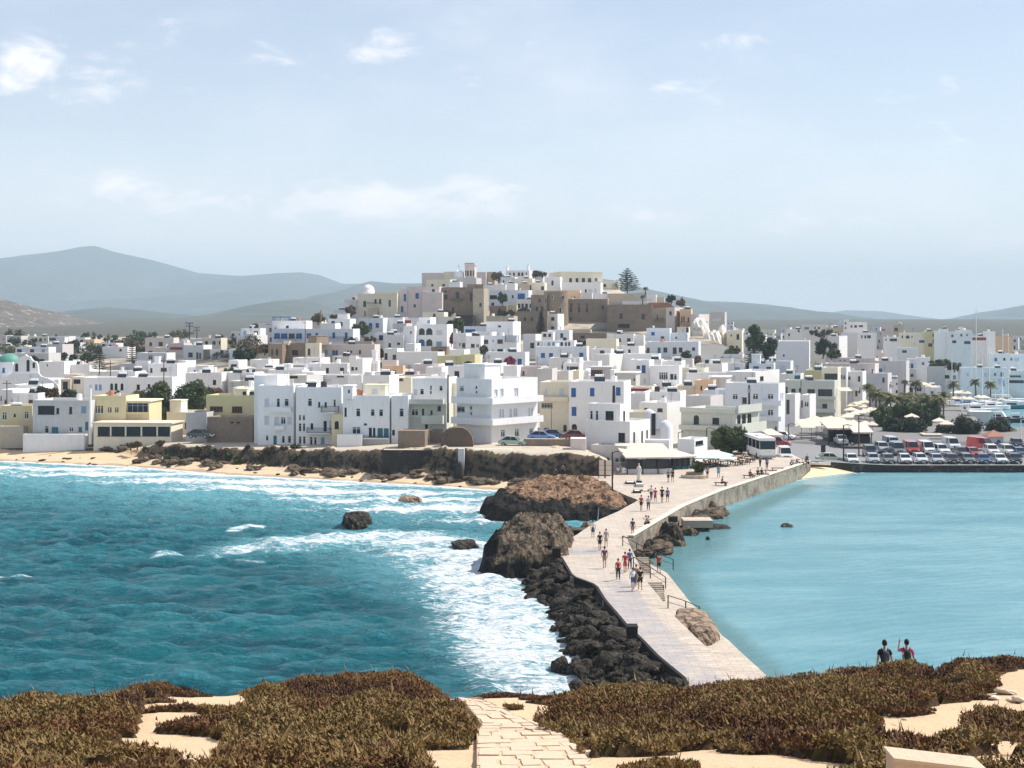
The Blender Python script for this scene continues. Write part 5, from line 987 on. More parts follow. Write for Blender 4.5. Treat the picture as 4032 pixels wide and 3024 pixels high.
# --- crop D: castle hill, right
crop('D')
hs(450,570,1030,192,312,-16,'cream_plaster',[(667,263,697,312,'k'),(737,263,768,312,'k'),(805,263,838,312,'k'),(872,263,905,312,'k'),(944,263,975,312,'t')],Y=585,label='large cream mansion with five dark windows on the hilltop',cat='mansion',name='mansion',group=None,clutter=False)
hs(585,1010,1030,308,440,8,'clean_white',[(838,385,857,418,'k'),(945,380,965,420,'p'),(880,385,910,415,'p')],Y=560,d=9,label='bright white lower terrace wall in front of the hilltop mansion',clutter=False);hs(400,568,None,250,392,8,'clean_white',[(472,288,496,343,'ka')],Y=568,d=8,label='white house with one tall dark arched window left of the hilltop mansion',clutter=False)
hs(255,400,None,310,400,8,'cream_plaster',[(360,352,392,390,'r')],Y=556);hs(300,650,None,395,450,8,'roof_tan',Y=545,d=8,clutter=False);hs(910,1085,None,430,500,8,'white_plaster',Y=542,d=6);hs(640,785,None,395,490,8,'orange_plaster',[(715,455,735,480)],Y=540,d=5,clutter=False)
hs(785,915,None,425,495,8,'grey_plaster',Y=538,d=5,clutter=False);hs(990,1090,None,488,560,8,'white_plaster',Y=530,d=4)
# round tower and walls
def stonewin(root,O,xs,Y,off,m='dark_void'):
    for(x0,y0,x1,y1)in xs:
        a_=PT(gx_(x0),gy_(y1),Y)+off;b__=PT(gx_(x1),gy_(y0),Y)+off
        f_=MB();w_=b__.x-a_.x;h_=b__.z-a_.z;cx_0,cz=(a_.x+b__.x)/2,(a_.z+b__.z)/2
        for s_ in(-1,1):f_.box((cx_0+s_*(w_/2+.12),a_.y,cz),(.12,0,0),(0,.15,0),(0,0,h_/2+.2))
        for s_ in(-1,1):f_.box((cx_0,a_.y,cz+s_*(h_/2+.11)),(w_/2,0,0),(0,.15,0),(0,0,.11))
        o=f_.build('window','light_stone',root);MB().box((cx_0,a_.y,cz),(w_/2-.01,0,0),(0,.05,0),(0,0,h_/2-.01)).build('opening',m,o)
Yt=505
tw=empty('round_tower',(*PT(gx_(520),1,Yt).xy,18));tag(tw,'great round brown stone castle tower in the middle of the hill','tower');off=-Vector(tw.location)
rt=(660-395)/2*OS/F*Yt*1.0;cxt=PT(gx_(528),1,Yt).x+off.x;zt_=CH-(gy_(405)-HY)/F*Yt+off.z;zb_=CH-(gy_(850)-HY)/F*Yt+off.z
g_=MB().lathe((cxt,rt+2,0),[(rt+.5,zb_-3),(rt+.2,zb_+4),(rt,zt_),(rt-.5,zt_),(rt-.5,zt_-.7),(0,zt_-.7)],40);g_.build('wall','castle_stone',tw,smooth=False)
for(x0,y0,x1,y1)in((473,460,493,488),(588,457,609,488),(550,585,580,640)):
    xm=PT(gx_((x0+x1)/2),1,Yt).x+off.x-cxt;yy_=rt+2-math.sqrt(max(.1,rt*rt-xm*xm));stonewin(tw,None,[(x0,y0,x1,y1)],Yt+yy_-.05,off)
hs(250,420,None,445,700,8,'castle_stone',[(333,487,357,524,'k'),(408,487,420,525,'k'),(300,575,330,625,'k'),(355,570,387,625,'k')],Y=506,d=9,label='brown stone castle wall joining the round tower on its left',cat='castle wall',name='castle_wall',group=None,clutter=False)
hs(85,430,None,622,850,6,'castle_stone',[(172,690,196,727,'k'),(248,690,272,727,'k')],Y=490,d=8,label='low brown bastion behind the dark spruce tree',cat='castle wall',name='castle_bastion',group=None,clutter=False)
hs(645,1085,None,490,800,6,'castle_stone',[(678,538,698,568,'k'),(764,538,781,568,'k'),(850,538,868,568,'k'),(675,580,699,630,'k'),(762,580,788,634,'k'),(848,580,874,636,'k'),(1018,562,1047,602,'k'),(675,690,695,715,'k')],Y=512,d=14,label='long brown castle wall with two rows of small windows right of the round tower',cat='castle wall',name='castle_wall',group=None,clutter=False)
hs(1080,1568,None,550,890,6,'castle_stone',[(1215,645,1250,707,'k'),(1455,655,1491,713,'k'),(1200,762,1325,805,'d')],Y=498,d=16,label='dark right-hand castle wall with two tall openings',cat='castle wall',name='castle_wall',group=None,clutter=False)
hs(1085,1382,None,430,560,6,'light_stone',Y=540,d=8,clutter=False,label='stone terrace block directly under the large bare hilltop conifer');hs(1380,1515,None,422,560,6,'grey_plaster',Y=542,d=8,clutter=False);hs(1510,1612,None,442,540,8,'white_plaster',[(1520,485,1562,505,'p')],Y=530);hs(1612,1700,None,470,530,8,'light_stone',Y=535,clutter=False);hs(1245,1520,None,512,560,6,'clean_white',Y=520,d=5,clutter=False)
r_,g=hs(1565,1722,None,590,810,8,'light_stone',[(1618,660,1632,720,'k')],bal=[('F','r',1605,698,1692,740,.9)],Y=503,d=10,label='sunlit tan house with a small balcony at the right castle corner',clutter=False)
r_,g=hs(1490,1800,None,575,640,8,'orange_plaster',Y=516,d=9,label='house with a low red tiled gable roof above the tan castle corner',clutter=False,cab=[])
a_,b__,c_=PT(gx_(1490),gy_(575),515)+g['off'],PT(gx_(1812),gy_(580),515)+g['off'],PT(gx_(1745),gy_(528),515)+g['off']
a2=PT(gx_(1540),gy_(530),515)+g['off'];dv=Vector((0,9,0));MB().add([a_,b__,c_,a2,a_+dv,b__+dv,c_+dv*.6+Vector((0,1,0)),a2+dv*.6+Vector((0,1,0))],[(0,1,2,3),(4,7,6,5),(3,2,6,7),(1,5,6,2),(0,3,7,4)]).build('gable_roof','roof_tile',r_)
hs(1720,1815,1880,582,860,24,'pink_plaster',[(1756,622,1783,665,'ra')],S=[(1835,620,1848,655,'r'),(1850,620,1862,655,'r')],Y=498,d=9,label='grey-pink castle house with an arched brown window');hs(1872,1995,None,600,800,10,'orange_plaster',[(1885,680,1900,740,'r'),(1908,680,1924,740,'r'),(1955,690,1972,740,'r')],bal=[('F','r',1880,735,1985,775,.9)],Y=496,d=8,label='orange house with a red timber balcony near the right castle end')
hs(1985,2080,2190,655,900,34,'pink_plaster',[(2030,735,2052,785,'k'),(2022,820,2038,855,'k')],S=[(2110,735,2125,780,'l'),(2150,735,2170,780,'l')],Y=490,label='tall house with a pink shaded front and a sunlit white side at the cliff edge',group=None)
hs(1840,1970,None,795,900,10,'cream_plaster',[(1890,810,1915,860,'p'),(1940,800,1965,860,'r')],Y=470,clutter=False)
# houses under the castle, right half
hs(1508,1762,None,808,970,10,'cool_white',[(1560,850,1598,884,'b'),(1663,897,1702,944,'k')],Y=412,label='white house with a small bright blue window under the dark castle wall');hs(1762,1955,None,858,970,10,'cool_white',[(1822,900,1842,920,'k')],Y=414)
hs(1510,2075,2100,955,1120,10,'cool_white',[(1510,1020,1542,1100,'k'),(1630,1018,1662,1087,'t'),(1692,1018,1735,1070,'k'),(1795,1018,1837,1090,'r'),(1860,1018,1900,1070,'k'),(2005,1018,2037,1050,'r')],Y=392,label='wide white house with six dark doors and windows under the cliff',group=None)
hs(165,300,365,872,1032,16,'white_plaster',[(243,967,286,1022,'k')],Y=396);hs(300,725,None,942,1020,8,'clean_white',[(320,960,342,1004,'k'),(355,960,378,1000,'p'),(398,965,410,995,'p'),(430,960,462,1000,'l'),(480,960,512,1000,'l'),(535,962,548,995,'p'),(570,960,600,1004,'k'),(620,960,642,1004,'r'),(655,958,677,1002,'k')],Y=384,d=6,label='long white upper storey with a row of nine small openings',group=None)
hs(300,857,None,1008,1130,8,'cool_white',[(358,1078,403,1127,'b'),(447,1078,490,1127,'b'),(570,1078,622,1127,'b'),(642,1075,660,1124),(670,1073,688,1124),(776,1075,821,1127,'b')],Y=372,d=7,label='long blue-white lower storey with blue shuttered windows',group=None)
hs(433,668,None,828,945,10,'cool_white',[(570,862,601,910,'k')],Y=412);hs(365,490,None,850,920,10,'white_plaster',[(383,868,418,900,'k'),(440,868,470,900,'k')],Y=408,d=5)
hs(675,1075,None,860,930,6,'castle_stone',[(790,890,835,920,'d')],Y=425,d=8,clutter=False,roof='roof_tan',label='ruined brown stone sheds under the castle wall',cat='ruin',name='ruined_house');hs(670,900,None,820,880,6,'light_stone',Y=445,d=6,clutter=False,label='rubble terrace walls at the foot of the castle wall',cat='ruin',name='ruined_wall')
hs(1080,1370,None,870,1010,8,'white_plaster',[(1190,918,1231,955,'k'),(1297,918,1336,955,'k')],Y=402);hs(1370,1478,None,885,1000,8,'white_plaster',Y=404);hs(850,1180,None,925,1070,10,'cream_plaster',[(960,1010,990,1035,'p')],Y=390)
hs(900,1120,None,1035,1150,10,'white_plaster',[(1002,1050,1050,1082,'r')],Y=366);hs(1185,1425,1495,1002,1090,24,'white_plaster',[(1300,1040,1335,1080,'k'),(1258,1050,1280,1078,'p')],Y=368);hs(940,1105,1335,1092,1250,30,'white_plaster',[],Y=345)
hs(1105,1640,None,1090,1210,10,'clean_white',[(1172,1148,1198,1165,'k'),(1172,1170,1198,1183,'k')],Y=350,d=8,label='long bright white terrace house with two slit windows in the middle rows');hs(1330,1670,None,1150,1260,10,'clean_white',[],Y=338)
hs(445,780,None,1130,1265,10,'white_plaster',[],Y=346,d=7);r_,g=hs(785,985,None,1172,1330,10,'white_plaster',Y=332,clutter=False);p=PT(gx_(878),gy_(1260),328);rD=66*OS/F*328
dome(r_,g['off'],(p.x,p.y-1),rD,p.z-1.2,.2)
hs(600,780,None,1190,1275,10,'clean_white',[(640,1222,665,1270,'b'),(670,1225,765,1268,'r')],Y=326);hs(900,1115,None,1240,1340,8,'grey_plaster',[(902,1262,1025,1325,'r')],Y=310,parapet=False,clutter=False);hs(1060,1185,None,1225,1260,8,'clean_white',[(1062,1230,1105,1250,'k')],Y=335)
hs(310,480,None,1250,1370,10,'grey_plaster',Y=282);hs(510,660,None,1275,1345,10,'grey_plaster',Y=290);hs(480,515,None,1262,1350,10,'cream_plaster',Y=288,d=3,clutter=False);hs(680,775,None,1270,1340,10,'cream_plaster',Y=298)
hs(1115,1160,None,1262,1380,10,'clean_white',Y=300,d=4,clutter=False);hs(1675,1890,None,1165,1225,14,'clean_white',Y=340);hs(1890,2010,None,1145,1215,10,'grey_plaster',Y=350)
# white-washed rock face and buttresses at the right end of the castle hill
def rockmesh(name,pts,hz_,m,seed=1,amp=.35,parent=None,sub=3,sq=.85):
    """boulder: icosphere scaled to half sizes hz_, roughened"""
    import bmesh
    bm=bmesh.new();bmesh.ops.create_icosphere(bm,subdivisions=sub,radius=1);vs_=np.array([v.co[:]for v in bm.verts]);fs=np.array([[v.index for v in f.verts]for f in bm.faces]);bm.free()
    n=0;a=1
    for k in range(4):
        f_=1.1*2**k;n=n+a*(vnoise(vs_[:,0]+vs_[:,2]*.7,vs_[:,1]-vs_[:,2]*.6,1/f_,seed+k)-.5);a*=.55
    r=1+amp*2*n;v=vs_*r[:,None]
    v=np.sign(v)*np.abs(v)**sq
    v=v*np.array(hz_);v[:,2]=np.where(v[:,2]<0,v[:,2]*.6,v[:,2])
    o=bigmesh(name,v,fs,m,smooth=False,parent=parent);o.location=pts;return o
groundmat('whitewashed_rock',(.72,.67,.60),.12,.4,[(None,(.40,.33,.25),.35,.55,.66,1,1)],bump=1,bscale=1.5)
crop('E')
for i,(x0,y0,x1,y1,Yd,lb)in enumerate(((160,900,330,1180,470,'leftmost whitewashed rock buttress below the pink and white cliff house'),(270,800,420,1120,480,'middle whitewashed rock buttress below the bare grey house'),(370,780,460,1060,486,'rightmost narrow whitewashed rock buttress beside the cream house'),(60,700,280,1000,484,'pale rock mass under the cliff-edge house'))):
    a_=PT(gx_(x0),gy_(y1),Yd);b__=PT(gx_(x1),gy_(y0),Yd);o=rockmesh('rock',((a_.x+b__.x)/2,Yd+3,a_.z),((b__.x-a_.x)/2*1.1,5,(b__.z-a_.z)),'whitewashed_rock',30+i,.22,sub=4);tag(o,lb,'rock')
# ------------------------------------------------------------------ the smaller houses that fill the rows between
SKY=[(0,1325),(300,1322),(600,1335),(750,1320),(880,1310),(1000,1275),(1150,1270),(1300,1262),(1340,1180),(1650,1060),(2380,1070),(2500,1150),(2780,1225),(2860,1255),(2960,1300),(3080,1290),(3300,1262),(3480,1285),(3650,1300),(3800,1300),(3950,1315),(4100,1325)]
def skyl(px):return float(np.interp(px,[p[0]for p in SKY],[p[1]for p in SKY]))
fr=random.Random(21);FILL=0
WMAT=['white_plaster']*9+['clean_white']*5+['grey_plaster']*2+['cream_plaster']*3+['pink_plaster']*2+['cool_white']*3+['light_stone']
BLOCKED=[(3030,1600,4032,1850),(2560,1680,3100,1850),(3760,1515,4032,1720),(2560,1760,3000,1900)]
def filler(Y,px,wpx,hpx,spread=0):
    global FILL
    a=(px-CX)/F;x=a*Y;gz=Ts(x,Y)
    if gz<1:return
    base=HY+(CH-gz)/Y*F;top=base-hpx;b=px+wpx
    if top<skyl(px+wpx/2)-fr.uniform(-14,4):return
    if base>1790 or b<-20 or px>4040:return
    for q in BLOCKED:
        if px<q[2]and b>q[0]and top<q[3]and base>q[1]:return
    r1,r2=occ_rect(px,top,b,base);sub=OCC[r1,r2];tot_=sub.size
    if tot_==0:return
    deeper=((sub>Y)&(sub<1e8)).sum()/tot_;vis=(sub>Y).sum()/tot_
    own=OWN[r1,r2]
    if((sub>Y)&(own==1)).sum()/tot_>.10 or vis<.22:return
    n=int(wpx*Y/F/2.6);st=max(1,int(hpx*Y/F/3));sc=F/Y;W=[]
    for f_ in range(st):
        for k in range(n):
            if fr.random()<.16:continue
            cx_0=px+wpx*(k+.5+fr.uniform(-.15,.15))/n;wh=sc*fr.uniform(.42,.75);hh=sc*fr.choice([1.1,1.3,1.3,1.9 if f_==0 else 1.2]);bz_=base-(f_*3+.2+(0 if hh>1.5*sc else .9))*sc
            W.append((cx_0-wh,bz_-hh,cx_0+wh,bz_,fr.choice(['w','k','k','k','p','r','b','l','ka'])))
    th=fr.uniform(4,14)if px<1900 else fr.uniform(10,24)
    hs(px,b,None,top,base,th,fr.choice(WMAT),W,Y=Y,d=fr.uniform(5,8),raw=True,clutter=(Y<560),cab=([(px+wpx*.1,px+wpx*.45,None,top-2.0*sc,[])]if fr.random()<.22 and top-2.0*sc>skyl(px)else[]))
    OWN[r1,r2]=np.where(OWN[r1,r2]==1,1,2);FILL+=1
Yv=262.0
while Yv<1500:
    px=-60+fr.uniform(0,60)
    while px<4060:
        sc=F/Yv;wpx=fr.uniform(5.5,11)*sc;hpx=fr.choice([3.3,4,6,6.4,6.8])*sc
        dens=1.0
        if px<900:dens=.85 if Yv<420 else(.45 if Yv<520 else .55 if Yv<800 else .7)
        elif px>2900:dens=.95
        if 700<px+wpx/2<1150 and Yv>600:dens=.4
        if fr.random()<dens:filler(Yv+fr.uniform(-4,4),px,wpx,hpx)
        px+=wpx*fr.uniform(.9,1.25)
    Yv*=1.055 if Yv<900 else 1.12
print('houses',len(HOUSES),'fill',FILL)
# ------------------------------------------------------------------ trees
def foliage(name,ramp):
    m=bpy.data.materials.new(name);m.use_nodes=True;t=m.node_tree;b=t.nodes['Principled BSDF'];b.inputs['Roughness'].default_value=.7;b.inputs['Specular IOR Level'].default_value=.25
    a=t.nodes.new('ShaderNodeAttribute');a.attribute_name='tint';cr=t.nodes.new('ShaderNodeValToRGB');t.links.new(a.outputs['Fac'],cr.inputs[0]);e=cr.color_ramp.elements
    e[0].color=list(ramp[0])+[1];e[1].color=list(ramp[-1])+[1]
    for i,c in enumerate(ramp[1:-1]):k=e.new((i+1)/(len(ramp)-1));k.color=list(c)+[1]
    t.links.new(cr.outputs[0],b.inputs['Base Color']);MATS[name]=m
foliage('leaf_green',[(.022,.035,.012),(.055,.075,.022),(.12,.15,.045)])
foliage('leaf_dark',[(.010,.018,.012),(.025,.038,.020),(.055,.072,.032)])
foliage('leaf_brown',[(.05,.03,.018),(.11,.07,.035),(.17,.13,.06)])
foliage('leaf_magenta',[(.06,.012,.03),(.22,.02,.07),(.32,.04,.12)])
foliage('leaf_palm',[(.03,.035,.012),(.09,.095,.03),(.20,.17,.06)])
def leafcloud(cent,rad,n,size,seed,tint=.5,spread=.6):
    """triangular leaf sprays around clump centres"""
    rs=np.random.RandomState(seed);k=rs.randint(0,len(cent),n);d=rs.normal(size=(n,3));d/=np.linalg.norm(d,axis=1)[:,None]
    r=rs.rand(n)**.4;p=cent[k]+d*rad[k][:,None]*r[:,None]
    a=rs.normal(size=(n,3));a/=np.linalg.norm(a,axis=1)[:,None];b=np.cross(a,d);b/=np.linalg.norm(b,axis=1)[:,None]+1e-6
    L=size*(.5+rs.rand(n))[:,None];q=p+a*L;s_=b*L*.45
    V=np.stack([p-s_,p+s_,q],1).reshape(-1,3);kt=rs.rand(len(cent))
    tn=np.clip(tint+(kt[k]-.5)*spread+(rs.rand(n)-.5)*.45,0,1)
    return V,np.arange(3*n).reshape(-1,3),np.repeat(tn,3)
TSEED=100
def tree(kind,cx_0,top,base,hw,Y,label,m='leaf_green',name=None,cat='tree',group=None,n=None):
    """crop pixels: centre, top, foot and half width; Y distance"""
    global TSEED;TSEED+=1;rs=np.random.RandomState(TSEED)
    p=PT(gx_(cx_0),gy_(base),Y);H_=(base-top)*OS/F*Y;Rw_=hw*OS/F*Y
    gz=max(Ts(p.x,Y),-1);z0=p.z
    root=empty(name or dict(round='broadleaf_tree',bush='bush',palm='palm_tree',arau='conifer',spruce='spruce').get(kind,'tree'),(p.x,Y,z0));tag(root,label,cat,group)
    ext=max(0,z0-gz)*0
    px_area=(H_*2*Rw_)*(1473/Y)**2;n=n or int(np.clip(px_area*9,500,14000));size=max(.12,1.7*Y/1473)
    if kind in('round','bush'):
        tb=.10*H_ if kind=='round' else 0
        K_=int(np.clip(14+px_area/60,14,60));u=rs.normal(size=(K_,3));u/=np.linalg.norm(u,axis=1)[:,None];rr=.55+.42*rs.rand(K_)
        u[:,2]=np.clip(u[:,2],-.85,1)
        cc=(H_+tb)/2;cent=u*rr[:,None]*np.array([Rw_*.86,Rw_*.80,(H_-tb)*.5*.90])+np.array([0,0,cc]);rad=(.24+.18*rs.rand(K_))*min(Rw_,H_*.6)*1.2
        V,f_,t_=leafcloud(cent,rad,n,size,TSEED)
        bigmesh('crown',V,f_,m,dict(tint=t_),smooth=False,parent=root)
        tr=MB();tr.tube([(0,0,-.6),(Rw_*.04,0,H_*.25),(-Rw_*.05,0,H_*.5)],[Rw_*.08+.06,Rw_*.06+.05,.04],7)
        for k in range(5):
            a_=k*1.3;tr.tube([(Rw_*.03,0,H_*.22),(Rw_*.35*math.cos(a_),Rw_*.35*math.sin(a_),H_*.5),(Rw_*.6*math.cos(a_),Rw_*.6*math.sin(a_),H_*.68)],[.04+Rw_*.035,.04+Rw_*.02,.02],5)
        tr.build('trunk','trunk_bark',root)
    elif kind in('arau','spruce'):
        tr=MB().tube([(0,0,-.8),(0,0,H_*.6),(0,0,H_*.97)],[.03*H_*.5+.05,.02*H_*.5+.04,.02],7);nt_=11 if kind=='arau' else 20;Vs,Ts_=[],[]
        for i in range(nt_):
            f=i/(nt_-1);z=H_*(.10+.86*f)if kind=='arau' else H_*(.04+.93*f);L_=Rw_*((1-f)**.75*.95+.10)*(.8+.35*rs.rand());nb=9 if kind=='arau' else 14
            for k in range(nb):
                a_=2*math.pi*(k+rs.rand()*.7)/nb;lk=L_*(.7+.45*rs.rand());up=.22 if kind=='arau' else-.25
                pts=[(0,0,z),(lk*.5*math.cos(a_),lk*.5*math.sin(a_),z+up*lk*.12),(lk*math.cos(a_),lk*math.sin(a_),z+up*lk*.7)];tr.tube(pts,[.05,.035,.015],4,cap=False)
                m_=max(10,int(n/nt_/nb));s_=rs.rand(m_)**.7;P_=np.stack([lk*s_*math.cos(a_),lk*s_*math.sin(a_),z+up*lk*s_**2*.7],-1)+rs.normal(size=(m_,3))*np.array([.10,.10,.05])*lk*.55
                d=rs.normal(size=(m_,3));d[:,2]=np.abs(d[:,2])*.6;d/=np.linalg.norm(d,axis=1)[:,None];sd_=np.cross(d,[0,0,1.]);sz=size*.8
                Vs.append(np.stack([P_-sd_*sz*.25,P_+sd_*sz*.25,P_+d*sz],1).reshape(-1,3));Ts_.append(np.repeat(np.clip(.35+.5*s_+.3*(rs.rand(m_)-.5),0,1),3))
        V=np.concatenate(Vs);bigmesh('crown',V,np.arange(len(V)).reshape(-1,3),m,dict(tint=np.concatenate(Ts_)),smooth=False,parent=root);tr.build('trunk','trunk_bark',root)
    elif kind=='palm':
        lean=rs.uniform(-.05,.05)*H_;ht=H_-Rw_*.75
        MB().tube([(0,0,-.5),(lean*.4,0,ht*.5),(lean,0,ht)],[.24,.19,.22],8).build('trunk','trunk_bark',root);g_=MB();tl=[]
        for k in range(30):
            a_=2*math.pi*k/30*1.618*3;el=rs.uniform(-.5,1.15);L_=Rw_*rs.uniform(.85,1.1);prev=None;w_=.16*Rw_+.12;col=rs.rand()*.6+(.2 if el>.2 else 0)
            ca,sa=math.cos(a_),math.sin(a_);side=Vector((-sa,ca,0))
            for i in range(6):
                s_=i/5;r_2=L_*s_*math.cos(el*.7)*(1-.12*s_);z=ht+L_*(s_*math.sin(el)-.62*s_*s_*(1.1 if el>0 else .6));c_=Vector((lean+r_2*ca,r_2*sa,z));ww=w_*math.sin(math.pi*min(.97,s_*.9+.08))
                cur=(c_-side*ww-Vector((0,0,ww*.45)),c_,c_+side*ww-Vector((0,0,ww*.45)))
                if prev:
                    for q0,q1,r0,r1 in((prev[0],prev[1],cur[0],cur[1]),(prev[1],prev[2],cur[1],cur[2])):
                        for h_ in range(2): # leaflets with gaps
                            t0,t1=h_/2,h_/2+.36;g_.add([q0.lerp(r0,t0),q1.lerp(r1,t0),q1.lerp(r1,t1),q0.lerp(r0,t1)],[(0,1,2,3)]);tl+=[col]*4
                prev=cur
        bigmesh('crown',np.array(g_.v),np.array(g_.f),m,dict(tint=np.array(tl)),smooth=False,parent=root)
    return root
crop('A')
tree('arau',865,500,690,88,305,'bare tiered conifer standing among white roofs left of the village centre','leaf_dark')
tree('arau',1150,420,622,52,400,'taller dark tiered conifer right of the bare one in the left village','leaf_dark')
for a_,t_,b_,h_,yy_,l_,m_ in((1395,790,1100,135,276,'large olive-brown tamarisk at the left end of the grove behind the veranda','leaf_green'),(1680,775,1110,155,277,'biggest dark tamarisk at the right end of the grove behind the veranda','leaf_green'),(1220,865,1010,90,279,'brownish low tamarisk just right of the ochre house roof','leaf_brown'),(1530,880,1110,100,272,'dark middle tamarisk between the two large ones','leaf_dark'),(1390,1005,1115,110,268,'low green bush under the tamarisk grove','leaf_green'),(1850,830,920,110,284,'dry brown shrub above the olive yellow house','leaf_brown'),
                                    (350,830,935,85,274,'dark tree behind the roof of the cracked grey house, left one','leaf_dark'),(470,835,930,65,275,'thin brownish tree between the two dark ones behind the grey house','leaf_brown'),(600,850,935,80,274,'dark round tree behind the roof of the cracked grey house, right one','leaf_dark'),(985,865,905,75,285,'small reddish shrub in front of the three arched windows','leaf_brown'),
                                    (2130,475,665,95,388,'dense dark tree left of the brown stone house','leaf_dark'),(1960,640,695,95,380,'low green hedge bush left of the dense dark tree','leaf_green'),(650,420,490,70,520,'dark bush beside the small ochre house in the fields','leaf_dark'),(570,440,490,50,525,'small dark bush among the upper left fields','leaf_dark'),(540,540,620,170,420,'wide dark hedge behind the crenellated white wall','leaf_dark'),(760,540,600,120,425,'olive hedge in the fields behind the tiered conifers','leaf_green'),(300,560,640,60,400,'dark hedge clump right of the bell wall','leaf_dark')):
    tree('bush' if h_>(b_-t_)*.7 else 'round',a_,t_,b_,h_,yy_,l_,m_)
crop('B')
for k_,a_,t_,b_,h_,yy_,l_,m_ in(('round',300,345,440,46,500,'small dark palm-like tree on the skyline left of the blue-doored block','leaf_dark'),('round',975,245,340,75,482,'dry rust-brown tree above the long blue-doored block','leaf_brown'),('bush',1335,150,250,85,498,'brown bush clump left of the domed mansion','leaf_brown'),('bush',1150,252,292,40,490,'small reddish bush left of the brown bush clump','leaf_brown'),('round',1455,335,470,105,440,'green leafy tree right of the long blue-doored block','leaf_green'),('bush',1340,508,556,85,405,'black-green bush at the foot of the blue-doored block','leaf_dark'),('bush',1540,490,556,80,402,'dark brown shrub patch left of the arcaded house','leaf_brown'),('bush',1665,610,730,35,385,'narrow dark tree in the gap left of the small white houses','leaf_dark'),('bush',395,570,665,70,375,'reddish brown bush beside the brown stone house','leaf_brown'),('bush',1750,905,995,60,300,'dark green shrub between the low cream roofs','leaf_dark'),('bush',40,820,865,90,330,'low dark hedge at the left edge of the dense rows','leaf_green')):
    tree(k_,a_,t_,b_,h_,yy_,l_,m_)
crop('C')
for k_,a_,t_,b_,h_,yy_,l_,m_ in(('round',1400,710,845,70,430,'green-brown tree between the arcaded house and the tan stone house','leaf_green'),('bush',1310,730,790,60,440,'dark bush left of the green-brown tree below the castle','leaf_dark'),('round',1875,415,560,48,519,'olive tree in front of the white terrace house on the castle hill','leaf_green'),('bush',1670,975,1110,42,374,'bright green climbing bush beside the brown-shuttered white house','leaf_green'),('round',1957,1120,1255,68,340,'magenta flowering bougainvillea tree in the centre of town','leaf_magenta'),('bush',1320,840,990,22,392,'narrow crimson creeper on the right of the arcaded house','leaf_magenta'),('bush',1830,200,300,85,586,'brown ruined shrub mass on the hilltop beside the bell tower','leaf_brown'),('bush',1900,610,665,150,508,'wide dark shrub bank below the white terrace house','leaf_dark'),('bush',2100,590,640,80,500,'dark shrubs above the low brown bastion','leaf_dark'),('bush',1280,620,670,60,498,'dark shrubs at the foot of the brown stone castle house','leaf_dark')):
    tree(k_,a_,t_,b_,h_,yy_,l_,m_)
crop('D')
tree('arau',1300,158,425,165,548,'large bare-branched tiered conifer on top of the castle hill','leaf_dark',n=9000);tree('palm',1495,338,450,42,541,'upper palm on the castle hill beside the bare conifer','leaf_brown');tree('palm',1465,430,550,38,516,'lower palm on the castle hill in front of the terrace wall','leaf_brown')
tree('spruce',362,620,860,62,484,'dark pointed spruce in front of the castle bastion','leaf_dark',n=6000)
for k_,a_,t_,b_,h_,yy_,l_,m_ in(('round',1775,455,535,60,512,'dark round tree above the orange balcony house','leaf_dark'),('round',1885,495,570,50,508,'thin brown tree right of the dark round tree by the cliff','leaf_brown'),('bush',380,190,245,60,583,'green bush left of the hilltop mansion','leaf_green'),('bush',300,180,240,60,585,'brown scrub left of the green bush on the hilltop','leaf_brown'),('round',1940,1058,1145,52,372,'dark green round tree in front of the six-windowed white house','leaf_green'),('bush',2060,1120,1195,65,365,'brown-green shrub right of the dark round tree','leaf_brown'),('bush',800,950,1005,60,398,'dark bush under the ruined stone sheds','leaf_dark'),('bush',620,1185,1260,30,330,'dark red creeper beside the small dome','leaf_magenta')):
    tree(k_,a_,t_,b_,h_,yy_,l_,m_)
crop('E')
tree('arau',738,1030,1285,140,350,'black-green tiered conifer standing lowest in the dark group','leaf_dark',n=9000);tree('round',740,780,1080,115,402,'tall ragged dark pine rising behind the tiered conifer','leaf_green');tree('round',920,915,1190,85,398,'dense rounded dark tree right of the ragged pine','leaf_dark');tree('bush',520,1010,1105,125,396,'olive-green bush mass below the white rock buttresses','leaf_green');tree('bush',370,1075,1175,50,420,'dry brown tuft at the foot of the white rocks','leaf_brown')
tree('round',1495,925,1120,85,420,'dark tree clump right of the large blank white wall','leaf_dark');tree('round',1610,1040,1155,90,415,'lower green tree to the right of the dark clump','leaf_green');tree('round',1600,970,1060,55,440,'small round tree above the lower green tree','leaf_dark');tree('bush',1500,830,895,210,590,'long grey-green tree belt below the ridge hotel','leaf_dark');tree('bush',1010,990,1030,40,440,'small bush at the left corner of the blank white wall','leaf_dark')
crop('F')
tree('bush',1300,590,700,110,462,'dark tree in the middle of the right-hand town','leaf_green');tree('bush',1455,630,712,85,458,'dark lower tree right of the other town tree','leaf_dark')
PG='palms of the harbour grove'
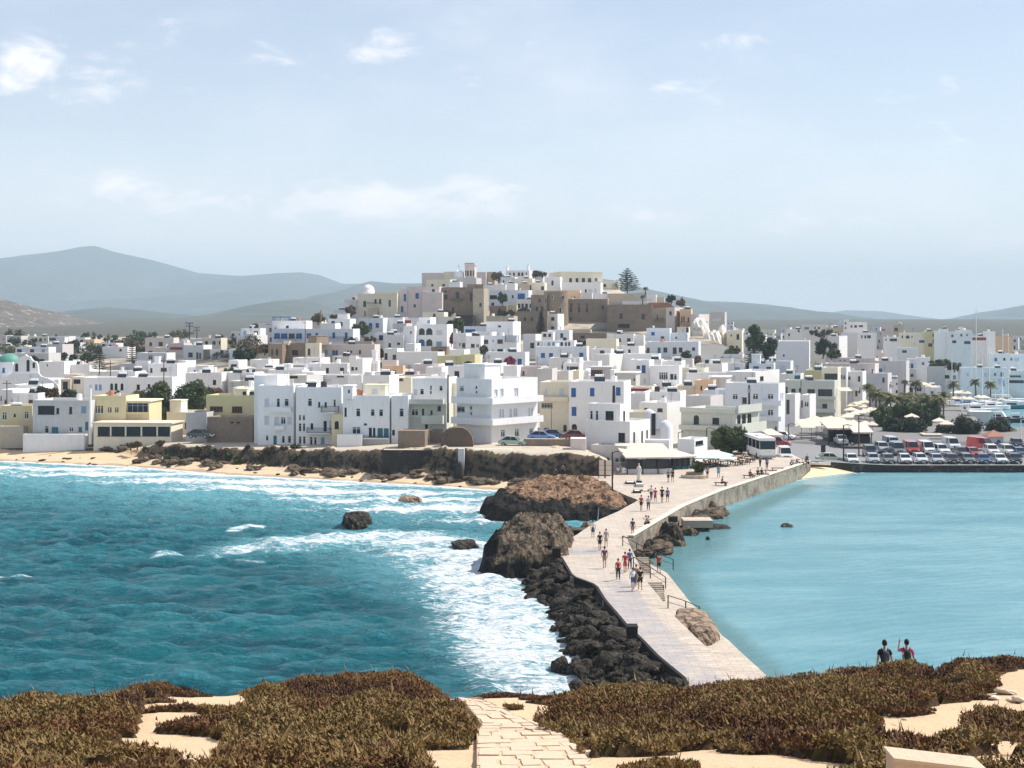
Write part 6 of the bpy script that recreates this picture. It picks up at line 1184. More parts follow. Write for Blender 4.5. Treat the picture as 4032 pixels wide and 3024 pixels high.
for i,(a_,t_,b_,h_,yy_,l_)in enumerate(((785,665,790,75,400,'pale palm standing alone above the harbour grove'),(730,830,1040,62,372,'palm at the left back of the harbour grove'),(905,818,1040,48,368,'slender palm in front of the striped awnings'),(1032,795,1040,82,366,'tallest middle palm behind the harbour grove'),(1440,812,1020,72,366,'palm standing alone right of the harbour grove'),(1690,800,1000,62,372,'palm behind the tallest yacht mast'),(1845,815,1000,75,372,'palm between the yacht masts'),
    (540,870,1200,90,330,'leftmost tall palm of the harbour grove'),(650,960,1260,95,322,'second palm from the left in the harbour grove'),(760,1000,1280,90,318,'third palm from the left in the harbour grove'),(860,990,1280,95,322,'fourth palm from the left in the harbour grove'),(960,1000,1290,95,316,'middle palm of the harbour grove'),(1060,1010,1290,90,320,'palm right of the middle of the harbour grove'),(1150,1000,1290,90,316,'third palm from the right in the harbour grove'),(1245,985,1300,95,320,'second palm from the right in the harbour grove'),(1335,960,1300,90,326,'rightmost palm of the harbour grove'),(600,930,1240,100,334,'broad palm behind the leftmost ones of the harbour grove'),(710,960,1260,95,330,'bushy palm behind the second and third of the harbour grove'),(910,960,1270,100,332,'bushy palm behind the middle of the harbour grove'),(1110,970,1270,100,332,'bushy palm behind the right half of the harbour grove'),(1290,1010,1290,95,312,'low palm in front of the rightmost ones of the harbour grove'))):
    tree('palm',a_,t_-(75 if b_>1150 else 30),b_,h_*1.3,yy_,l_,'leaf_palm',group=PG)
for a_,t_,b_,h_,yy_,l_ in((640,1090,1420,105,300,'leafy tree at the left of the car park grove'),(790,1230,1505,120,288,'dark tree behind the silver cars of the car park'),(1010,1230,1515,140,286,'wide dark tree in the middle of the car park grove'),(1130,1120,1400,110,302,'olive-lit tree behind the wide dark one'),(1330,1290,1510,95,284,'dark tree above the parked vans'),(1590,1205,1530,165,282,'biggest dark round tree over the red truck'),(1930,1265,1500,175,288,'dark spreading tree beside the small kiosk with the tiled roof'),(880,1060,1330,115,306,'brownish leafy tree deep inside the harbour grove'),(700,1080,1340,130,312,'olive leafy tree under the left palms of the grove'),(1010,1060,1340,130,314,'olive leafy tree under the middle palms of the grove'),(1200,1060,1340,130,314,'olive leafy tree under the right palms of the grove'),(1480,1330,1500,90,286,'low dark tree between the two big dark ones'),(2140,1380,1500,80,300,'low dark bush at the right edge behind the parked cars')):
    tree('round',a_,t_,b_,h_,yy_,l_,'leaf_dark' if 'dark' in l_ else 'leaf_green',group='trees behind the car park')
crop('J');tree('round',478,785,1085,245,238,'large rounded green tree over the cafe tables on the plaza','leaf_green',n=24000)
crop('O');bb=random.Random(8)
for k in range(26):
    px=285+k*15+bb.uniform(-5,5);x_=(px*1.8228-CX)/F*228;Yb=float(shoreY(x_))+bb.uniform(6,9);zb_=Ts(x_,Yb);pyb=(HY+(CH-zb_)/Yb*F)/1.8228+2;tree('bush',px,pyb-bb.uniform(6,13),pyb,bb.uniform(7,15),Yb,'low dry scrub bush on the bank above the beach',bb.choice(['leaf_brown','leaf_brown','leaf_green']),name='scrub_bush',cat='bush',group='scrub bushes along the bank',n=700)
crop('H')
for a_,t_,b_,h_,l_ in((1780,1085,1250,60,'dark rounded shrub on the slope below the hedge wall'),(1900,1060,1240,95,'dark hanging shrub mass left of the stone basement'),(2030,1070,1290,110,'wide black-green shrub against the stone basement'),(1800,1240,1350,75,'grey-green bush above the orange outcrop')):
    tree('bush',a_,t_,b_,h_,209,l_,'leaf_green' if 'grey' in l_ or 'rounded' in l_ else 'leaf_dark',group='shrubs on the slope beside the plaza')
# ------------------------------------------------------------------ rocks
groundmat('boulder_rock',(.13,.098,.066),.4,.9,[(None,(.03,.024,.018),1.3,.52,.62,1,1),(None,(.30,.24,.165),2.6,.56,.66,1,1),('shade_tide',(.012,.011,.010),.7,.9,1.1,1,1)],bump=1,bscale=3,rough=.85,crack=1.1)  # last layer paints shade on front and left, wet rock low down
groundmat('sea_rock',(.040,.033,.024),.4,.9,[(None,(.009,.008,.007),1.7,.46,.58,1,1),(None,(.20,.165,.11),3.0,.55,.66,1,1)],bump=1,bscale=4,rough=.8,crack=1.3)
groundmat('outcrop_rock',(.27,.165,.10),.35,.6,[(None,(.10,.065,.04),1.1,.50,.62,1,1),(None,(.42,.29,.19),2.2,.58,.67,1,1),('shade_tide',(.022,.018,.015),.6,1.0,1.15,1,1)],bump=1,bscale=2.5,crack=.8)  # last layer paints the undercut's shade, and wet rock low down
groundmat('slab_rock',(.30,.22,.16),.25,.6,[(None,(.12,.08,.06),1.5,.55,.62,.4,3)],bump=1,bscale=3,crack=.9)
def rk(x0,y0,x1,y1,Y,label,m='sea_rock',amp=.32,sub=4,dep=None,zc=-.2,seed=1,name='rock',group=None,sq=.85):
    Y=Y or(CH-max(0,zc))*F/(gy_(y1)-HY)
    a_,b_=PT(gx_(x0),gy_(y1),Y),PT(gx_(x1),gy_(y0),Y);hw=(b_.x-a_.x)/2;dd=dep or hw;zt=CH-(gy_(y0)-HY)/F*(Y+dd*.85);o=rockmesh(name,((a_.x+b_.x)/2,Y+dd*.9,zc),(hw,dd,max(.25,zt-zc)),m,seed,amp,sub=sub,sq=sq);tag(o,label,'rock',group);return o
crop('K')
def bigrock(label,outline,y0,y1,m,base,topf,seed,name='rock'):
    """terraced rock mass: rows of cross sections from the seaward foot up and over"""
    ys_=np.linspace(y0,y1,110);us_=np.linspace(-1,1,130);U,V=np.meshgrid(us_,ys_)
    xl=np.interp(V,[p[0]for p in outline],[p[1]for p in outline]);xr=np.interp(V,[p[0]for p in outline],[p[2]for p in outline]);X=xl+(xr-xl)*(U+1)/2
    ht=np.interp(V,[p[0]for p in outline],[p[3]for p in outline]);ee=(1-np.abs(U)**5)
    Z=base+(ht-base)*ee**.6*(1+.0*U)
    n1=fbm(X,V,3.5,5,seed,.6)-.5;n2=fbm(X,V,1.0,4,seed+9,.6)-.5;n3=fbm(X,V,2.2,4,seed+5)-.5
    ridge=-np.abs(vnoise(X,V,1.4,seed+2)-.5)*1.6+.3
    Z=Z+(n1*3.0+n2*1.2+ridge*1.0)*np.clip(ee*3,0,1)*topf
    X=X+n3*1.3*(1-.3*ee)+n2*.5;V2=V+(fbm(X,V,1.6,4,seed+7)-.5)*1.4
    shade_tide=np.clip(1-(V-y0)/(6.5 if m=='outcrop_rock' else 1.2),0,1)**.6+.9*np.clip((-U-.35)/.4,0,1)*(V<y0+20)+.6*(Z<1.2)  # shade of seaward and left faces put into colour, plus wet low rock
    o=bigmesh(name,np.stack([X,V2,Z],-1).reshape(-1,3),gridfaces(*X.shape),m,dict(shade_tide=np.clip(shade_tide,0,1)*.9),smooth=False);tag(o,label,'rock');return o
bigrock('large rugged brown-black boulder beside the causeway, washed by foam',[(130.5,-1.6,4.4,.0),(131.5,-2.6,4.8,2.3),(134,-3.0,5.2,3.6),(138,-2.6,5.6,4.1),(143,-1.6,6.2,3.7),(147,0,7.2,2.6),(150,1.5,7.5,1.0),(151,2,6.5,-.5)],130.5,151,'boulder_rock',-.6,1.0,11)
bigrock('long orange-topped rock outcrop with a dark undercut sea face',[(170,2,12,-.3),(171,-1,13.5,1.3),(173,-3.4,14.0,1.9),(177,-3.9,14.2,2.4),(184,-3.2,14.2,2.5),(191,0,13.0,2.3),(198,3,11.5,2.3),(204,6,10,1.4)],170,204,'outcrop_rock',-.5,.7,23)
crop('O')
rk(733,1108,796,1140,None,'lone black rock standing in the open water off the beach',seed=3,dep=2);rk(980,1168,1045,1190,None,'low black rock left of the big boulder',seed=5,dep=1.5);rk(862,1070,912,1084,None,'flat reddish reef rock breaking the surf','slab_rock',seed=7,sub=3,dep=1,zc=-.1);rk(1690,1132,1718,1139,None,'tiny flat rock in the calm bay',seed=8,sub=2,zc=-.1)
crop('K')
rk(575,850,690,905,None,'pointed wet rock at the left foot of the rubble slope',seed=9,sub=3);rk(745,1240,850,1320,None,'rounded grey rock at the lowest left of the rubble slope',seed=10,sub=3)
rk(930,395,1010,450,None,'tan rock at the end of the small concrete spur','outcrop_rock',seed=12,sub=3);rk(760,350,860,400,None,'wet black rock between boulder and outcrop',seed=13,sub=3);rk(830,435,900,490,None,'dark rock beside the concrete spur',seed=14,sub=3)
rk(1400,395,1605,550,None,'jagged brown rock mass leaning on the sea wall',seed=15,sub=5,amp=.42,dep=4);rk(1315,520,1480,605,None,'smaller rock cluster below the jagged one on the calm side',seed=16,sub=4,dep=2.6);rk(1668,272,1788,355,None,'dark rock at the foot of the sea wall, nearest the beach',seed=17,sub=4,dep=3);rk(1570,330,1770,412,None,'broad brown rock shelf between the two dark ones',seed=18,sub=4,dep=3.2);rk(1560,415,1860,452,None,'flat weed-covered reef reaching into the calm bay',seed=19,sub=3,dep=1.4,zc=-.15)
rk(1705,492,1735,515,None,'small black rock poking out of the calm bay',seed=20,sub=2)
rk(1500,985,1835,1215,None,'long layered reddish slab rock beside the lower landing','slab_rock',seed=21,sub=5,amp=.24,dep=4.2,zc=.3)
# rubble slope: every boulder a thing
import bmesh
protos=[]
for k in range(7):
    o=rockmesh('boulder',(0,0,0),(1,.85,.75),'sea_rock',50+k*3,.5,sub=3);protos.append(o)
BG='dark boulders of the rubble slope';rb=random.Random(9);cnt=0
for k in range(230):
    Yb=84+49*(k+rb.random())/230;wl=np.interp(Yb,[84,90,98,106,114,122,128,133],[5.6,5.2,4.2,3.4,2.9,2.6,2.7,2.8]);f=rb.random()**.85;x=float(cwL(Yb))-.35-f*wl;z=1.55*(1-f)**.8-.15+rb.uniform(-.25,.25)
    s_=rb.uniform(.38,.95)*(1.1 if f>.7 else 1)
    o=protos[k%7]if k<7 else protos[k%7].copy()
    if k>=7:C.objects.link(o)
    o.location=(x,Yb,z);o.rotation_euler=(rb.uniform(-.5,.5),rb.uniform(-.5,.5),rb.uniform(0,6.3));o.scale=(s_*rb.uniform(.9,1.4),s_,s_*rb.uniform(.7,1.0))
    tag(o,'dark wet boulder in the rubble slope along the left of the causeway','boulder',BG)
# under-layer so no water shows through the slope
q=MB();ysl=list(range(82,136,2))
for i in range(len(ysl)-1):
    ya,yb_=ysl[i],ysl[i+1];q.add([(cwL(ya)-.02,ya,1.5),(cwL(ya)-2.6,ya,-.9),(cwL(yb_)-2.6,yb_,-.9),(cwL(yb_)-.02,yb_,1.5)],[(0,1,2,3)])
tag(q.build('rubble_bed','dark_stone'),'dark rubble bank under the boulders beside the causeway','bank',kind='stuff')
bkd=[]
for q_ in range(7):d_=protos[q_].data.copy();d_.materials[0]=MATS['boulder_rock'];bkd.append(d_)
for k in range(34):
    Yb=rb.uniform(137,178);x=float(np.interp(Yb,[p[0]for p in CWR],[p[1]for p in CWR]))+rb.uniform(.2,2.3);s_=rb.uniform(.45,1.25);o=protos[k%7].copy();C.objects.link(o);o.name='wall_foot_rock';o.data=bkd[k%7];o.location=(x,Yb,rb.uniform(-.1,.35));o.scale=(s_*1.2,s_*1.1,s_*.8);o.rotation_euler=(rb.uniform(-.4,.4),rb.uniform(-.4,.4),rb.uniform(0,6));tag(o,'ragged brown rock at the foot of the sea wall on the calm side','rock','rocks at the foot of the sea wall')
for k in range(70):
    x=rb.uniform(-95,14);Yb=float(shoreY(x))+(rb.uniform(2.6,5.2)if x>-60 else rb.uniform(8,13));s_=rb.uniform(.5,1.3);o=protos[k%7].copy();C.objects.link(o);o.name='bank_rock';o.data=bkd[k%7];o.location=(x,Yb,Ts(x,Yb));o.scale=(s_*1.5,s_,s_*.7);o.rotation_euler=(0,0,rb.uniform(0,6));tag(o,'dark ragged rock on the bank behind the beach','rock','dark rocks along the bank')
crop('A')
sr=random.Random(31)
for k in range(46):
    x=sr.uniform(-86,2);Yb=float(shoreY(x))+sr.uniform(-1.0,4.6);s_=sr.uniform(.12,.38);o=protos[k%7].copy();C.objects.link(o);o.location=(x,Yb,Ts(x,Yb)+.02);o.scale=(s_*1.5,s_,s_*.7);o.rotation_euler=(0,0,sr.uniform(0,6));o.name='beach_stone';tag(o,'small dark stone scattered on the sandy beach','stone','stones scattered on the beach')
mat('fore_stone',(.62,.54,.44),var=.15,scale=3)
for px,py,s_,lb in((1230,1618,.05,'flat'),(2170,1500,.17,''),(2150,1512,.12,''),(2195,1520,.15,''),(1880,1562,.06,''),(1925,1548,.05,''),(1955,1556,.05,''),(2085,1600,.05,''),(2130,1605,.06,''),(1480,1605,.08,''),(1300,1583,.06,''),(990,1610,.1,''),(1640,1615,.05,''),(2040,1630,.05,'')):
    p_=onf(px,py);o=protos[int(px)%7].copy();C.objects.link(o);o.data=o.data.copy();o.data.materials[0]=MATS['fore_stone'];o.location=p_+Vector((0,0,s_*.3));o.scale=(s_*1.4,s_,s_*.6);o.name='stone';tag(o,'pale loose stone lying on the sandy knoll','stone','loose stones on the knoll')
# squared wall block at the lower right corner
a_,b_=onf(1943,1706),onf(2138,1709);dx=(b_-a_);top_=a_.z+.28;bl=empty('stone_wall',a_);tag(bl,'squared cream stone wall block at the bottom right of the knoll','wall')
MB().box((dx.x/2,.18,0),(dx.x/2,dx.y/2,0),(0,.20,0),(0,0,.26)).box((dx.x/2+.1,.75,-.02),(dx.x/2*.4,0,0),(0,.12,0),(0,0,.16)).build('block','path_stone',bl)
MB().box((dx.x/2,.18,.28),(dx.x/2+.02,dx.y/2,0),(0,.23,0),(0,0,.018)).build('capping','path_stone',bl)
# ------------------------------------------------------------------ sea wall, stairs, railings, walls
def loftwall(name,pts,w_,z0,z1,m,label,cat='wall',cap=None,parent=None):
    """wall following ground points (x, y[, z1]); w_ thick"""
    b_=MB();c_=MB();n=len(pts)
    def nrm(i):
        a,d=Vector(pts[max(i-1,0)][:2]),Vector(pts[min(i+1,n-1)][:2]);t=(d-a).normalized();return Vector((-t.y,t.x))
    ox_,oy_=pts[0][0],pts[0][1]
    for i in range(n-1):
        q=[]
        for k in(i,i+1):
            p=Vector(pts[k][:2]);nn_=nrm(k);zt=pts[k][2]if len(pts[k])>2 else z1
            for s_ in(-1,1):e=p+nn_*(s_*w_/2);q.append((e.x-ox_,e.y-oy_,z0,zt))
        b_.add([(x,y,a)for x,y,a,_ in q]+[(x,y,t)for x,y,_,t in q],[(0,1,3,2),(4,6,7,5),(0,2,6,4),(1,5,7,3),(0,4,5,1),(2,3,7,6)])
        if cap:
            q=[]
            for k in(i,i+1):
                p=Vector(pts[k][:2]);nn_=nrm(k);zt=pts[k][2]if len(pts[k])>2 else z1
                for s_ in(-1,1):e=p+nn_*(s_*(w_/2+.06));q.append((e.x-ox_,e.y-oy_,zt+.003,zt+.1))
            c_.add([(x,y,a)for x,y,a,_ in q]+[(x,y,t)for x,y,_,t in q],[(0,1,3,2),(4,6,7,5),(0,2,6,4),(1,5,7,3),(0,4,5,1),(2,3,7,6)])
    root=empty(name,(ox_,oy_,0));tag(root,label,cat);b_.build('wall_body',m,root)
    if cap:c_.build('coping',cap,root)
    return root
loftwall('sea_wall',[(float(cwR(y))-.28,y)for y in list(range(144,222,3))+[222]],.5,-1.4,2.12,'seawall_stone','long stone sea wall with a pale coping curving from causeway to sandy beach',cap='canvas')
loftwall('gap_shade_strip',[(float(cwL(y))+.1,y)for y in np.arange(84,133,1.5)],.22,1.2,2.02,'gap_block_black','low black strip for the shadowed gap between the walkway and the rubble slope')  # black strip added to draw the shadowed gap beside the walkway
def blk(x0,y0,x1,y1,Y,dep,m,name,label,cat,th=0):
    a_,b_=PT(gx_(x0),gy_(y1),Y),PT(gx_(x1),gy_(y0),Y);r=empty(name,((a_.x+b_.x)/2,Y,a_.z));tag(r,label,cat);w_=(b_.x-a_.x)/2;h_=b_.z-a_.z
    MB().bx(-w_,w_,0,dep,0,h_*.9).build('block',m,r);MB().bx(-w_-.03,w_+.03,-.03,dep+.03,h_*.9+.002,h_).build('top_slab',m,r);return r
crop('K')
blk(1215,1055,1282,1112,97.5,1.0,'gap_block_black','stone_block','black squared block at the walkway edge halfway down the causeway','block');blk(752,568,803,628,130.8,1.2,'gap_block_black','stone_block','black squared block at the head of the rubble slope by the boulder','block')
blk(683,550,750,618,132.5,1.4,'gap_block_black','stone_block','larger dark block between the big boulder and the walkway edge','block');blk(1475,372,1530,405,152,.8,'dark_stone','stone_block','small dark block on top of the sea wall by the jagged rocks','block')
blk(1112,325,1160,362,170,1.2,'dark_stone','stone_block','dark concrete block at the right foot of the orange outcrop','block');blk(845,455,1000,490,151,2.2,'dark_stone','concrete_spur','short dark concrete spur running from the walkway to the sea','block');blk(1570,395,1750,440,162,3,'paving','concrete_ledge','pale concrete ledge at the foot of the sea wall','block')
p_=PT(gx_(1033),gy_(375),167);r=empty('marker_post',p_);tag(r,'thin leaning marker post in front of the orange outcrop','post');MB().tube([(0,0,-.3),(.12,0,PT(0,gy_(312),167).z-p_.z)],[.10,.04],6).build('post','grey_metal',r)
# stairs down to the landing: two flights, risers towards the camera
def stairs(px0,py0,px1,py1,label):
    Y0=(CH-1.9)*F/(gy_(py0)-HY);Y1=(CH-.7)*F/(gy_(py1)-HY);n=9;x0=float(cwR(Y0))+.05;r=empty('stone_stairs',(x0,Y0,.7));tag(r,label,'stairs')
    for i in range(n):
        f0,f1=i/n,(i+1)/n;ya,yb_=Y0+(Y1-Y0)*f0,Y0+(Y1-Y0)*f1;z=1.9-1.2*(i+1)/n-.7;xa=float(cwR((ya+yb_)/2))+.05-x0
        MB().bx(xa,xa+1.15,yb_-Y0,ya-Y0-.004,-.3,max(.02,z+.12)).build('step','dark_stone' if i%2<0 else 'paving',r)
    MB().bx(1.2+float(cwR(Y0))-x0,1.34+float(cwR(Y0))-x0,Y1-Y0+1.5,0,-.3,.95).build('side_wall','dark_stone',r)
    return r
stairs(1250,622,1410,722,'upper flight of stone steps going down to the landing beside the red dressed walker');stairs(1310,775,1520,895,'lower flight of stone steps going down to the landing near the slab rock')
def railing(P_,label,post=.95):
    r=empty('handrail',P_[0]);tag(r,label,'railing');o0=P_[0];q=MB().tube([p-o0+Vector((0,0,post))for p in P_],.035,6);q2=MB()
    q.build('rail','dark_metal',r);MB().tube([p-o0+Vector((0,0,post*.5))for p in P_],.02,5).build('rail','dark_metal',r)
    tot_=[(a,b)for a,b in zip(P_[:-1],P_[1:])]
    for a,b in tot_:
        n=max(1,int((b-a).length/6))
        for i in range(n):p=a.lerp(b,i/n)-o0;MB().tube([p,p+Vector((0,0,post))],.05,6).build('post','dark_metal',r)
    p=P_[-1]-o0;MB().tube([p,p+Vector((0,0,post))],.05,6).build('post','dark_metal',r)
def KG(px,py,z):x,Y=onz(gx_(px),gy_(py),z);return Vector((x,Y,z))
railing([KG(1188,552,1.9),KG(1275,600,1.7),KG(1400,660,.9),KG(1502,702,.7)],'upper black handrail running down to the water beside the steps')
railing([KG(1255,690,1.9),KG(1360,755,1.5),KG(1455,818,.9)],'middle black handrail behind the group of walkers');railing([KG(1470,940,1.9),KG(1580,975,1.3),KG(1665,1010,.8)],'lower black handrail ending at the slab rock')
mat('dark_mound',(.13,.095,.07),var=.5,scale=1.5,col2=(.05,.04,.03),c2amt=.7,bump=1,bscale=3)
# walls and mounds on the bank in front of the shore houses
crop('H')
hs(185,478,None,820,978,6,'castle_stone',Y=219,d=4,label='low square brown ruin block on the terrace before the grey-green house',cat='ruin',name='ruined_house',group=None,clutter=False,par=.1,roof='castle_stone')
hs(530,640,None,815,950,6,'castle_stone',Y=224,d=3,label='reddish ruin wall between the two brown masses',cat='ruin',name='ruined_wall',group=None,clutter=False,par=.1,roof='castle_stone')
md_=empty('stone_mound',PT(gx_(825),gy_(1020),217));tag(md_,'round-topped dark brown ruin wall in front of the alley','ruin');flat([(648,1010),(652,890),(680,835),(735,800),(800,786),(885,788),(940,812),(985,870),(1002,940),(1006,1022)],217,3.2,-Vector(md_.location),'dark_mound','wall',md_)
hs(945,1420,None,1022,1085,2,'cream_plaster',Y=211.5,d=.6,label='cream parapet wall above the dark retaining wall',cat='wall',name='parapet_wall',group=None,clutter=False,par=.05)
hs(870,1440,None,1088,1325,2,'dark_stone',Y=211,d=3,label='tall dark rubble retaining wall facing the beach',cat='wall',name='retaining_wall',group=None,clutter=False,par=.05,roof='light_stone')
hs(0,560,None,1030,1300,2,'dark_stone',Y=214.5,d=3,label='long dark retaining wall left of the cream parapet',cat='wall',name='retaining_wall',group=None,clutter=False,par=.05,roof='light_stone')
hs(840,905,None,1015,1190,2,'grey_plaster',Y=210,d=1.2,label='pale square pillar at the left end of the cream parapet',cat='pillar',name='stone_pillar',group=None,clutter=False,par=.05)
rk(770,1160,900,1330,208.5,'sloping rubble buttress at the foot of the pale pillar','dark_stone',seed=42,amp=.25,sub=3,zc=.3,name='rubble_buttress')
rk(1430,990,1800,1105,214,'sunlit dry-stone wall below the parked cars','light_stone',seed=43,amp=.12,sub=4,dep=1.2,zc=3.4,name='dry_stone_wall');rk(1780,975,2010,1085,215,'right part of the dry-stone wall with a brown hedge on top','light_stone',seed=44,amp=.14,sub=4,dep=1.2,zc=3.6,name='dry_stone_wall')
hs(1555,2065,None,910,985,4,'castle_stone',Y=218,d=.8,label='low brown wall directly in front of the parked blue cars',cat='wall',name='roadside_wall',group=None,clutter=False,par=.05)
hs(2062,2230,None,905,1120,4,'pink_plaster',Y=212,d=3,label='mauve bastion wall between the red car and the plaza house',cat='wall',name='bastion_wall',group=None,clutter=False,par=.05)
crop('A')
hs(-20,205,None,1170,1280,4,'light_stone',Y=254,d=2,label='rough stone terrace wall under the rust-stained yellow house',cat='wall',name='terrace_wall',group=None,clutter=False,par=.1)
# ------------------------------------------------------------------ plaza restaurant, kiosks, street furniture
crop('I')
def shelter(name,x0,x1,ytop,yroof,ybase,Y,dep,label,cat,mr,body,posts=4,th=0,slope=0.0):
    a_,b_=PT(gx_(x0),gy_(ybase),Y),PT(gx_(x1),gy_(ytop),Y);r=empty(name,((a_.x+b_.x)/2,Y,a_.z),R(th));tag(r,label,cat);w_=(b_.x-a_.x)/2;h_=b_.z-a_.z;hr=(PT(0,gy_(yroof),Y).z-a_.z)
    rr_=MB();rr_.add([(-w_-.3,-.4,hr),(w_+.3,-.4,hr),(w_+.3,dep,h_+slope),(-w_-.3,dep,h_+slope)]+[(-w_-.3,-.4,hr-.18),(w_+.3,-.4,hr-.18),(w_+.3,dep,h_+slope-.18),(-w_-.3,dep,h_+slope-.18)],[(0,1,2,3),(4,7,6,5),(0,4,5,1),(1,5,6,2),(2,6,7,3),(3,7,4,0)]);rr_.build('roof',mr,r)
    for i in range(posts+1):
        x=-w_+2*w_*i/posts;MB().bx(x-.07,x+.07,-.07,.07,-.2,hr-.2).build('post','dark_metal',r)
    g_=MB().bx(-w_+.1,w_-.1,.25,dep-.4,-.2,.9);g_.build('counter_wall',body,r);MB().bx(-w_+.12,w_-.12,.6,dep-.5,.902,hr-.35).build('glazing','glass',r)
    return r
shelter('seafront_restaurant',1020,1530,1010,1105,1308,205,9,'glazed plaza restaurant with a big sloping cream roof behind the statue','restaurant','roof_tan','grey_plaster',posts=3,th=6)
shelter('restaurant_annex',1535,1760,1040,1095,1275,212,8,'dark green glazed side room of the plaza restaurant under a cream roof edge','restaurant','roof_tan','teal_paint',posts=3,th=28)
hs(1570,1755,1855,912,1010,30,'clean_white',S=[(1765,935,1850,965,'k')],Y=221,d=5,label='low white roof block with a grey slot behind the restaurant roof',clutter=False)
hs(1215,1480,None,920,1020,8,'clean_white',Y=214,d=2,label='white sloped parapet on top of the plaza restaurant',cat='wall',name='roof_parapet',group=None,clutter=False,par=.05)
crop('F')
shelter('market_kiosk',85,405,1290,1342,1510,262,6,'dark green open kiosk with a flat tan canvas roof by the road','kiosk','roof_tan','dark_metal',posts=4);shelter('market_kiosk',370,550,1315,1385,1500,256,5,'smaller kiosk with a pale yellow canvas roof beside the palm grove','kiosk','canvas','dark_metal',posts=2)
def parasol(px,py,Y,rad,label,m='canvas',sq=True,foot=None,group='cream parasols along the waterfront cafes'):
    p=PT(gx_(px),gy_(py),Y);r=empty('parasol',(p.x,Y,p.z-2.6));tag(r,label,'parasol',group);n=4 if sq else 8;q=MB();q.lathe((0,0,0),[(.03,2.6),(rad,1.95),(rad,1.78)],n);q.v=[(x*math.cos(.6)-y*math.sin(.6),x*math.sin(.6)+y*math.cos(.6),z)for x,y,z in q.v]
    q.build('canopy',m,r);MB().tube([(0,0,0),(0,0,2.65)],.04,6).build('pole','dark_metal',r);return r
pr_=random.Random(12)
spots=[(40,1225),(110,1215),(180,1225),(235,1235),(60,1270),(300,1180),(360,1165),(410,1150),(330,1120),(280,1195),(380,1060),(440,1050),(490,1040),(350,1075),(470,1090),(300,1262),(355,1255),(480,1270),(560,1275),(480,1140),(540,1120),(600,1130),(640,930),(780,990),(930,985),(1000,1000),(1060,1010),(1150,1020),(1490,940),(1540,935),(1600,945),(1400,1000),(1460,1000),(1560,1000),(1620,1005),(1720,985),(1780,990),(1190,870),(1240,880),(1130,850),(1290,1235),(1370,1265),(990,1190)]
for i,(x,y)in enumerate(spots):
    Yp=262+max(0,(1290-y))*.31;parasol(x,y-8,Yp,pr_.uniform(1.1,1.9)*(1+Yp/1200),'cream cafe parasol among the waterfront tables')
crop('J')
for i,(x,y)in enumerate(((1350,680),(1420,665),(1480,680),(1540,670),(1600,680),(1660,690),(1560,715),(1440,700))):parasol(x,y-8,268+(715-y)*.3,2.0,'cream cafe parasol among the waterfront tables')
def awning(x0,y0,x1,y1,Y,dep,label,m='canvas'):
    a_,b_=PT(gx_(x0),gy_(y0),Y+dep),PT(gx_(x1),gy_(y1),Y);r=empty('awning',a_);tag(r,label,'awning');d=b_-a_
    wv=Vector((2.6,-.4,0));MB().add([(0,0,0),tuple(wv),tuple(wv+d),tuple(d),(0,0,-.08),tuple(wv-Vector((0,0,.08))),tuple(wv+d-Vector((0,0,.08))),tuple(d-Vector((0,0,.08)))],[(0,1,2,3),(4,7,6,5),(0,4,5,1),(1,5,6,2),(2,6,7,3),(3,7,4,0)]).build('cloth',m,r)
    for v in(d,wv+d):MB().tube([tuple(v),(v.x,v.y,v.z-2.2)],.04,5).build('post','dark_metal',r)
awning(1190,690,1260,785,268,3,'striped sloping cream awning at the left mouth of the market street');awning(1255,690,1370,770,270,3,'second sloping cream awning right beside the first');awning(770,795,900,865,252,3,'long sloping cream awning behind the white bus');awning(1640,345,1680,385,320,1.5,'small tilted cream awning on a balcony of the waterfront block')
crop('I')
parasol(1850,1050,215,2.6,'pale green cafe parasol nearest the planter, left one','canvas_green',False,group='pale green parasols on the plaza');parasol(1960,1025,219,2.9,'large pale green cafe parasol in front of the round tree','canvas_green',False,group='pale green parasols on the plaza');parasol(2040,1065,217,2.3,'small pale green cafe parasol at the right of the plaza group','canvas_green',False,group='pale green parasols on the plaza')
# planter tree with a round bench
tree('round',1800,1120,1320,62,200,'small slender tree growing out of a round stone bench on the plaza','leaf_green')
p_=PT(gx_(1775),gy_(1345),199);r=empty('round_bench',(p_.x,p_.y+1.5,1.9));tag(r,'round stone bench encircling the small plaza tree','bench');MB().lathe((0,0,0),[(1.9,0),(1.9,.42),(0,.42)],20).build('seat','light_stone',r);MB().lathe((0,0,.42),[(1.2,0),(1.2,.35),(0,.35)],20).build('planter','castle_stone',r)
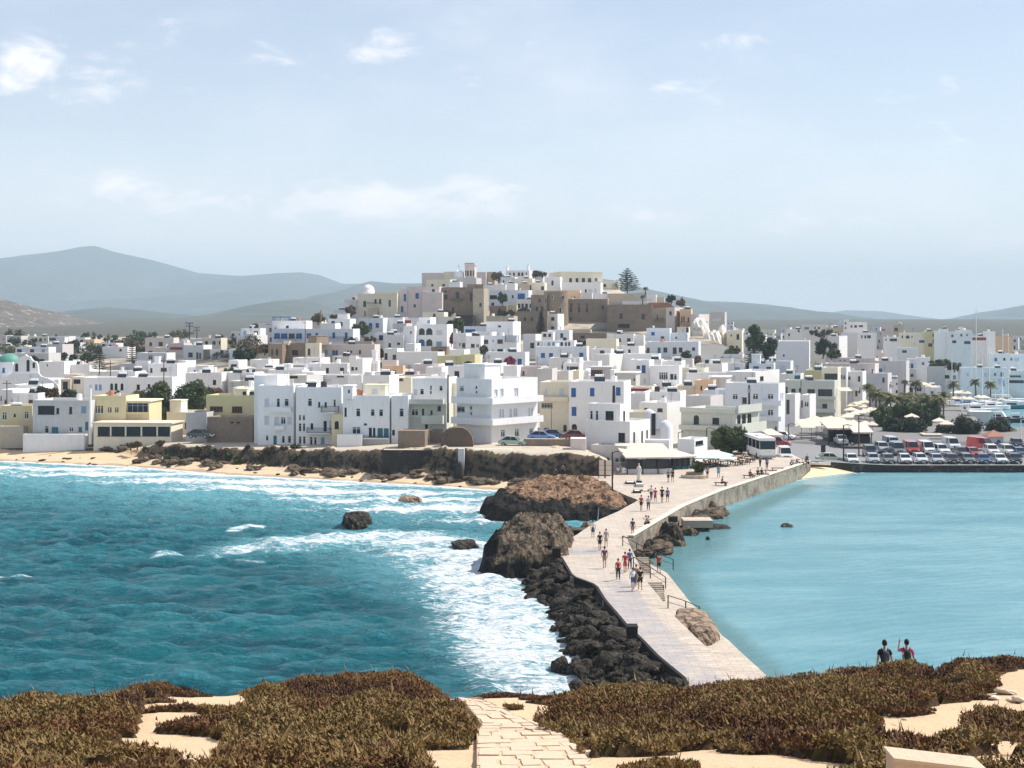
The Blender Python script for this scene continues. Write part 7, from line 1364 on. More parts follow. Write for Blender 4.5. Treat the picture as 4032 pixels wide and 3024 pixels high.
# ------------------------------------------------------------------ people
SKINS={}
def skinmesh(key,chains,lvl=1,extra=None,mats=1):
    """one continuous skinned surface per list of chains [(p, rx, ry), ...]; joints at equal points are shared"""
    if key in SKINS:return SKINS[key]
    V,E,Rr,ix=[],[],[],{}
    for ch in chains:
        prev=None
        for(p,rx,ry)in ch:
            k=tuple(round(c,4)for c in p)
            if k not in ix:ix[k]=len(V);V.append(p);Rr.append((rx,ry))
            if prev is not None and prev !=ix[k]:E.append((prev,ix[k]))
            prev=ix[k]
    me=bpy.data.meshes.new(key);me.from_pydata(V,E,[]);o=bpy.data.objects.new('tmp',me);C.objects.link(o)
    md=o.modifiers.new('s','SKIN');sv=me.skin_vertices[0].data if me.skin_vertices else None
    if sv is None:
        bm_=bmesh.new();bm_.from_mesh(me);bm_.verts.layers.skin.verify();bm_.to_mesh(me);bm_.free();sv=me.skin_vertices[0].data
    for i,r_2 in enumerate(Rr):sv[i].radius=r_2;sv[i].use_root=(i==0)
    md.use_smooth_shade=True;ss=o.modifiers.new('u','SUBSURF');ss.levels=lvl;ss.render_levels=lvl
    bpy.context.view_layer.update();dg=bpy.context.evaluated_depsgraph_get();nm_=bpy.data.meshes.new_from_object(o.evaluated_get(dg),depsgraph=dg);bpy.data.objects.remove(o)
    if extra:
        bm_=bmesh.new();bm_.from_mesh(nm_)
        for(vs_,fs_,mi)in extra:
            vv=[bm_.verts.new(v)for v in vs_]
            for f in fs_:
                try:ff=bm_.faces.new([vv[i]for i in f]);ff.smooth=True;ff.material_index=mi
                except ValueError:pass
        bm_.to_mesh(nm_);bm_.free()
    nm_.materials.clear()
    for _ in range(mats):nm_.materials.append(None)
    SKINS[key]=nm_;return nm_
def uvs(c,r,n=12,m_=9,f=None):
    vs_,fs_=[],[]
    for i in range(m_+1):
        t=math.pi*i/m_
        for j in range(n):
            a=2*math.pi*j/n;p=Vector((math.sin(t)*math.cos(a),math.sin(t)*math.sin(a),math.cos(t)));
            if f:p=f(p)
            vs_.append((c[0]+p.x*r[0],c[1]+p.y*r[1],c[2]+p.z*r[2]))
    for i in range(m_):
        for j in range(n):fs_.append((i*n+j,i*n+(j+1)%n,(i+1)*n+(j+1)%n,(i+1)*n+j))
    return vs_,fs_
def joints(pose):
    j=dict(pel=(0,0,.95),chest=(0,0,1.25),neck=(0,0,1.46),head=(0,-.015,1.62))
    for s,n in((-1,'L'),(1,'R')):
        j['sh'+n]=(s*.17,0,1.40);j['el'+n]=(s*.235,.03,1.13);j['wr'+n]=(s*.25,-.04,.89);j['hip'+n]=(s*.085,0,.90);j['kn'+n]=(s*.10,-.02,.50);j['an'+n]=(s*.105,.02,.09)
    def legs(fr,bk):
        for n,d in((fr,-1),(bk,1)):
            s=-1 if n=='L' else 1;j['kn'+n]=(s*.09,d*.16-.04,.51);j['an'+n]=(s*.09,d*.30,.10 if d<0 else .15)
    def arms(fr,bk):
        for n,d in((fr,-1),(bk,1)):
            s=-1 if n=='L' else 1;j['el'+n]=(s*.23,d*.10+.03,1.14);j['wr'+n]=(s*.235,d*.24-.02,.93)
    if pose=='walk1':legs('L','R');arms('R','L')
    if pose=='walk2':legs('R','L');arms('L','R')
    if pose=='photo':
        for n,s in(('L',-1),('R',1)):j['el'+n]=(s*.24,-.20,1.22);j['wr'+n]=(s*.10,-.34,1.48)
    if pose=='onearm':
        j['elR']=(.27,-.12,1.30);j['wrR']=(.22,-.22,1.58)
    if pose in('sit','crouch'):
        dz=.50 if pose=='sit' else .62
        for k in('pel','chest','neck','head','shL','shR','elL','elR'):x,y,z=j[k];j[k]=(x,y-(.0 if k=='pel' else(z-.95)*(.15 if pose=='sit' else .45)),z-dz)
        for n,s in(('L',-1),('R',1)):
            j['hip'+n]=(s*.09,0,.93-dz-.03);j['kn'+n]=(s*.13,-.42,.50 if pose=='sit' else .48);j['an'+n]=(s*.13,-.42 if pose=='sit' else-.12,.09);j['wr'+n]=(s*.14,-.36,.58)if pose=='sit' else(s*.10,-.52,.75)
    return j
def hand(w_,d,up):
    """palm and five curled fingers from wrist w_ along direction d"""
    w_=Vector(w_);d=Vector(d).normalized();s=d.cross(Vector(up)).normalized();n=s.cross(d);P_=[(tuple(w_),.026,.022),(tuple(w_+d*.045),.036,.018),(tuple(w_+d*.085),.038,.016)];out_=[P_]
    for k,L_ in((-1.5,.06),(-.5,.075),(.5,.08),(1.5,.07)):
        b_=w_+d*.09+s*(k*.019);out_.append([P_[2],(tuple(b_),.0095,.0095),(tuple(b_+d*L_*.5+n*.008),.0088,.0088),(tuple(b_+d*L_*.85+n*.03),.0075,.0075)])
    t=w_+d*.035-s*.036;out_.append([P_[1],(tuple(t),.011,.011),(tuple(t+d*.03-s*.015+n*.01),.010,.010),(tuple(t+d*.055-s*.012+n*.02),.008,.008)]);return out_
def person_meshes(pose,fine=False):
    j=joints(pose);lv=2 if fine else 1;L_='f' if fine else ''
    hd=j['head']
    def hf(p):
        q=p.copy();
        if q.z<-.2:q.x*=1-.28*(-q.z-.2);q.y=q.y*(1-.1*(-q.z))-.06*(-q.z)
        if q.y<-.8 and abs(q.x)<.32 and-.25<q.z<.12:q.y-=.26*(1-abs(q.x)/.32)
        if abs(q.x)>.92 and-.25<q.z<.25:q.x*=1.16
        if q.y<-.7 and .05<q.z<.3 and .2<abs(q.x)<.5:q.y*=.94
        return q
    head=(*uvs(hd,(.076,.096,.118),18,14,hf),0);eyes=[(*uvs((hd[0]+s*.03,hd[1]-.086,hd[2]+.012),(.012,.008,.008),6,4),1)for s in(-1,1)]
    ch=[[(j['pel'],.135,.10),((j['pel'][0],(j['pel'][1]+j['chest'][1])/2,(j['pel'][2]+j['chest'][2])/2),.12,.085),(j['chest'],.145,.10),((j['neck'][0],j['neck'][1],j['neck'][2]-.04),.09,.075),(j['neck'],.052,.052),((hd[0],hd[1]+.01,hd[2]-.08),.05,.055)]]
    for n in 'LR':
        ch.append([(j['chest'],.145,.10),(j['sh'+n],.052,.052),(j['el'+n],.040,.040),(j['wr'+n],.026,.024)])
        d=Vector(j['wr'+n])-Vector(j['el'+n]);ch+=hand(j['wr'+n],d,(1,0,0)if abs(d.z)>.1 else(0,0,1))
        kn,an=j['kn'+n],j['an'+n];mid=tuple((Vector(kn)*.62+Vector(an)*.38));ch.append([(j['pel'],.135,.10),(j['hip'+n],.088,.088),(kn,.056,.056),(mid,.055,.055),(an,.036,.036),((an[0],an[1]-.10,max(.035,an[2]-.06)),.036,.026),((an[0],an[1]-.19,max(.03,an[2]-.07)),.030,.018)])
    M={}
    M['body']=skinmesh(L_+pose+'body',ch,lv,[head]+eyes,2)
    up=[[(j['pel'],.150,.118),((0,(j['pel'][1]+j['chest'][1])/2,(j['pel'][2]+j['chest'][2])/2),.142,.108),(j['chest'],.165,.122),((j['neck'][0],j['neck'][1]+.0,j['neck'][2]-.03),.085,.075)]]
    for n in 'LR':m_=tuple((Vector(j['sh'+n])*.35+Vector(j['el'+n])*.65));up.append([(j['chest'],.165,.122),(j['sh'+n],.072,.072),(m_,.062,.062)])
    M['shirt']=skinmesh(L_+pose+'shirt',up,lv)
    for nm_,full in(('shorts',0),('trousers',1)):
        q=[]
        for n in 'LR':
            kn,an,hp=Vector(j['kn'+n]),Vector(j['an'+n]),Vector(j['hip'+n]);c_=[(j['pel'],.152,.122),(tuple(hp),.105,.108)]
            if full:c_+=[(tuple(kn),.075,.075),(tuple(kn.lerp(an,.9)),.058,.058)]
            else:c_+=[(tuple(hp.lerp(kn,.85)),.090,.090)]
            q.append(c_)
        M[nm_]=skinmesh(L_+pose+nm_,q,lv)
    q=[]
    pz_,kz=j['pel'],tuple((Vector(j['knL'])+Vector(j['knR']))/2)
    M['skirt']=skinmesh(L_+pose+'skirt',[[((pz_[0],pz_[1],pz_[2]+.10),.125,.10),(pz_,.155,.13),(tuple(Vector(pz_).lerp(Vector(kz),.6)),.20,.17),(tuple(Vector(pz_).lerp(Vector(kz),1.05)),.23,.20)]],lv)
    def hr(p):q=p.copy();q.z=max(q.z,-.55 if q.y>.0 else .25);q.y=q.y if q.y>-.55 else-.55;return q
    v,f=uvs((hd[0],hd[1]+.012,hd[2]+.018),(.088,.104,.122),14,10,hr);me=bpy.data.meshes.new('hair');me.from_pydata(v,[],f);me.materials.append(None)
    for pl_ in me.polygons:pl_.use_smooth=True
    M['hair']=me
    sh_=MB()
    for n in 'LR':
        an=j['an'+n];v,f=uvs((an[0],an[1]-.07,max(.04,an[2]-.045)),(.05,.15,.05),10,6);sh_.add(v,f)
    me=bpy.data.meshes.new('shoes');me.from_pydata(sh_.v,[],sh_.f);me.materials.append(None);M['shoes']=me;return M
PM={}
mat('skin_tan',(.46,.27,.18),rough=.6);mat('skin_fair',(.60,.40,.30),rough=.6);mat('eye_dark',(.02,.02,.02),rough=.3)
CLO={}
def cloth(c):
    if c not in CLO:nm_='cloth_%02d'%len(CLO);mat(nm_,c,rough=.85,var=.08,scale=9);CLO[c]=nm_
    return MATS[CLO[c]]
def person(loc,rz,pose,top,bottom,label,kind='shorts',h=1.72,hair=(.05,.03,.02),fine=False,pack=None,group=None,shoes=(.05,.05,.05),hat=None):
    key=pose+('f' if fine else '')
    if key not in PM:PM[key]=person_meshes(pose,fine)
    M=PM[key];r=empty('person',loc,R(rz));r.scale=[h/1.73]*3;tag(r,label,'person',group)
    def put(nm_,me,mts):
        o=bpy.data.objects.new(nm_,me);C.objects.link(o);o.parent=r
        for i,m_ in enumerate(mts):o.material_slots[i].link='OBJECT';o.material_slots[i].material=m_
        return o
    put('body',M['body'],[MATS['skin_tan'],MATS['eye_dark']]);put('shirt',M['shirt'],[cloth(top)])
    put('skirt' if kind in('skirt','dress')else kind,M['skirt' if kind in('skirt','dress')else kind],[cloth(bottom)]);put('hair',M['hair'],[cloth(hair)]);put('shoes',M['shoes'],[cloth(shoes)])
    if pack:
        jz=joints(pose)['chest'];q=MB();v,f=uvs((jz[0],jz[1]+.19,jz[2]-.02),(.14,.10,.21),12,8,lambda p:Vector((max(-.8,min(.8,p.x)),p.y,max(-.85,min(.85,p.z)))));q.add(v,f)
        for s in(-1,1):q.tube([(s*.10,.12,jz[2]+.16),(s*.105,.02,jz[2]+.215),(s*.11,-.125,jz[2]+.10),(s*.12,-.10,jz[2]-.12),(s*.11,.13,jz[2]-.16)],.018,6)
        q.build('backpack',cloth(pack),r,smooth=True)
    if hat:jh=joints(pose)['head'];MB().lathe((jh[0],jh[1],jh[2]+.06),[(.17,0),(.10,.015),(.095,.08),(.06,.11),(0,.115)],14).build('hat',cloth(hat),r,smooth=True)
    return r
BLK,WHT,RED,BLU,KHA,NAV,GRY=(.02,.02,.022),(.75,.75,.76),(.45,.03,.04),(.04,.13,.38),(.35,.26,.17),(.025,.035,.07),(.25,.23,.25)
crop('K')
def walker(px,py,h,*a,z=1.95,**k):
    x,Y=onz(gx_(px),gy_(py),z);return person((x,Y,z),k.pop('rz',180),*a,h=h,**k)
G1='walkers on the causeway'
walker(1303,333,1.75,'walk1',RED,BLK,'person in a red shirt and black shorts walking nearest the orange outcrop',group=G1);walker(1348,333,1.66,'walk2',(.55,.52,.60),NAV,'person in a pale patterned top beside the one in the red shirt',kind='trousers',group=G1)
walker(1366,268,1.75,'walk1',WHT,NAV,'person in a white shirt and dark trousers, leftmost of the far four',kind='trousers',group=G1);walker(1391,280,1.68,'walk2',RED,(.3,.04,.05),'person in a dark red top and skirt between the white and black shirts',kind='skirt',group=G1);walker(1433,282,1.85,'walk1',BLK,BLK,'tall person all in black, third of the far four',group=G1);walker(1467,282,1.75,'walk2',BLU,NAV,'person in a blue shirt and dark shorts, rightmost of the far four',group=G1)
walker(1250,493,1.78,'walk1',BLU,KHA,'person in blue shirt, khaki shorts and backpack, alone mid-walkway',pack=NAV,group=G1);walker(1330,430,1.70,'crouch',GRY,BLK,'person in grey crouching to take a photograph by the sea wall',kind='trousers',rz=90,group=G1);walker(1350,428,1.7,'crouch',BLK,NAV,'person in black crouching beside the photographer',kind='trousers',rz=250,group=G1)
walker(1003,498,1.70,'stand',WHT,(.06,.09,.16),'person in a white top and long dark blue skirt near the concrete spur',kind='skirt',group=G1);walker(1046,580,1.72,'walk1',BLK,BLK,'person dressed in black walking beside the grey striped one',group=G1);walker(1085,558,1.70,'walk2',(.40,.35,.38),(.42,.40,.42),'person in a pale grey striped dress beside the black dressed walker',kind='skirt',group=G1)
walker(1075,690,1.86,'walk1',(.16,.06,.09),KHA,'tall person in a plum shirt and khaki shorts in the middle of the walkway',group=G1);walker(1160,765,1.76,'walk2',(.50,.20,.22),BLK,'person in a pink top and black trousers carrying a backpack',kind='trousers',pack=RED,group=G1);walker(1203,718,1.75,'walk1',RED,RED,'person in a bright red dress walking toward the steps',kind='skirt',group=G1);walker(1232,700,1.76,'walk2',BLU,NAV,'person in a cobalt blue shirt beside the red dress',kind='trousers',group=G1)
walker(1252,828,1.78,'walk1',(.45,.60,.78),(.06,.14,.32),'person in a light blue top and blue shorts, front left of the nearest pair',pack=WHT,group=G1);walker(1297,828,1.82,'walk2',BLK,BLK,'person in black with long dark shorts, front right of the nearest pair',group=G1);walker(1272,800,1.7,'walk1',(.30,.18,.14),BLK,'person with brown hair just behind the nearest pair',kind='trousers',group=G1)
walker(1413,722,1.74,'walk2',RED,BLK,'person in a red shirt stepping down on the lower landing',z=.75,group=G1)
G2='people on the plaza'
walker(1472,157,1.74,'walk1',(.10,.22,.24),BLK,'person in a teal shirt walking in front of the restaurant',group=G2);walker(1498,155,1.72,'walk2',BLK,BLK,'person in black beside the teal shirt at the restaurant',group=G2);walker(1715,133,1.7,'walk1',(.20,.18,.24),NAV,'person in dark grey right of the round bench',group=G2);walker(1784,130,1.74,'walk2',(.05,.30,.50),(.08,.25,.40),'person in bright blue crossing the plaza',group=G2)
def seat(px,py,label,w_=.9):
    x,Y=onz(gx_(px),gy_(py),1.92);r=empty('bench',(x,Y,1.9));tag(r,label,'bench');MB().bx(-w_,w_,-.22,.22,.36,.44).build('seat','brown_wood',r)
    for s in(-1,1):MB().bx(s*w_*.75-.06,s*w_*.75+.06,-.18,.18,0,.358).build('leg','light_stone',r)
    return x,Y
def sitter(px,py,top,bot,label,rz=150):x,Y=onz(gx_(px),gy_(py),1.92);person((x,Y,1.92),rz,'sit',top,bot,label,kind='trousers',group=G2)
seat(1800,176,'small dark bench with a sitting person and bags near the sea wall');sitter(1805,178,BLK,BLK,'person in black sitting on the bench nearest the camera',100)
seat(1975,131,'bench by the sea wall with a person in red');sitter(1980,132,(.30,.06,.07),BLK,'person in dark red sitting by the sea wall');seat(2040,122,'bench by the sea wall with two people in black',1.3);sitter(2028,123,BLK,BLK,'left person in black sitting on the double bench');sitter(2052,121,NAV,BLK,'right person in black sitting on the double bench')
walker(2085,75,1.74,'stand',BLU,NAV,'person in blue leaning near the bus',group=G2,kind='trousers');walker(2043,62,1.74,'walk1',(.15,.16,.10),BLK,'person in dark green left of the person in blue',group=G2,kind='trousers');seat(2108,98,'empty brown bench along the sea wall, left of the planters');seat(2150,84,'empty brown bench along the sea wall, nearest the quay')
sitter(1160,108,WHT,GRY,'person in white sitting left of the marble statue',200);sitter(1190,110,(.65,.68,.75),WHT,'person in pale clothes sitting nearest the statue',160)
sitter(772,122,BLK,BLK,'person in black sitting at the left end above the orange outcrop',180);walker(815,118,1.7,'stand',(.25,.15,.15),BLK,'person in brown standing at the left end above the orange outcrop',group=G2,kind='trousers')
# cafe under the round tree
crop('J');cr_=random.Random(5)
tb=[]
for i,(x,y)in enumerate(((150,1215),(215,1195),(300,1215),(380,1205),(460,1190),(540,1200),(620,1185),(680,1165),(500,1150),(580,1145),(430,1150),(650,1135))):
    gx0,gy0=onz(gx_(x),gy_(y),1.9);r=empty('cafe_table',(gx0,gy0,1.9));tag(r,'square cafe table with a coloured cloth under the plaza tree','table','cafe tables on the plaza')
    MB().bx(-.45,.45,-.45,.45,.70,.74).build('tabletop',cr_.choice(['orange_plaster','teal_paint','brown_wood','olive_plaster','canvas']),r);MB().bx(-.05,.05,-.05,.05,0,.698).bx(-.3,.3,-.3,.3,0,.03).build('pedestal','dark_metal',r)
    for s in(-1,1):
        if cr_.random()<.85:
            c_=empty('cafe_chair',(gx0+s*.85,gy0,1.9));tag(c_,'wooden cafe chair at a table under the plaza tree','chair','cafe chairs on the plaza');MB().bx(-.2,.2,-.2,.2,.42,.46).build('seat','brown_wood',c_);MB().bx(s*.16,s*.2,-.2,.2,.462,.9).build('backrest','brown_wood',c_)
            for q in(-1,1):
                for p2 in(-1,1):MB().bx(q*.17-.02,q*.17+.02,p2*.17-.02,p2*.17+.02,0,.418).build('leg','brown_wood',c_)
            if cr_.random()<.75:person((gx0+s*.78,gy0,1.9),90*s+180 if s>0 else 90,'sit',cr_.choice([WHT,BLK,RED,(.6,.6,.65),BLU,GRY]),cr_.choice([BLK,NAV,KHA]),'seated cafe guest under the plaza tree',kind='trousers',group='guests at the plaza cafe')
# the two on the knoll
for px,pose,top,bot,pk,lb in((3483,'stand',BLK,BLK,(.03,.05,.08),'person in a black shirt with a dark backpack standing behind the brow of the knoll'),(3570,'onearm',(.42,.06,.20),(.10,.20,.42),BLK,'person in a striped pink and blue top raising a hand on the knoll')):
    Yp=47.0;x=(px-CX)/F*Yp;z=12.88-1.66;o=person((x,Yp,z),180 if pose=='stand' else 172,pose,top,bot,lb,fine=True,pack=pk,kind='trousers',h=1.64 if pose=='stand' else 1.60,hair=(.015,.012,.012))
    if pose=='onearm':
        o.location.z+=.06;b_=MB().lathe((0,0,1.22),[(.168,0),(.172,.06),(.166,.10)],18);b_.v=[(x_,y_*.78,z_)for x_,y_,z_ in b_.v];b_.build('stripe','white_paint',o);b_=MB().lathe((0,0,1.08),[(.152,0),(.158,.07),(.163,.11)],18);b_.v=[(x_,y_*.80,z_)for x_,y_,z_ in b_.v];b_.build('stripe','pale_blue_paint',o)
# marble statue
crop('I')
p_=PT(gx_(1150),gy_(1425),191);r=empty('marble_statue',(p_.x,191,1.9));tag(r,'tall pale marble statue of a draped figure on a dark plinth by the restaurant','statue')
mat('marble',(.66,.62,.55),var=.12,scale=2,bump=.4);hS=4.0;dr_=MB()
prof=[(.48,.0),(.46,.4),(.40,1.0),(.42,1.5),(.36,2.0),(.30,2.3),(.40,2.8),(.43,3.1),(.25,3.28),(.11,3.36),(.11,3.46)]
k0=24;
for i,(r_1,z)in enumerate(prof):
    for q in range(k0):a=2*math.pi*q/k0;rr2=r_1*(1+.07*math.sin(a*7+z)*(z<3.0));dr_.v.append((rr2*math.cos(a),rr2*.75*math.sin(a),z))
for i in range(len(prof)-1):
    for q in range(k0):dr_.f.append((i*k0+q,i*k0+(q+1)%k0,(i+1)*k0+(q+1)%k0,(i+1)*k0+q));dr_.m.append(0)
v,f=uvs((0,-.02,3.66),(.16,.19,.24),14,10);dr_.add(v,f);dr_.tube([(-.36,0,3.05),(-.50,-.05,2.5),(-.36,-.28,2.15)],[.12,.09,.07],8).tube([(.36,0,3.05),(.48,0,2.5),(.42,-.1,1.95)],[.12,.09,.07],8);o=dr_.build('figure','marble',r,smooth=True);o.location.z=.6;o.scale=(.58,.58,.58)
MB().bx(-.5,.5,-.4,.4,0,.3).bx(-.35,.35,-.3,.3,.302,.6).build('plinth','dark_stone',r)
hs(1000,1110,None,1380,1392,4,'dark_stone',Y=192,d=.5,label='low dark step beside the statue',cat='step',name='stone_step',group=None,clutter=False,par=.02);hs(1115,1200,None,1400,1442,6,'grey_plaster',Y=189,d=1.2,label='grey slab plinth in front of the statue',cat='plinth',name='stone_plinth',group=None,clutter=False,par=.02)
hs(1085,1175,None,1475,1530,4,'dark_stone',Y=182,d=1,label='low dark wall at the right end of the orange outcrop',cat='wall',name='low_wall',group=None,clutter=False,par=.02);hs(1175,1262,None,1470,1482,4,'brown_wood',Y=184,d=.4,label='long low brown timber bench beside the white shirted walker',cat='bench',name='timber_bench',group=None,clutter=False,par=.02)
for i,(a_,b_)in enumerate(((712,775),(785,868))):
    p_=PT(gx_((a_+b_)/2),gy_(1270),200);w_=(b_-a_)/2*OS/F*200;r=empty('information_board',(p_.x,200,1.9));tag(r,('left' if i==0 else 'right')+' one of the two cream panel boards standing before the stone basement','sign board');MB().bx(-w_,w_,-.03,.03,.4,2.4).build('panel','canvas',r)
    for s in(-1,1):MB().bx(s*w_-.05,s*w_+.05,-.05,.05,0,2.5).build('post','brown_wood',r)
    for z in(1.05,1.7):MB().bx(-w_+.05,w_-.05,-.045,-.035,z,z+.04).build('batten','brown_wood',r)
# ------------------------------------------------------------------ vehicles
def carpaint(c):
    k=('car',c)
    if k not in CLO:nm_='car_paint_%02d'%len(CLO);m_=mat(nm_,c,rough=.25,spec=.5);m_.node_tree.nodes['Principled BSDF'].inputs['Coat Weight'].default_value=.6;CLO[k]=nm_
    return MATS[CLO[k]]
mat('tyre_rubber',(.02,.02,.02),rough=.9);mat('headlamp',(.75,.78,.8),rough=.1);mat('tail_lamp',(.4,.02,.02),rough=.3);mat('number_plate',(.7,.7,.66),rough=.5)
SH=dict( # side outlines (y forward negative = nose), z: body then cabin
    car=([(-2.05,.30),(-2.08,.55),(-1.95,.74),(-1.05,.90),(1.75,.95),(2.02,.80),(2.05,.35)],[(-1.05,.89),(-.45,1.38),(.85,1.45),(1.72,.94)],1.74,(-1.28,1.28),.31),
    hatch=([(-1.85,.30),(-1.88,.58),(-1.7,.80),(-.95,.95),(1.7,1.0),(1.85,.8),(1.85,.35)],[(-.95,.94),(-.4,1.44),(1.2,1.5),(1.72,.99)],1.70,(-1.15,1.2),.30),
    suv=([(-2.15,.40),(-2.18,.80),(-1.95,1.02),(-1.05,1.12),(2.1,1.15),(2.18,.45)],[(-1.05,1.11),(-.5,1.70),(1.7,1.76),(2.08,1.14)],1.85,(-1.35,1.35),.37),
    van=([(-2.4,.35),(-2.45,.85),(-2.2,1.10),(-1.75,1.2),(2.4,1.25),(2.45,.40)],[(-1.80,1.19),(-1.1,2.05),(2.3,2.15),(2.40,1.24)],1.95,(-1.55,1.6),.36),
    pickup=([(-2.4,.45),(-2.42,.90),(-2.2,1.08),(-1.2,1.15),(2.4,1.1),(2.42,.5)],[(-1.25,1.14),(-.7,1.72),(.35,1.75),(.55,1.14)],1.82,(-1.5,1.45),.38))
VM={}
def vehicle_parts(kind):
    body,cab,W_,ax_2,wr=SH[kind];hw=W_/2;P={}
    def prof(pts,w0,w1,inset=.06,close=True):
        q=MB();n=len(pts);top=max(z for _,z in pts)
        zs=[z for _,z in pts];lo=min(zs)
        rings=[]
        for s,k in((-1,.0),(-1,inset),(1,inset),(1,.0)):
            rings.append([(s*(w0+(w1-w0)*((z-lo)/(top-lo+1e-6)))-s*(inset if k==0 and False else 0)*1.0,y*(1 if k else .985),z*(1 if k else 1))for y,z in pts])
        r=[[(-(w0+(w1-w0)*((z-lo)/(top-lo+1e-6))),y,z)for y,z in pts],[(-(w0+(w1-w0)*((z-lo)/(top-lo+1e-6)))+inset,y*1.0+(-.03 if y<0 else .03),z+(.025 if z>lo+.01 else-.02))for y,z in pts]]
        r+=[[(-x,y,z)for x,y,z in r[1]],[(-x,y,z)for x,y,z in r[0]]]
        for g in r:q.v+=g
        for a in range(3):
            for i in range(n):j=(i+1)%n;q.f.append((a*n+i,a*n+j,(a+1)*n+j,(a+1)*n+i));q.m.append(0)
        q.f.append(tuple(range(n)));q.m.append(0);q.f.append(tuple(3*n+i for i in reversed(range(n))));q.m.append(0);return q
    P['body']=prof(body,hw*.98,hw*.94)
    P['windows']=prof(cab,hw*.90,hw*.76,.05)
    ct=[c for c in cab];(y0,z0),(y1,z1),(y2,z2),(y3,z3)=ct;rw=hw*.77
    rf=MB().add([(-rw,y1-.02,z1+.012),(rw,y1-.02,z1+.012),(rw,y2+.02,z2+.012),(-rw,y2+.02,z2+.012),(-rw,y1-.02,z1+.06),(rw,y1-.02,z1+.06),(rw,y2+.02,z2+.06),(-rw,y2+.02,z2+.06)],[(0,3,2,1),(4,5,6,7),(0,1,5,4),(1,2,6,5),(2,3,7,6),(3,0,4,7)])
    for s in(-1,1):
        for(ya,za,yb_,zb_)in((y0,z0,y1,z1),(y3,z3,y2,z2)):rf.tube([(s*hw*.90,ya,za),(s*hw*.78,yb_,zb_+.02)],.045,5)
        ym=(y1+y2)/2;rf.tube([(s*hw*.91,ym,(z0+z3)/2),(s*hw*.78,ym,z1+.03)],.04,5)
    if kind=='van':rf.bx(-hw*.93,hw*.93,-.2,2.30,1.26,2.14)
    P['roof']=rf
    P['wheel']=MB().lathe((0,0,0),[(.0,-.11),(wr*.62,-.11),(wr,-.08),(wr,.08),(wr*.62,.11),(0,.11)],16);P['rim']=MB().lathe((0,0,0),[(0,.125),(wr*.55,.12),(wr*.60,.113)],12)
    P['headlight']=MB().bx(-.16,.16,-.03,.03,-.06,.06)
    P['bumper']=MB().bx(-hw*.9,hw*.9,body[0][0]-.09,body[0][0]-.02,.30,.46);P['plate']=MB().bx(-.24,.24,body[0][0]-.12,body[0][0]-.095,.36,.46);P['grille']=MB().bx(-hw*.45,hw*.45,body[1][0]-.055,body[1][0]-.04,body[1][1]-.06,body[1][1]+.08)
    out_={}
    for k,q in P.items():
        me=bpy.data.meshes.new(k);me.from_pydata(q.v,[],q.f);me.materials.append(None);out_[k]=me
    return out_
def vehicle(kind,x,Y,z,rz,col,label,cat='car',group=None,name='parked_car'):
    if kind not in VM:VM[kind]=vehicle_parts(kind)
    M=VM[kind];body,cab,W_,ax_2,wr=SH[kind];r=empty(name,(x,Y,z),R(rz));tag(r,label,cat,group)
    def put(nm_,me,m_,loc=(0,0,0),rot=(0,0,0),parent=None):
        o=bpy.data.objects.new(nm_,me);C.objects.link(o);o.parent=parent or r;o.location=loc;o.rotation_euler=rot;o.material_slots[0].link='OBJECT';o.material_slots[0].material=m_;return o
    put('body',M['body'],carpaint(col));put('windows',M['windows'],MATS['glass']);put('roof',M['roof'],carpaint(col));put('bumper',M['bumper'],MATS['dark_metal']);put('grille',M['grille'],MATS['dark_metal']);put('number_plate',M['plate'],MATS['number_plate'])
    for s in(-1,1):
        for y in ax_2:w_=put('wheel',M['wheel'],MATS['tyre_rubber'],(s*(W_/2-.10),y,wr),(0,R(90*s),0));put('rim',M['rim'],MATS['grey_metal'],parent=w_)
        put('headlight',M['headlight'],MATS['headlamp'],(s*W_*.36,body[1][0]-.03,body[1][1]+.02));put('tail_light',M['headlight'],MATS['tail_lamp'],(s*W_*.38,max(p[0]for p in body)+.03,.75))
    return r
crop('O')
def park(px,py,kind,col,label,rz=0,z=1.1,cat='car',jit=True):x,Y=onz(px*1.8228,py*1.8228,z);vehicle(kind,x,Y+2,z,rz+(rnd.uniform(-5,5)if jit else 0),col,label,cat,'cars parked on the quay')
cW,cS,cD,cG,cB,cR=(.72,.73,.74),(.42,.45,.48),(.03,.035,.045),(.16,.18,.19),(.05,.10,.22),(.38,.03,.03)
park(1845,1003,'car',cW,'white car at the left end of the front row on the quay');park(1892,1003,'hatch',cS,'silver-blue hatchback second in the front quay row');park(1924,1003,'car',cG,'charcoal car third in the front quay row');park(1961,1003,'car',cW,'white car fourth in the front quay row');park(1995,1003,'hatch',(.60,.62,.66),'pale silver hatchback fifth in the front quay row');park(2030,1003,'car',cS,'silver car sixth in the front quay row');park(2063,1003,'car',cD,'black car seventh in the front quay row');park(2097,1003,'hatch',cG,'grey hatchback eighth in the front quay row');park(2132,1003,'car',cB,'dark blue car ninth in the front quay row');park(2167,1003,'car',(.66,.70,.74),'pale blue-white car tenth in the front quay row');park(2200,1003,'hatch',cD,'black hatchback at the right edge of the front quay row')
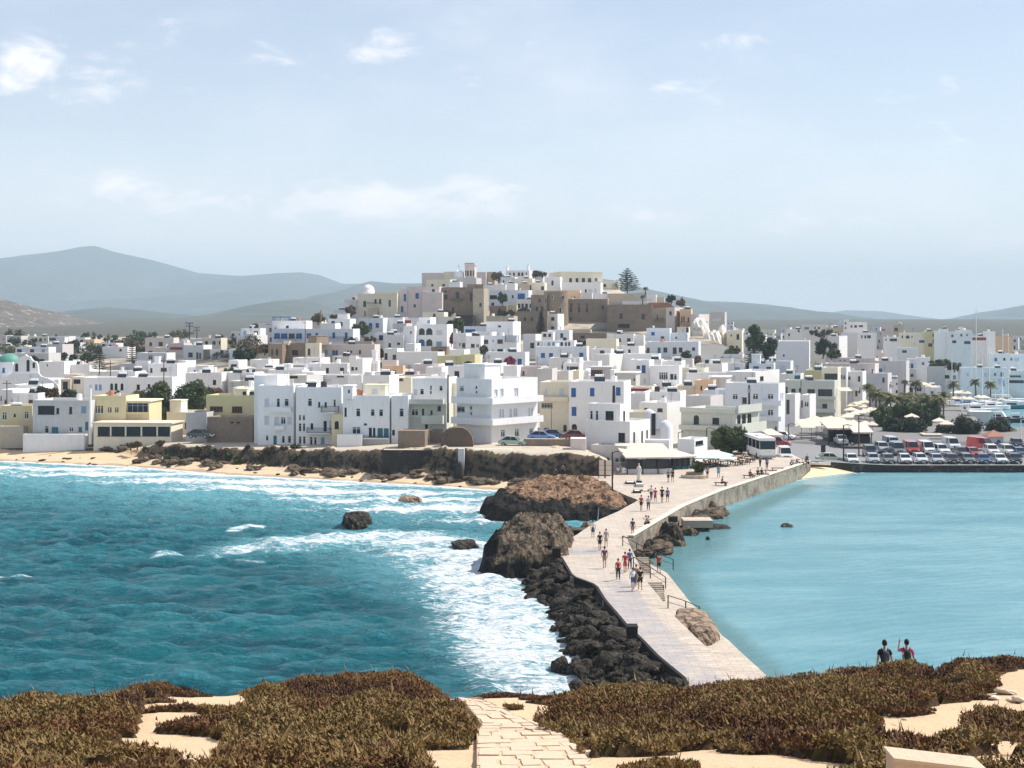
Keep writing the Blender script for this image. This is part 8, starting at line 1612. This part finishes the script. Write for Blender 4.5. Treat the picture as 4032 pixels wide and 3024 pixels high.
park(1885,988,'suv',cD,'black off-roader behind the silver-blue hatchback');park(1912,980,'suv',cS,'silver people carrier in the second quay row');park(1932,972,'van',(.45,.48,.52),'grey van in the back left of the car park');park(1945,985,'van',cG,'dark grey van in the second quay row');park(1975,983,'van',cR,'dark red van in the second quay row');park(2008,983,'van',cW,'tall white van beside the red one');park(2040,985,'suv',cW,'white off-roader right of the tall white van');park(2062,974,'van',(.62,.65,.68),'pale minibus in the back row of the car park');park(2083,987,'car',cD,'black car in the second row before the minibus');park(2108,988,'car',cR,'bright red car in the second quay row');park(2150,986,'suv',cW,'white jeep in front of the red truck');park(2185,986,'suv',(.60,.64,.66),'white jeep with a pale flat roof right of the first one');park(2210,988,'car',cB,'blue car cut off by the right edge of the picture');park(2205,968,'hatch',cD,'dark car at the back right edge of the car park')
park(2128,974,'van',(.55,.03,.03),'long bright red truck under the big dark tree',cat='truck',rz=40);park(1822,963,'pickup',(.55,.56,.56),'silver pickup truck standing near the kiosks',z=1.5,cat='pickup truck');park(1798,1001,'car',(.42,.48,.36),'pale green low car parked sideways behind the small beach',rz=88);park(1700,997,'van',(.60,.64,.66),'small silver van parked right of the bus',z=1.2,cat='van');park(1685,968,'suv',cR,'dark red pickup beside the bus',z=1.7,rz=70);park(1700,952,'hatch',cW,'white car behind the dark red pickup',z=1.7,rz=60)
crop('H')
def hcar(px,py,Y,kind,col,label,rz):p=PT(gx_(px),gy_(py),Y);vehicle(kind,p.x,Y,p.z,rz,col,label,group='cars parked along the shore lane')
hcar(1435,985,219.5,'car',(.30,.42,.36),'pale green car at the corner of the big white block',80);hcar(1745,925,225,'car',(.14,.26,.55),'light blue car parked below the cream house',84);hcar(1870,905,231,'car',(.03,.12,.26),'darker blue car behind the light blue one',95);hcar(2120,915,228,'car',(.20,.03,.035),'dark red car below the blue-shuttered house',92)
crop('A');hcar(1745,1272,243,'car',(.03,.04,.045),'black car parked alone beside the dark stone storehouse',75)
# bus
crop('J');x,Y=onz(gx_(905),gy_(1138),1.9);r=empty('coach_bus',(x,Y+1,1.9),R(4));tag(r,'large white coach with a dark windscreen standing behind the cafe','bus')
MB().bx(-1.25,1.25,0,10.5,.35,1.55).build('body','white_paint',r);MB().bx(-1.22,1.22,.04,10.4,1.552,2.85).build('windows','glass',r);q=MB().bx(-1.25,1.25,.0,10.5,2.852,3.3).bx(-.7,.7,3,6,3.302,3.5)
for yy_ in(0.06,2.6,5.2,7.8,10.4):
    for s in(-1,1):q.bx(s*1.235-.02,s*1.235+.02,yy_-.05,yy_+.05,1.553,2.851)
q.build('roof','white_paint',r);MB().bx(-1.26,1.26,-.06,.3,.25,.6).build('bumper','grey_metal',r)
for s in(-1,1):
    MB().bx(s*.95-.18,s*.95+.18,-.04,0,.72,.92).build('headlight','headlamp',r);MB().tube([(s*1.2,0,2.9),(s*1.5,-.35,2.7),(s*1.5,-.35,2.1)],.05,6).build('mirror','dark_metal',r)
    for yw in(2.2,7.8):o=MB().lathe((0,0,0),[(0,-.14),(.45,-.14),(.48,0),(.45,.14),(0,.14)],16).build('wheel','tyre_rubber',r);o.location=(s*1.12,yw,.48);o.rotation_euler=(0,R(90),0)
MB().bx(-.5,.5,-.02,0,1.05,1.3).build('number_plate','number_plate',r)
# scooters
def scooter(px,py,col,label,rz,z=1.9):
    x,Y=onz(gx_(px),gy_(py),z);r=empty('motor_scooter',(x,Y,z),R(rz));tag(r,label,'scooter','scooters by the sea wall');q=MB().tube([(0,-.55,.45),(0,-.45,.95)],[.06,.04],6).tube([(0,-.5,.35),(0,-.2,.28),(0,.25,.35),(0,.6,.60)],[.10,.12,.16,.12],8);q.build('body',carpaint(col),r,smooth=True)
    MB().bx(-.12,.12,.0,.65,.70,.80).build('seat','dark_metal',r);MB().tube([(-.32,-.40,1.0),(.32,-.40,1.0)],.02,5).build('handlebar','dark_metal',r)
    for y in(-.62,.55):o=MB().lathe((0,0,0),[(.10,-.05),(.25,-.04),(.25,.04),(.10,.05),(.10,-.05)],14).build('wheel','tyre_rubber',r);o.location=(0,y,.25);o.rotation_euler=(0,R(90),0)
    return Vector((x,Y,z))
scooter(1190,1195,cS,'silver scooter leaning near the end of the sea wall',60);scooter(1240,1190,cR,'red scooter right of the silver one',40);s0=scooter(1318,1180,(.30,.31,.30),'grey quad scooter with a rider behind the small beach',10)
person((s0.x,s0.y-.1,s0.z+.25),0,'sit',BLK,BLK,'rider in black sitting on the grey scooter',kind='trousers')
x,Y=onz(gx_(1440),gy_(1195),1.2);r=empty('rowing_boat',(x,Y,1.25),R(80));tag(r,'small white rowing boat drawn up behind the small beach','boat');q=MB()
secs=[(-1.9,.05,.55),(-1.4,.45,.48),(-.5,.68,.42),(.6,.68,.42),(1.5,.5,.45),(1.8,.42,.48)]
for y,w_,h_ in secs:q.v+=[(-w_,y,h_),(-w_*.7,y,.1),(0,y,0),(w_*.7,y,.1),(w_,y,h_)]
for i in range(5):
    for k in range(4):q.f.append((i*5+k,i*5+k+1,(i+1)*5+k+1,(i+1)*5+k));q.m.append(0)
q.f.append((25,26,27,28,29));q.m.append(0);q.build('hull','white_paint',r);MB().bx(-.6,.6,-.15,.15,.3,.35).bx(-.55,.55,.9,1.2,.3,.35).build('thwart','brown_wood',r)
# ------------------------------------------------------------------ boats in the harbour
crop('F')
def yacht(px,py,L_,mast,label,rz=0,col='white_paint',group='boats moored in the harbour',z=.0,sail=True):
    x,Y=onz(gx_(px),gy_(py),0);r=empty('sailing_yacht' if sail else 'motor_boat',(x,Y,0),R(rz));tag(r,label,'boat',group);q=MB();n=9;hb=L_*.15
    for i in range(n):
        f=i/(n-1);w_=hb*math.sin(math.pi*(.08+.62*f))**.8*(1 if f<.98 else .95);w_=w_ if i else .02;sh_=1.15-.35*f
        q.v+=[(-w_,(f-.5)*L_,sh_),(-w_*.85,(f-.5)*L_,.2),(0,(f-.5)*L_*.92,-.4),(w_*.85,(f-.5)*L_,.2),(w_,(f-.5)*L_,sh_)]
    for i in range(n-1):
        for k in range(4):q.f.append((i*5+k,i*5+k+1,(i+1)*5+k+1,(i+1)*5+k));q.m.append(0)
        q.f.append((i*5+4,i*5,(i+1)*5,(i+1)*5+4));q.m.append(0)
    q.f.append(tuple(range((n-1)*5,n*5)));q.m.append(0);q.build('hull',col,r)
    hc=.55 if sail else 1.2;MB().add([(-hb*.55,-L_*.12,.95),(hb*.55,-L_*.12,.95),(hb*.6,L_*.25,.85),(-hb*.6,L_*.25,.85),(-hb*.42,-L_*.04,.95+hc),(hb*.42,-L_*.04,.95+hc),(hb*.5,L_*.23,.9+hc),(-hb*.5,L_*.23,.9+hc)],[(4,5,6,7),(0,1,5,4),(1,2,6,5),(2,3,7,6),(3,0,4,7)]).build('cabin','clean_white',r);MB().bx(-hb*.56,hb*.56,-L_*.02,L_*.2,1.05,1.05+hc*.4).build('windows','glass',r)
    if sail:
        MB().tube([(0,-L_*.02,1),(0,-L_*.02,mast)],.09,6).build('mast','white_paint',r);MB().tube([(0,0,2.2),(0,L_*.38,2.15)],.16,6).build('boom','blue_paint' if rnd.random()<.5 else 'canvas',r);q=MB()
        for e in((0,-L_*.48,1.1),(0,L_*.48,.9),(hb*.8,0,1),(-hb*.8,0,1)):q.tube([(0,-L_*.02,mast*.97),e],.018,4,cap=False)
        for z_ in(mast*.45,mast*.7):q.tube([(-.9,-L_*.02,z_),(.9,-L_*.02,z_)],.03,4)
        q.build('rigging','grey_metal',r)
    return r
for px,py,L_,mh,lb,rz,sail in((1680,1140,14,27,'yacht with the tallest mast in front of the pale harbour houses',60,1),(1625,1110,12,18,'yacht with a thin mast just left of the tallest one',60,1),(1750,1100,11,15,'yacht moored right of the tallest mast',65,1),(1825,1110,12,19,'yacht with a white mast near the middle of the harbour',65,1),(1970,1080,13,21,'yacht with a tall thin mast before the blue-shuttered house',70,1),(2035,1090,12,19,'rightmost yacht by the breakwater',70,1),(1510,1085,9,0,'white motor boat at the left of the harbour',70,0),(1460,1130,9,0,'white motor boat behind the dark round tree',75,0),(1560,1180,11,0,'long white motor boat with a dark stripe',85,0),(1720,1170,12,0,'white cabin cruiser in the middle of the harbour',85,0),(1930,1060,10,0,'white cabin cruiser by the far quay',80,0),(2040,1060,11,0,'big white cruiser at the far right quay',85,0),(1800,1250,9,0,'white speedboat nearest the car park trees',60,0),(1960,1265,10,0,'white speedboat left of the dark dinghy',60,0),(2150,1280,7,0,'dark dinghy with a crew near the right edge',80,0),(1420,1085,9,14,'small yacht beside the palms',70,1),(1880,1140,9,0,'low white boat moored at the grey jetty',88,0),(2110,1130,12,0,'teal-hulled boat along the grey jetty',88,0)):
    yacht(px,py,L_,mh,lb,rz,'teal_paint' if 'teal' in lb else 'dark_metal' if 'dark dinghy' in lb else 'white_paint',sail=bool(sail))
# kiosk with tiled hip roof in the car park, low wall, shed
p_=PT(gx_(1905),gy_(1545),262);r=empty('kiosk',(p_.x,262,p_.z));tag(r,'small grey kiosk with a brown tiled hip roof among the parked cars','kiosk');w_=95*OS/F*262;h_=(1545-1435)*OS/F*262
MB().bx(-w_*.9,w_*.9,0,w_*1.6,-.8,h_).build('wall','grey_plaster',r);MB().add([(-w_*1.2,-.5,h_+.003),(w_*1.2,-.5,h_+.003),(w_*1.2,w_*1.6+.5,h_+.003),(-w_*1.2,w_*1.6+.5,h_+.003),(0,w_*.8,h_+1.1)],[(0,1,4),(1,2,4),(2,3,4),(3,0,4),(0,3,2,1)]).build('roof','roof_tile',r);o=MB().lathe((0,0,0),[(.35,-.04),(.35,.04),(0,.05)],14).build('sign_disc','blue_paint',r);o.location=(.5,-.06,h_*.5);o.rotation_euler=(R(90),0,0)
hs(1130,1310,None,1425,1510,6,'castle_stone',Y=275,d=4,label='brown shed between the trees behind the car park',clutter=False,parapet=False,roof='canvas',group=None,name='shed',cat='shed');hs(1560,1800,None,1450,1520,4,'cream_plaster',Y=283,d=.6,label='long low cream wall behind the parked vans',cat='wall',name='boundary_wall',group=None,clutter=False,par=.05)
# ------------------------------------------------------------------ poles, lamps and masts
def pole(name,px,top,base,Y,rad,label,kind='pole',m='dark_metal',cat=None):
    p=PT(gx_(px),gy_(base),Y);h_=(base-top)*OS/F*Y;r=empty(name,p);tag(r,label,cat or name.replace('_',' '));MB().tube([(0,0,-1.0),(0,0,h_)],[rad,rad*.7],7).build('pole',m,r)
    if kind=='lamp':MB().tube([(0,0,h_-.1),(.5,-.2,h_+.1),(1.0,-.3,h_)],.05,5).build('arm',m,r);MB().bx(.8,1.3,-.42,-.18,h_-.1,h_+.03).build('lamp_head','grey_metal',r)
    if kind=='utility':MB().bx(-.8,.8,-.06,.06,h_-.6,h_-.48).build('crossarm','brown_wood',r)
    if kind=='flood':
        for z in(h_-.3,h_-1.6):MB().bx(-1.7,1.7,-.12,.12,z-.1,z+.1).build('crossarm',m,r)
        for z in(h_,h_-1.3):
            for s in(-1.3,-.45,.45,1.3):MB().bx(s-.33,s+.33,-.35,.05,z-.28,z+.4).build('floodlight','grey_metal',r)
    if kind=='box':MB().bx(-.25,.25,-.25,.25,h_*.62,h_*.62+.7).build('junction_box','grey_metal',r)
crop('A')
pole('floodlight_mast',1650,268,450,640,.28,'taller left floodlight mast rising above the far village','flood',cat='floodlight mast');pole('floodlight_mast',1715,305,460,680,.28,'shorter right floodlight mast rising above the far village','flood',cat='floodlight mast');pole('white_pole',787,840,1275,250,.30,'thick white pole between the grey and the ochre shore houses',m='clean_white',cat='pole');pole('utility_pole',60,770,985,268,.12,'dark utility pole at the far left of the village','utility','brown_wood');pole('utility_pole',1427,575,800,288,.12,'leaning utility pole behind the tamarisks','utility','brown_wood');pole('utility_pole',962,600,690,305,.12,'thin pole right of the bare conifer','utility','brown_wood')
crop('B');pole('utility_pole',315,495,730,370,.12,'utility pole left of the brown stone house','utility','brown_wood');pole('utility_pole',835,315,530,408,.14,'utility pole before the long blue-doored block','utility','brown_wood');pole('utility_pole',432,330,560,405,.13,'utility pole at the left end of the blue-doored block','utility','brown_wood');pole('chimney_stack',1005,198,300,480,.3,'slim chimney stack on the roofs above the rust-brown tree',cat='chimney',m='castle_stone')
a_=PT(gx_(480),gy_(310),430);b_=PT(gx_(655),gy_(268),430);r=empty('pergola',a_);tag(r,'bare blue-grey pergola frame on the roof of the tall corner house','pergola');w_=b_.x-a_.x;h_=b_.z-a_.z
for x_ in(0,w_*.5,w_):
    for y_ in(.5,4):MB().bx(x_-.1,x_+.1,y_-.1,y_+.1,-.6,h_-.22).build('post','blue_paint',r)
for y_ in(.5,4):MB().bx(-.2,w_+.2,y_-.1,y_+.1,h_-.2,h_).build('beam','blue_paint',r)
crop('H');pole('utility_pole',730,208,660,228,.16,'black pole in front of the narrow cream house','plain','dark_metal');pole('utility_pole',1855,545,860,240,.07,'thin wooden pole before the cream balcony house','plain','brown_wood')
crop('I');pole('utility_pole',876,328,530,222,.28,'thick black pole on the roof edge of the plaza house','plain','dark_metal');pole('street_lamp',860,1050,1390,186,.12,'dark street lamp post at the edge of the orange outcrop','lamp');pole('street_lamp',1578,835,910,226,.08,'small lamp beside the blue-white chapel','lamp')
crop('J');pole('utility_pole',690,320,540,262,.22,'black pole in front of the blue-grey harbour house','box','dark_metal');pole('street_lamp',1718,755,1190,229,.14,'tall street lamp at the left end of the parked cars','lamp');pole('street_lamp',1885,650,1090,240,.13,'tall wooden lamp post in front of the smaller kiosk','lamp','brown_wood');pole('street_lamp',1118,745,960,262,.1,'lamp post at the mouth of the market street','lamp');pole('street_lamp',1255,260,420,310,.1,'lamp on the roof edge of the waterfront apartment block','lamp');pole('street_lamp',228,790,960,243,.1,'lamp post before the grey-green taverna','lamp')
x,Y=onz(gx_(1497),gy_(1195),1.1);r=empty('notice_sign',(x,Y,1.1));tag(r,'small dark square sign on a post beside the pale green car','sign');MB().tube([(0,0,0),(0,0,2.2)],.04,6).build('post','grey_metal',r);MB().bx(-.35,.35,-.04,.04,2.0,3.1).build('panel','dark_metal',r)
crop('F')
for i,(x,t_)in enumerate(((1540,980),(1900,1020),(2178,1330),(1975,930))):pole('street_lamp',x,t_-80,1240 if i<2 else 1520 if i==2 else 1100,330 if i<2 else 262 if i==2 else 380,.1,['slim lamp post left of the tallest yacht mast','slim lamp post in the middle of the harbour quay','white lamp post at the right edge of the car park','slim lamp post on the far harbour quay'][i],'lamp','clean_white')
hs(1620,1880,None,1165,1200,10,'grey_plaster',Y=330,d=5,label='low grey jetty wall running behind the dark trees',cat='jetty',name='jetty',group=None,clutter=False,par=.05);hs(1860,2260,None,1100,1135,6,'grey_plaster',Y=400,d=6,label='long grey jetty on the far side of the harbour',cat='jetty',name='jetty',group=None,clutter=False,par=.05)
# bushes and small trees dotted over the far plain and between the houses
crop('O');tr2=random.Random(77);kk=0
for k in range(150):
    if k<95:px=tr2.uniform(0,560);py=tr2.uniform(728,775);Yd=hit(px*1.8228,py*1.8228)
    else:px=tr2.uniform(1700,2212);py=tr2.uniform(735,830);Yd=hit(px*1.8228,py*1.8228)
    r1,r2=occ_rect(px*1.8228-6,py*1.8228-14,px*1.8228+6,py*1.8228-2)
    if(OCC[r1,r2]<Yd).mean()>.6 or Yd<330:continue
    h_=tr2.uniform(2,5)*F/Yd/1.8228;kk+=1
    tree('bush',px,py-h_,py,h_*tr2.uniform(.7,1.8),Yd,'small dark tree dotted among the distant houses and fields',tr2.choice(['leaf_dark','leaf_green','leaf_brown']),group='small trees dotted over the far plain',n=350)
# ------------------------------------------------------------------ labels for the smaller houses
LM=[(120,1385,'green-domed church'),(475,1620,'ochre yellow shore house'),(760,1600,'tamarisk grove'),(395,1430,'bare tiered conifer'),(520,1400,'tall village conifer'),(750,1290,'floodlight masts'),(600,1510,'house with three arched windows'),(1240,1330,'long blue-doored block'),(1120,1390,'brown stone ruin house'),(1370,1370,'grey-pink long house'),(1700,1320,'arcaded house'),(1450,1200,'domed mansion'),(1850,1060,'hilltop bell tower'),(2200,1220,'round castle tower'),(2300,1080,'hilltop cream mansion'),(2470,1120,'hilltop conifer'),(2010,1430,'magenta flowering tree'),(1810,1430,'olive arched house'),(1950,1560,'big white corner block'),(1500,1590,'teal-doored near house'),(1100,1580,'leftmost near apartment house'),
      (2320,1610,'blue-shuttered house'),(2640,1680,'vaulted chapel'),(2900,1570,'blue-grey harbour house'),(2800,1690,'long grey-green taverna'),(2620,1400,'wide six-windowed white house'),(2480,1250,'dark castle wall'),(2320,1460,'small white dome'),(2640,1480,'many-paned window house'),(2970,1400,'dark conifer group'),(3120,1390,'blank white gable wall'),(3240,1540,'wide-balconied apartment block'),(3210,1290,'ridge hotel'),(3340,1270,'slim skyline tower house'),(3550,1590,'harbour palm grove'),(3730,1440,'dark town trees'),(3710,1330,'tall blank gable'),(3850,1500,'tallest yacht mast'),(3520,1450,'lone pale palm'),(3950,1400,'blue arched harbour house'),(200,1300,'rocky hillside'),(1900,1500,'penthouse of the corner block'),(3950,1560,'breakwater yachts')]
COLW=dict(white_plaster='white',clean_white='bright white',cool_white='blue-white',grey_plaster='grey',green_grey_plaster='grey-green',cream_plaster='cream',yellow_plaster='yellow',olive_plaster='olive',pink_plaster='pinkish grey',orange_plaster='peach',castle_stone='brown stone',light_stone='tan stone',roof_tan='tan',dark_stone='dark stone')
NUMW=['blank','one-windowed','two-windowed','three-windowed','four-windowed','five-windowed','six-windowed','seven-windowed','eight-windowed','nine-windowed']
used={h['label']for h in HOUSES if h['label']};buck={}
for h in HOUSES:
    if h['label']:continue
    if h['o'].get('label'):continue
    near=sorted(LM,key=lambda l:(l[0]-h['x'])**2+((l[1]-h['y'])*2.2)**2);cand=None
    a1=COLW.get(h['m'],'pale');a2=NUMW[min(9,h['n'])];a3={1:'low',2:'two-storey',3:'tall'}.get(h['st'],'tall');a4=' with a roof room' if h['cab']else ''
    shp='wide' if h['w']>2.2*h['h']else 'narrow' if h['w']<h['h']*.9 else 'squarish'
    for l in near[:3]:
        dx,dy=h['x']-l[0],h['y']-l[1]
        d1=('far left of' if dx<-150 else 'left of')if dx<-35 else(('far right of' if dx>150 else 'right of')if dx>35 else '');d2=('above' if dy<-25 else 'below' if dy>25 else '')
        d=(d2+' and '+d1 if d1 and d2 else d1 or d2 or 'right beside').strip()
        for s in(f"{a3} {a1} {a2} house{a4}, {d} the {l[2]}",f"{shp} {a3} {a1} {a2} house{a4}, {d} the {l[2]}"):
            if s not in used and len(s.replace('-',' ').split())<=19 and len(s.split())<=16:cand=s;break
        if cand:break
    if not cand:
        l=near[0];base_=f"{a3} {a1} {a2} house, {('left' if h['x'] < l[0] else 'right')} of the {l[2]}"
        for k,o_ in enumerate(('nearest','second nearest','third nearest','fourth nearest','fifth nearest','sixth nearest','seventh nearest','eighth nearest','ninth nearest','tenth nearest','eleventh nearest','twelfth nearest')):
            s=o_+' '+base_
            if s not in used:cand=s;break
    cand=cand or base_;used.add(cand);h['o']['label']=cand
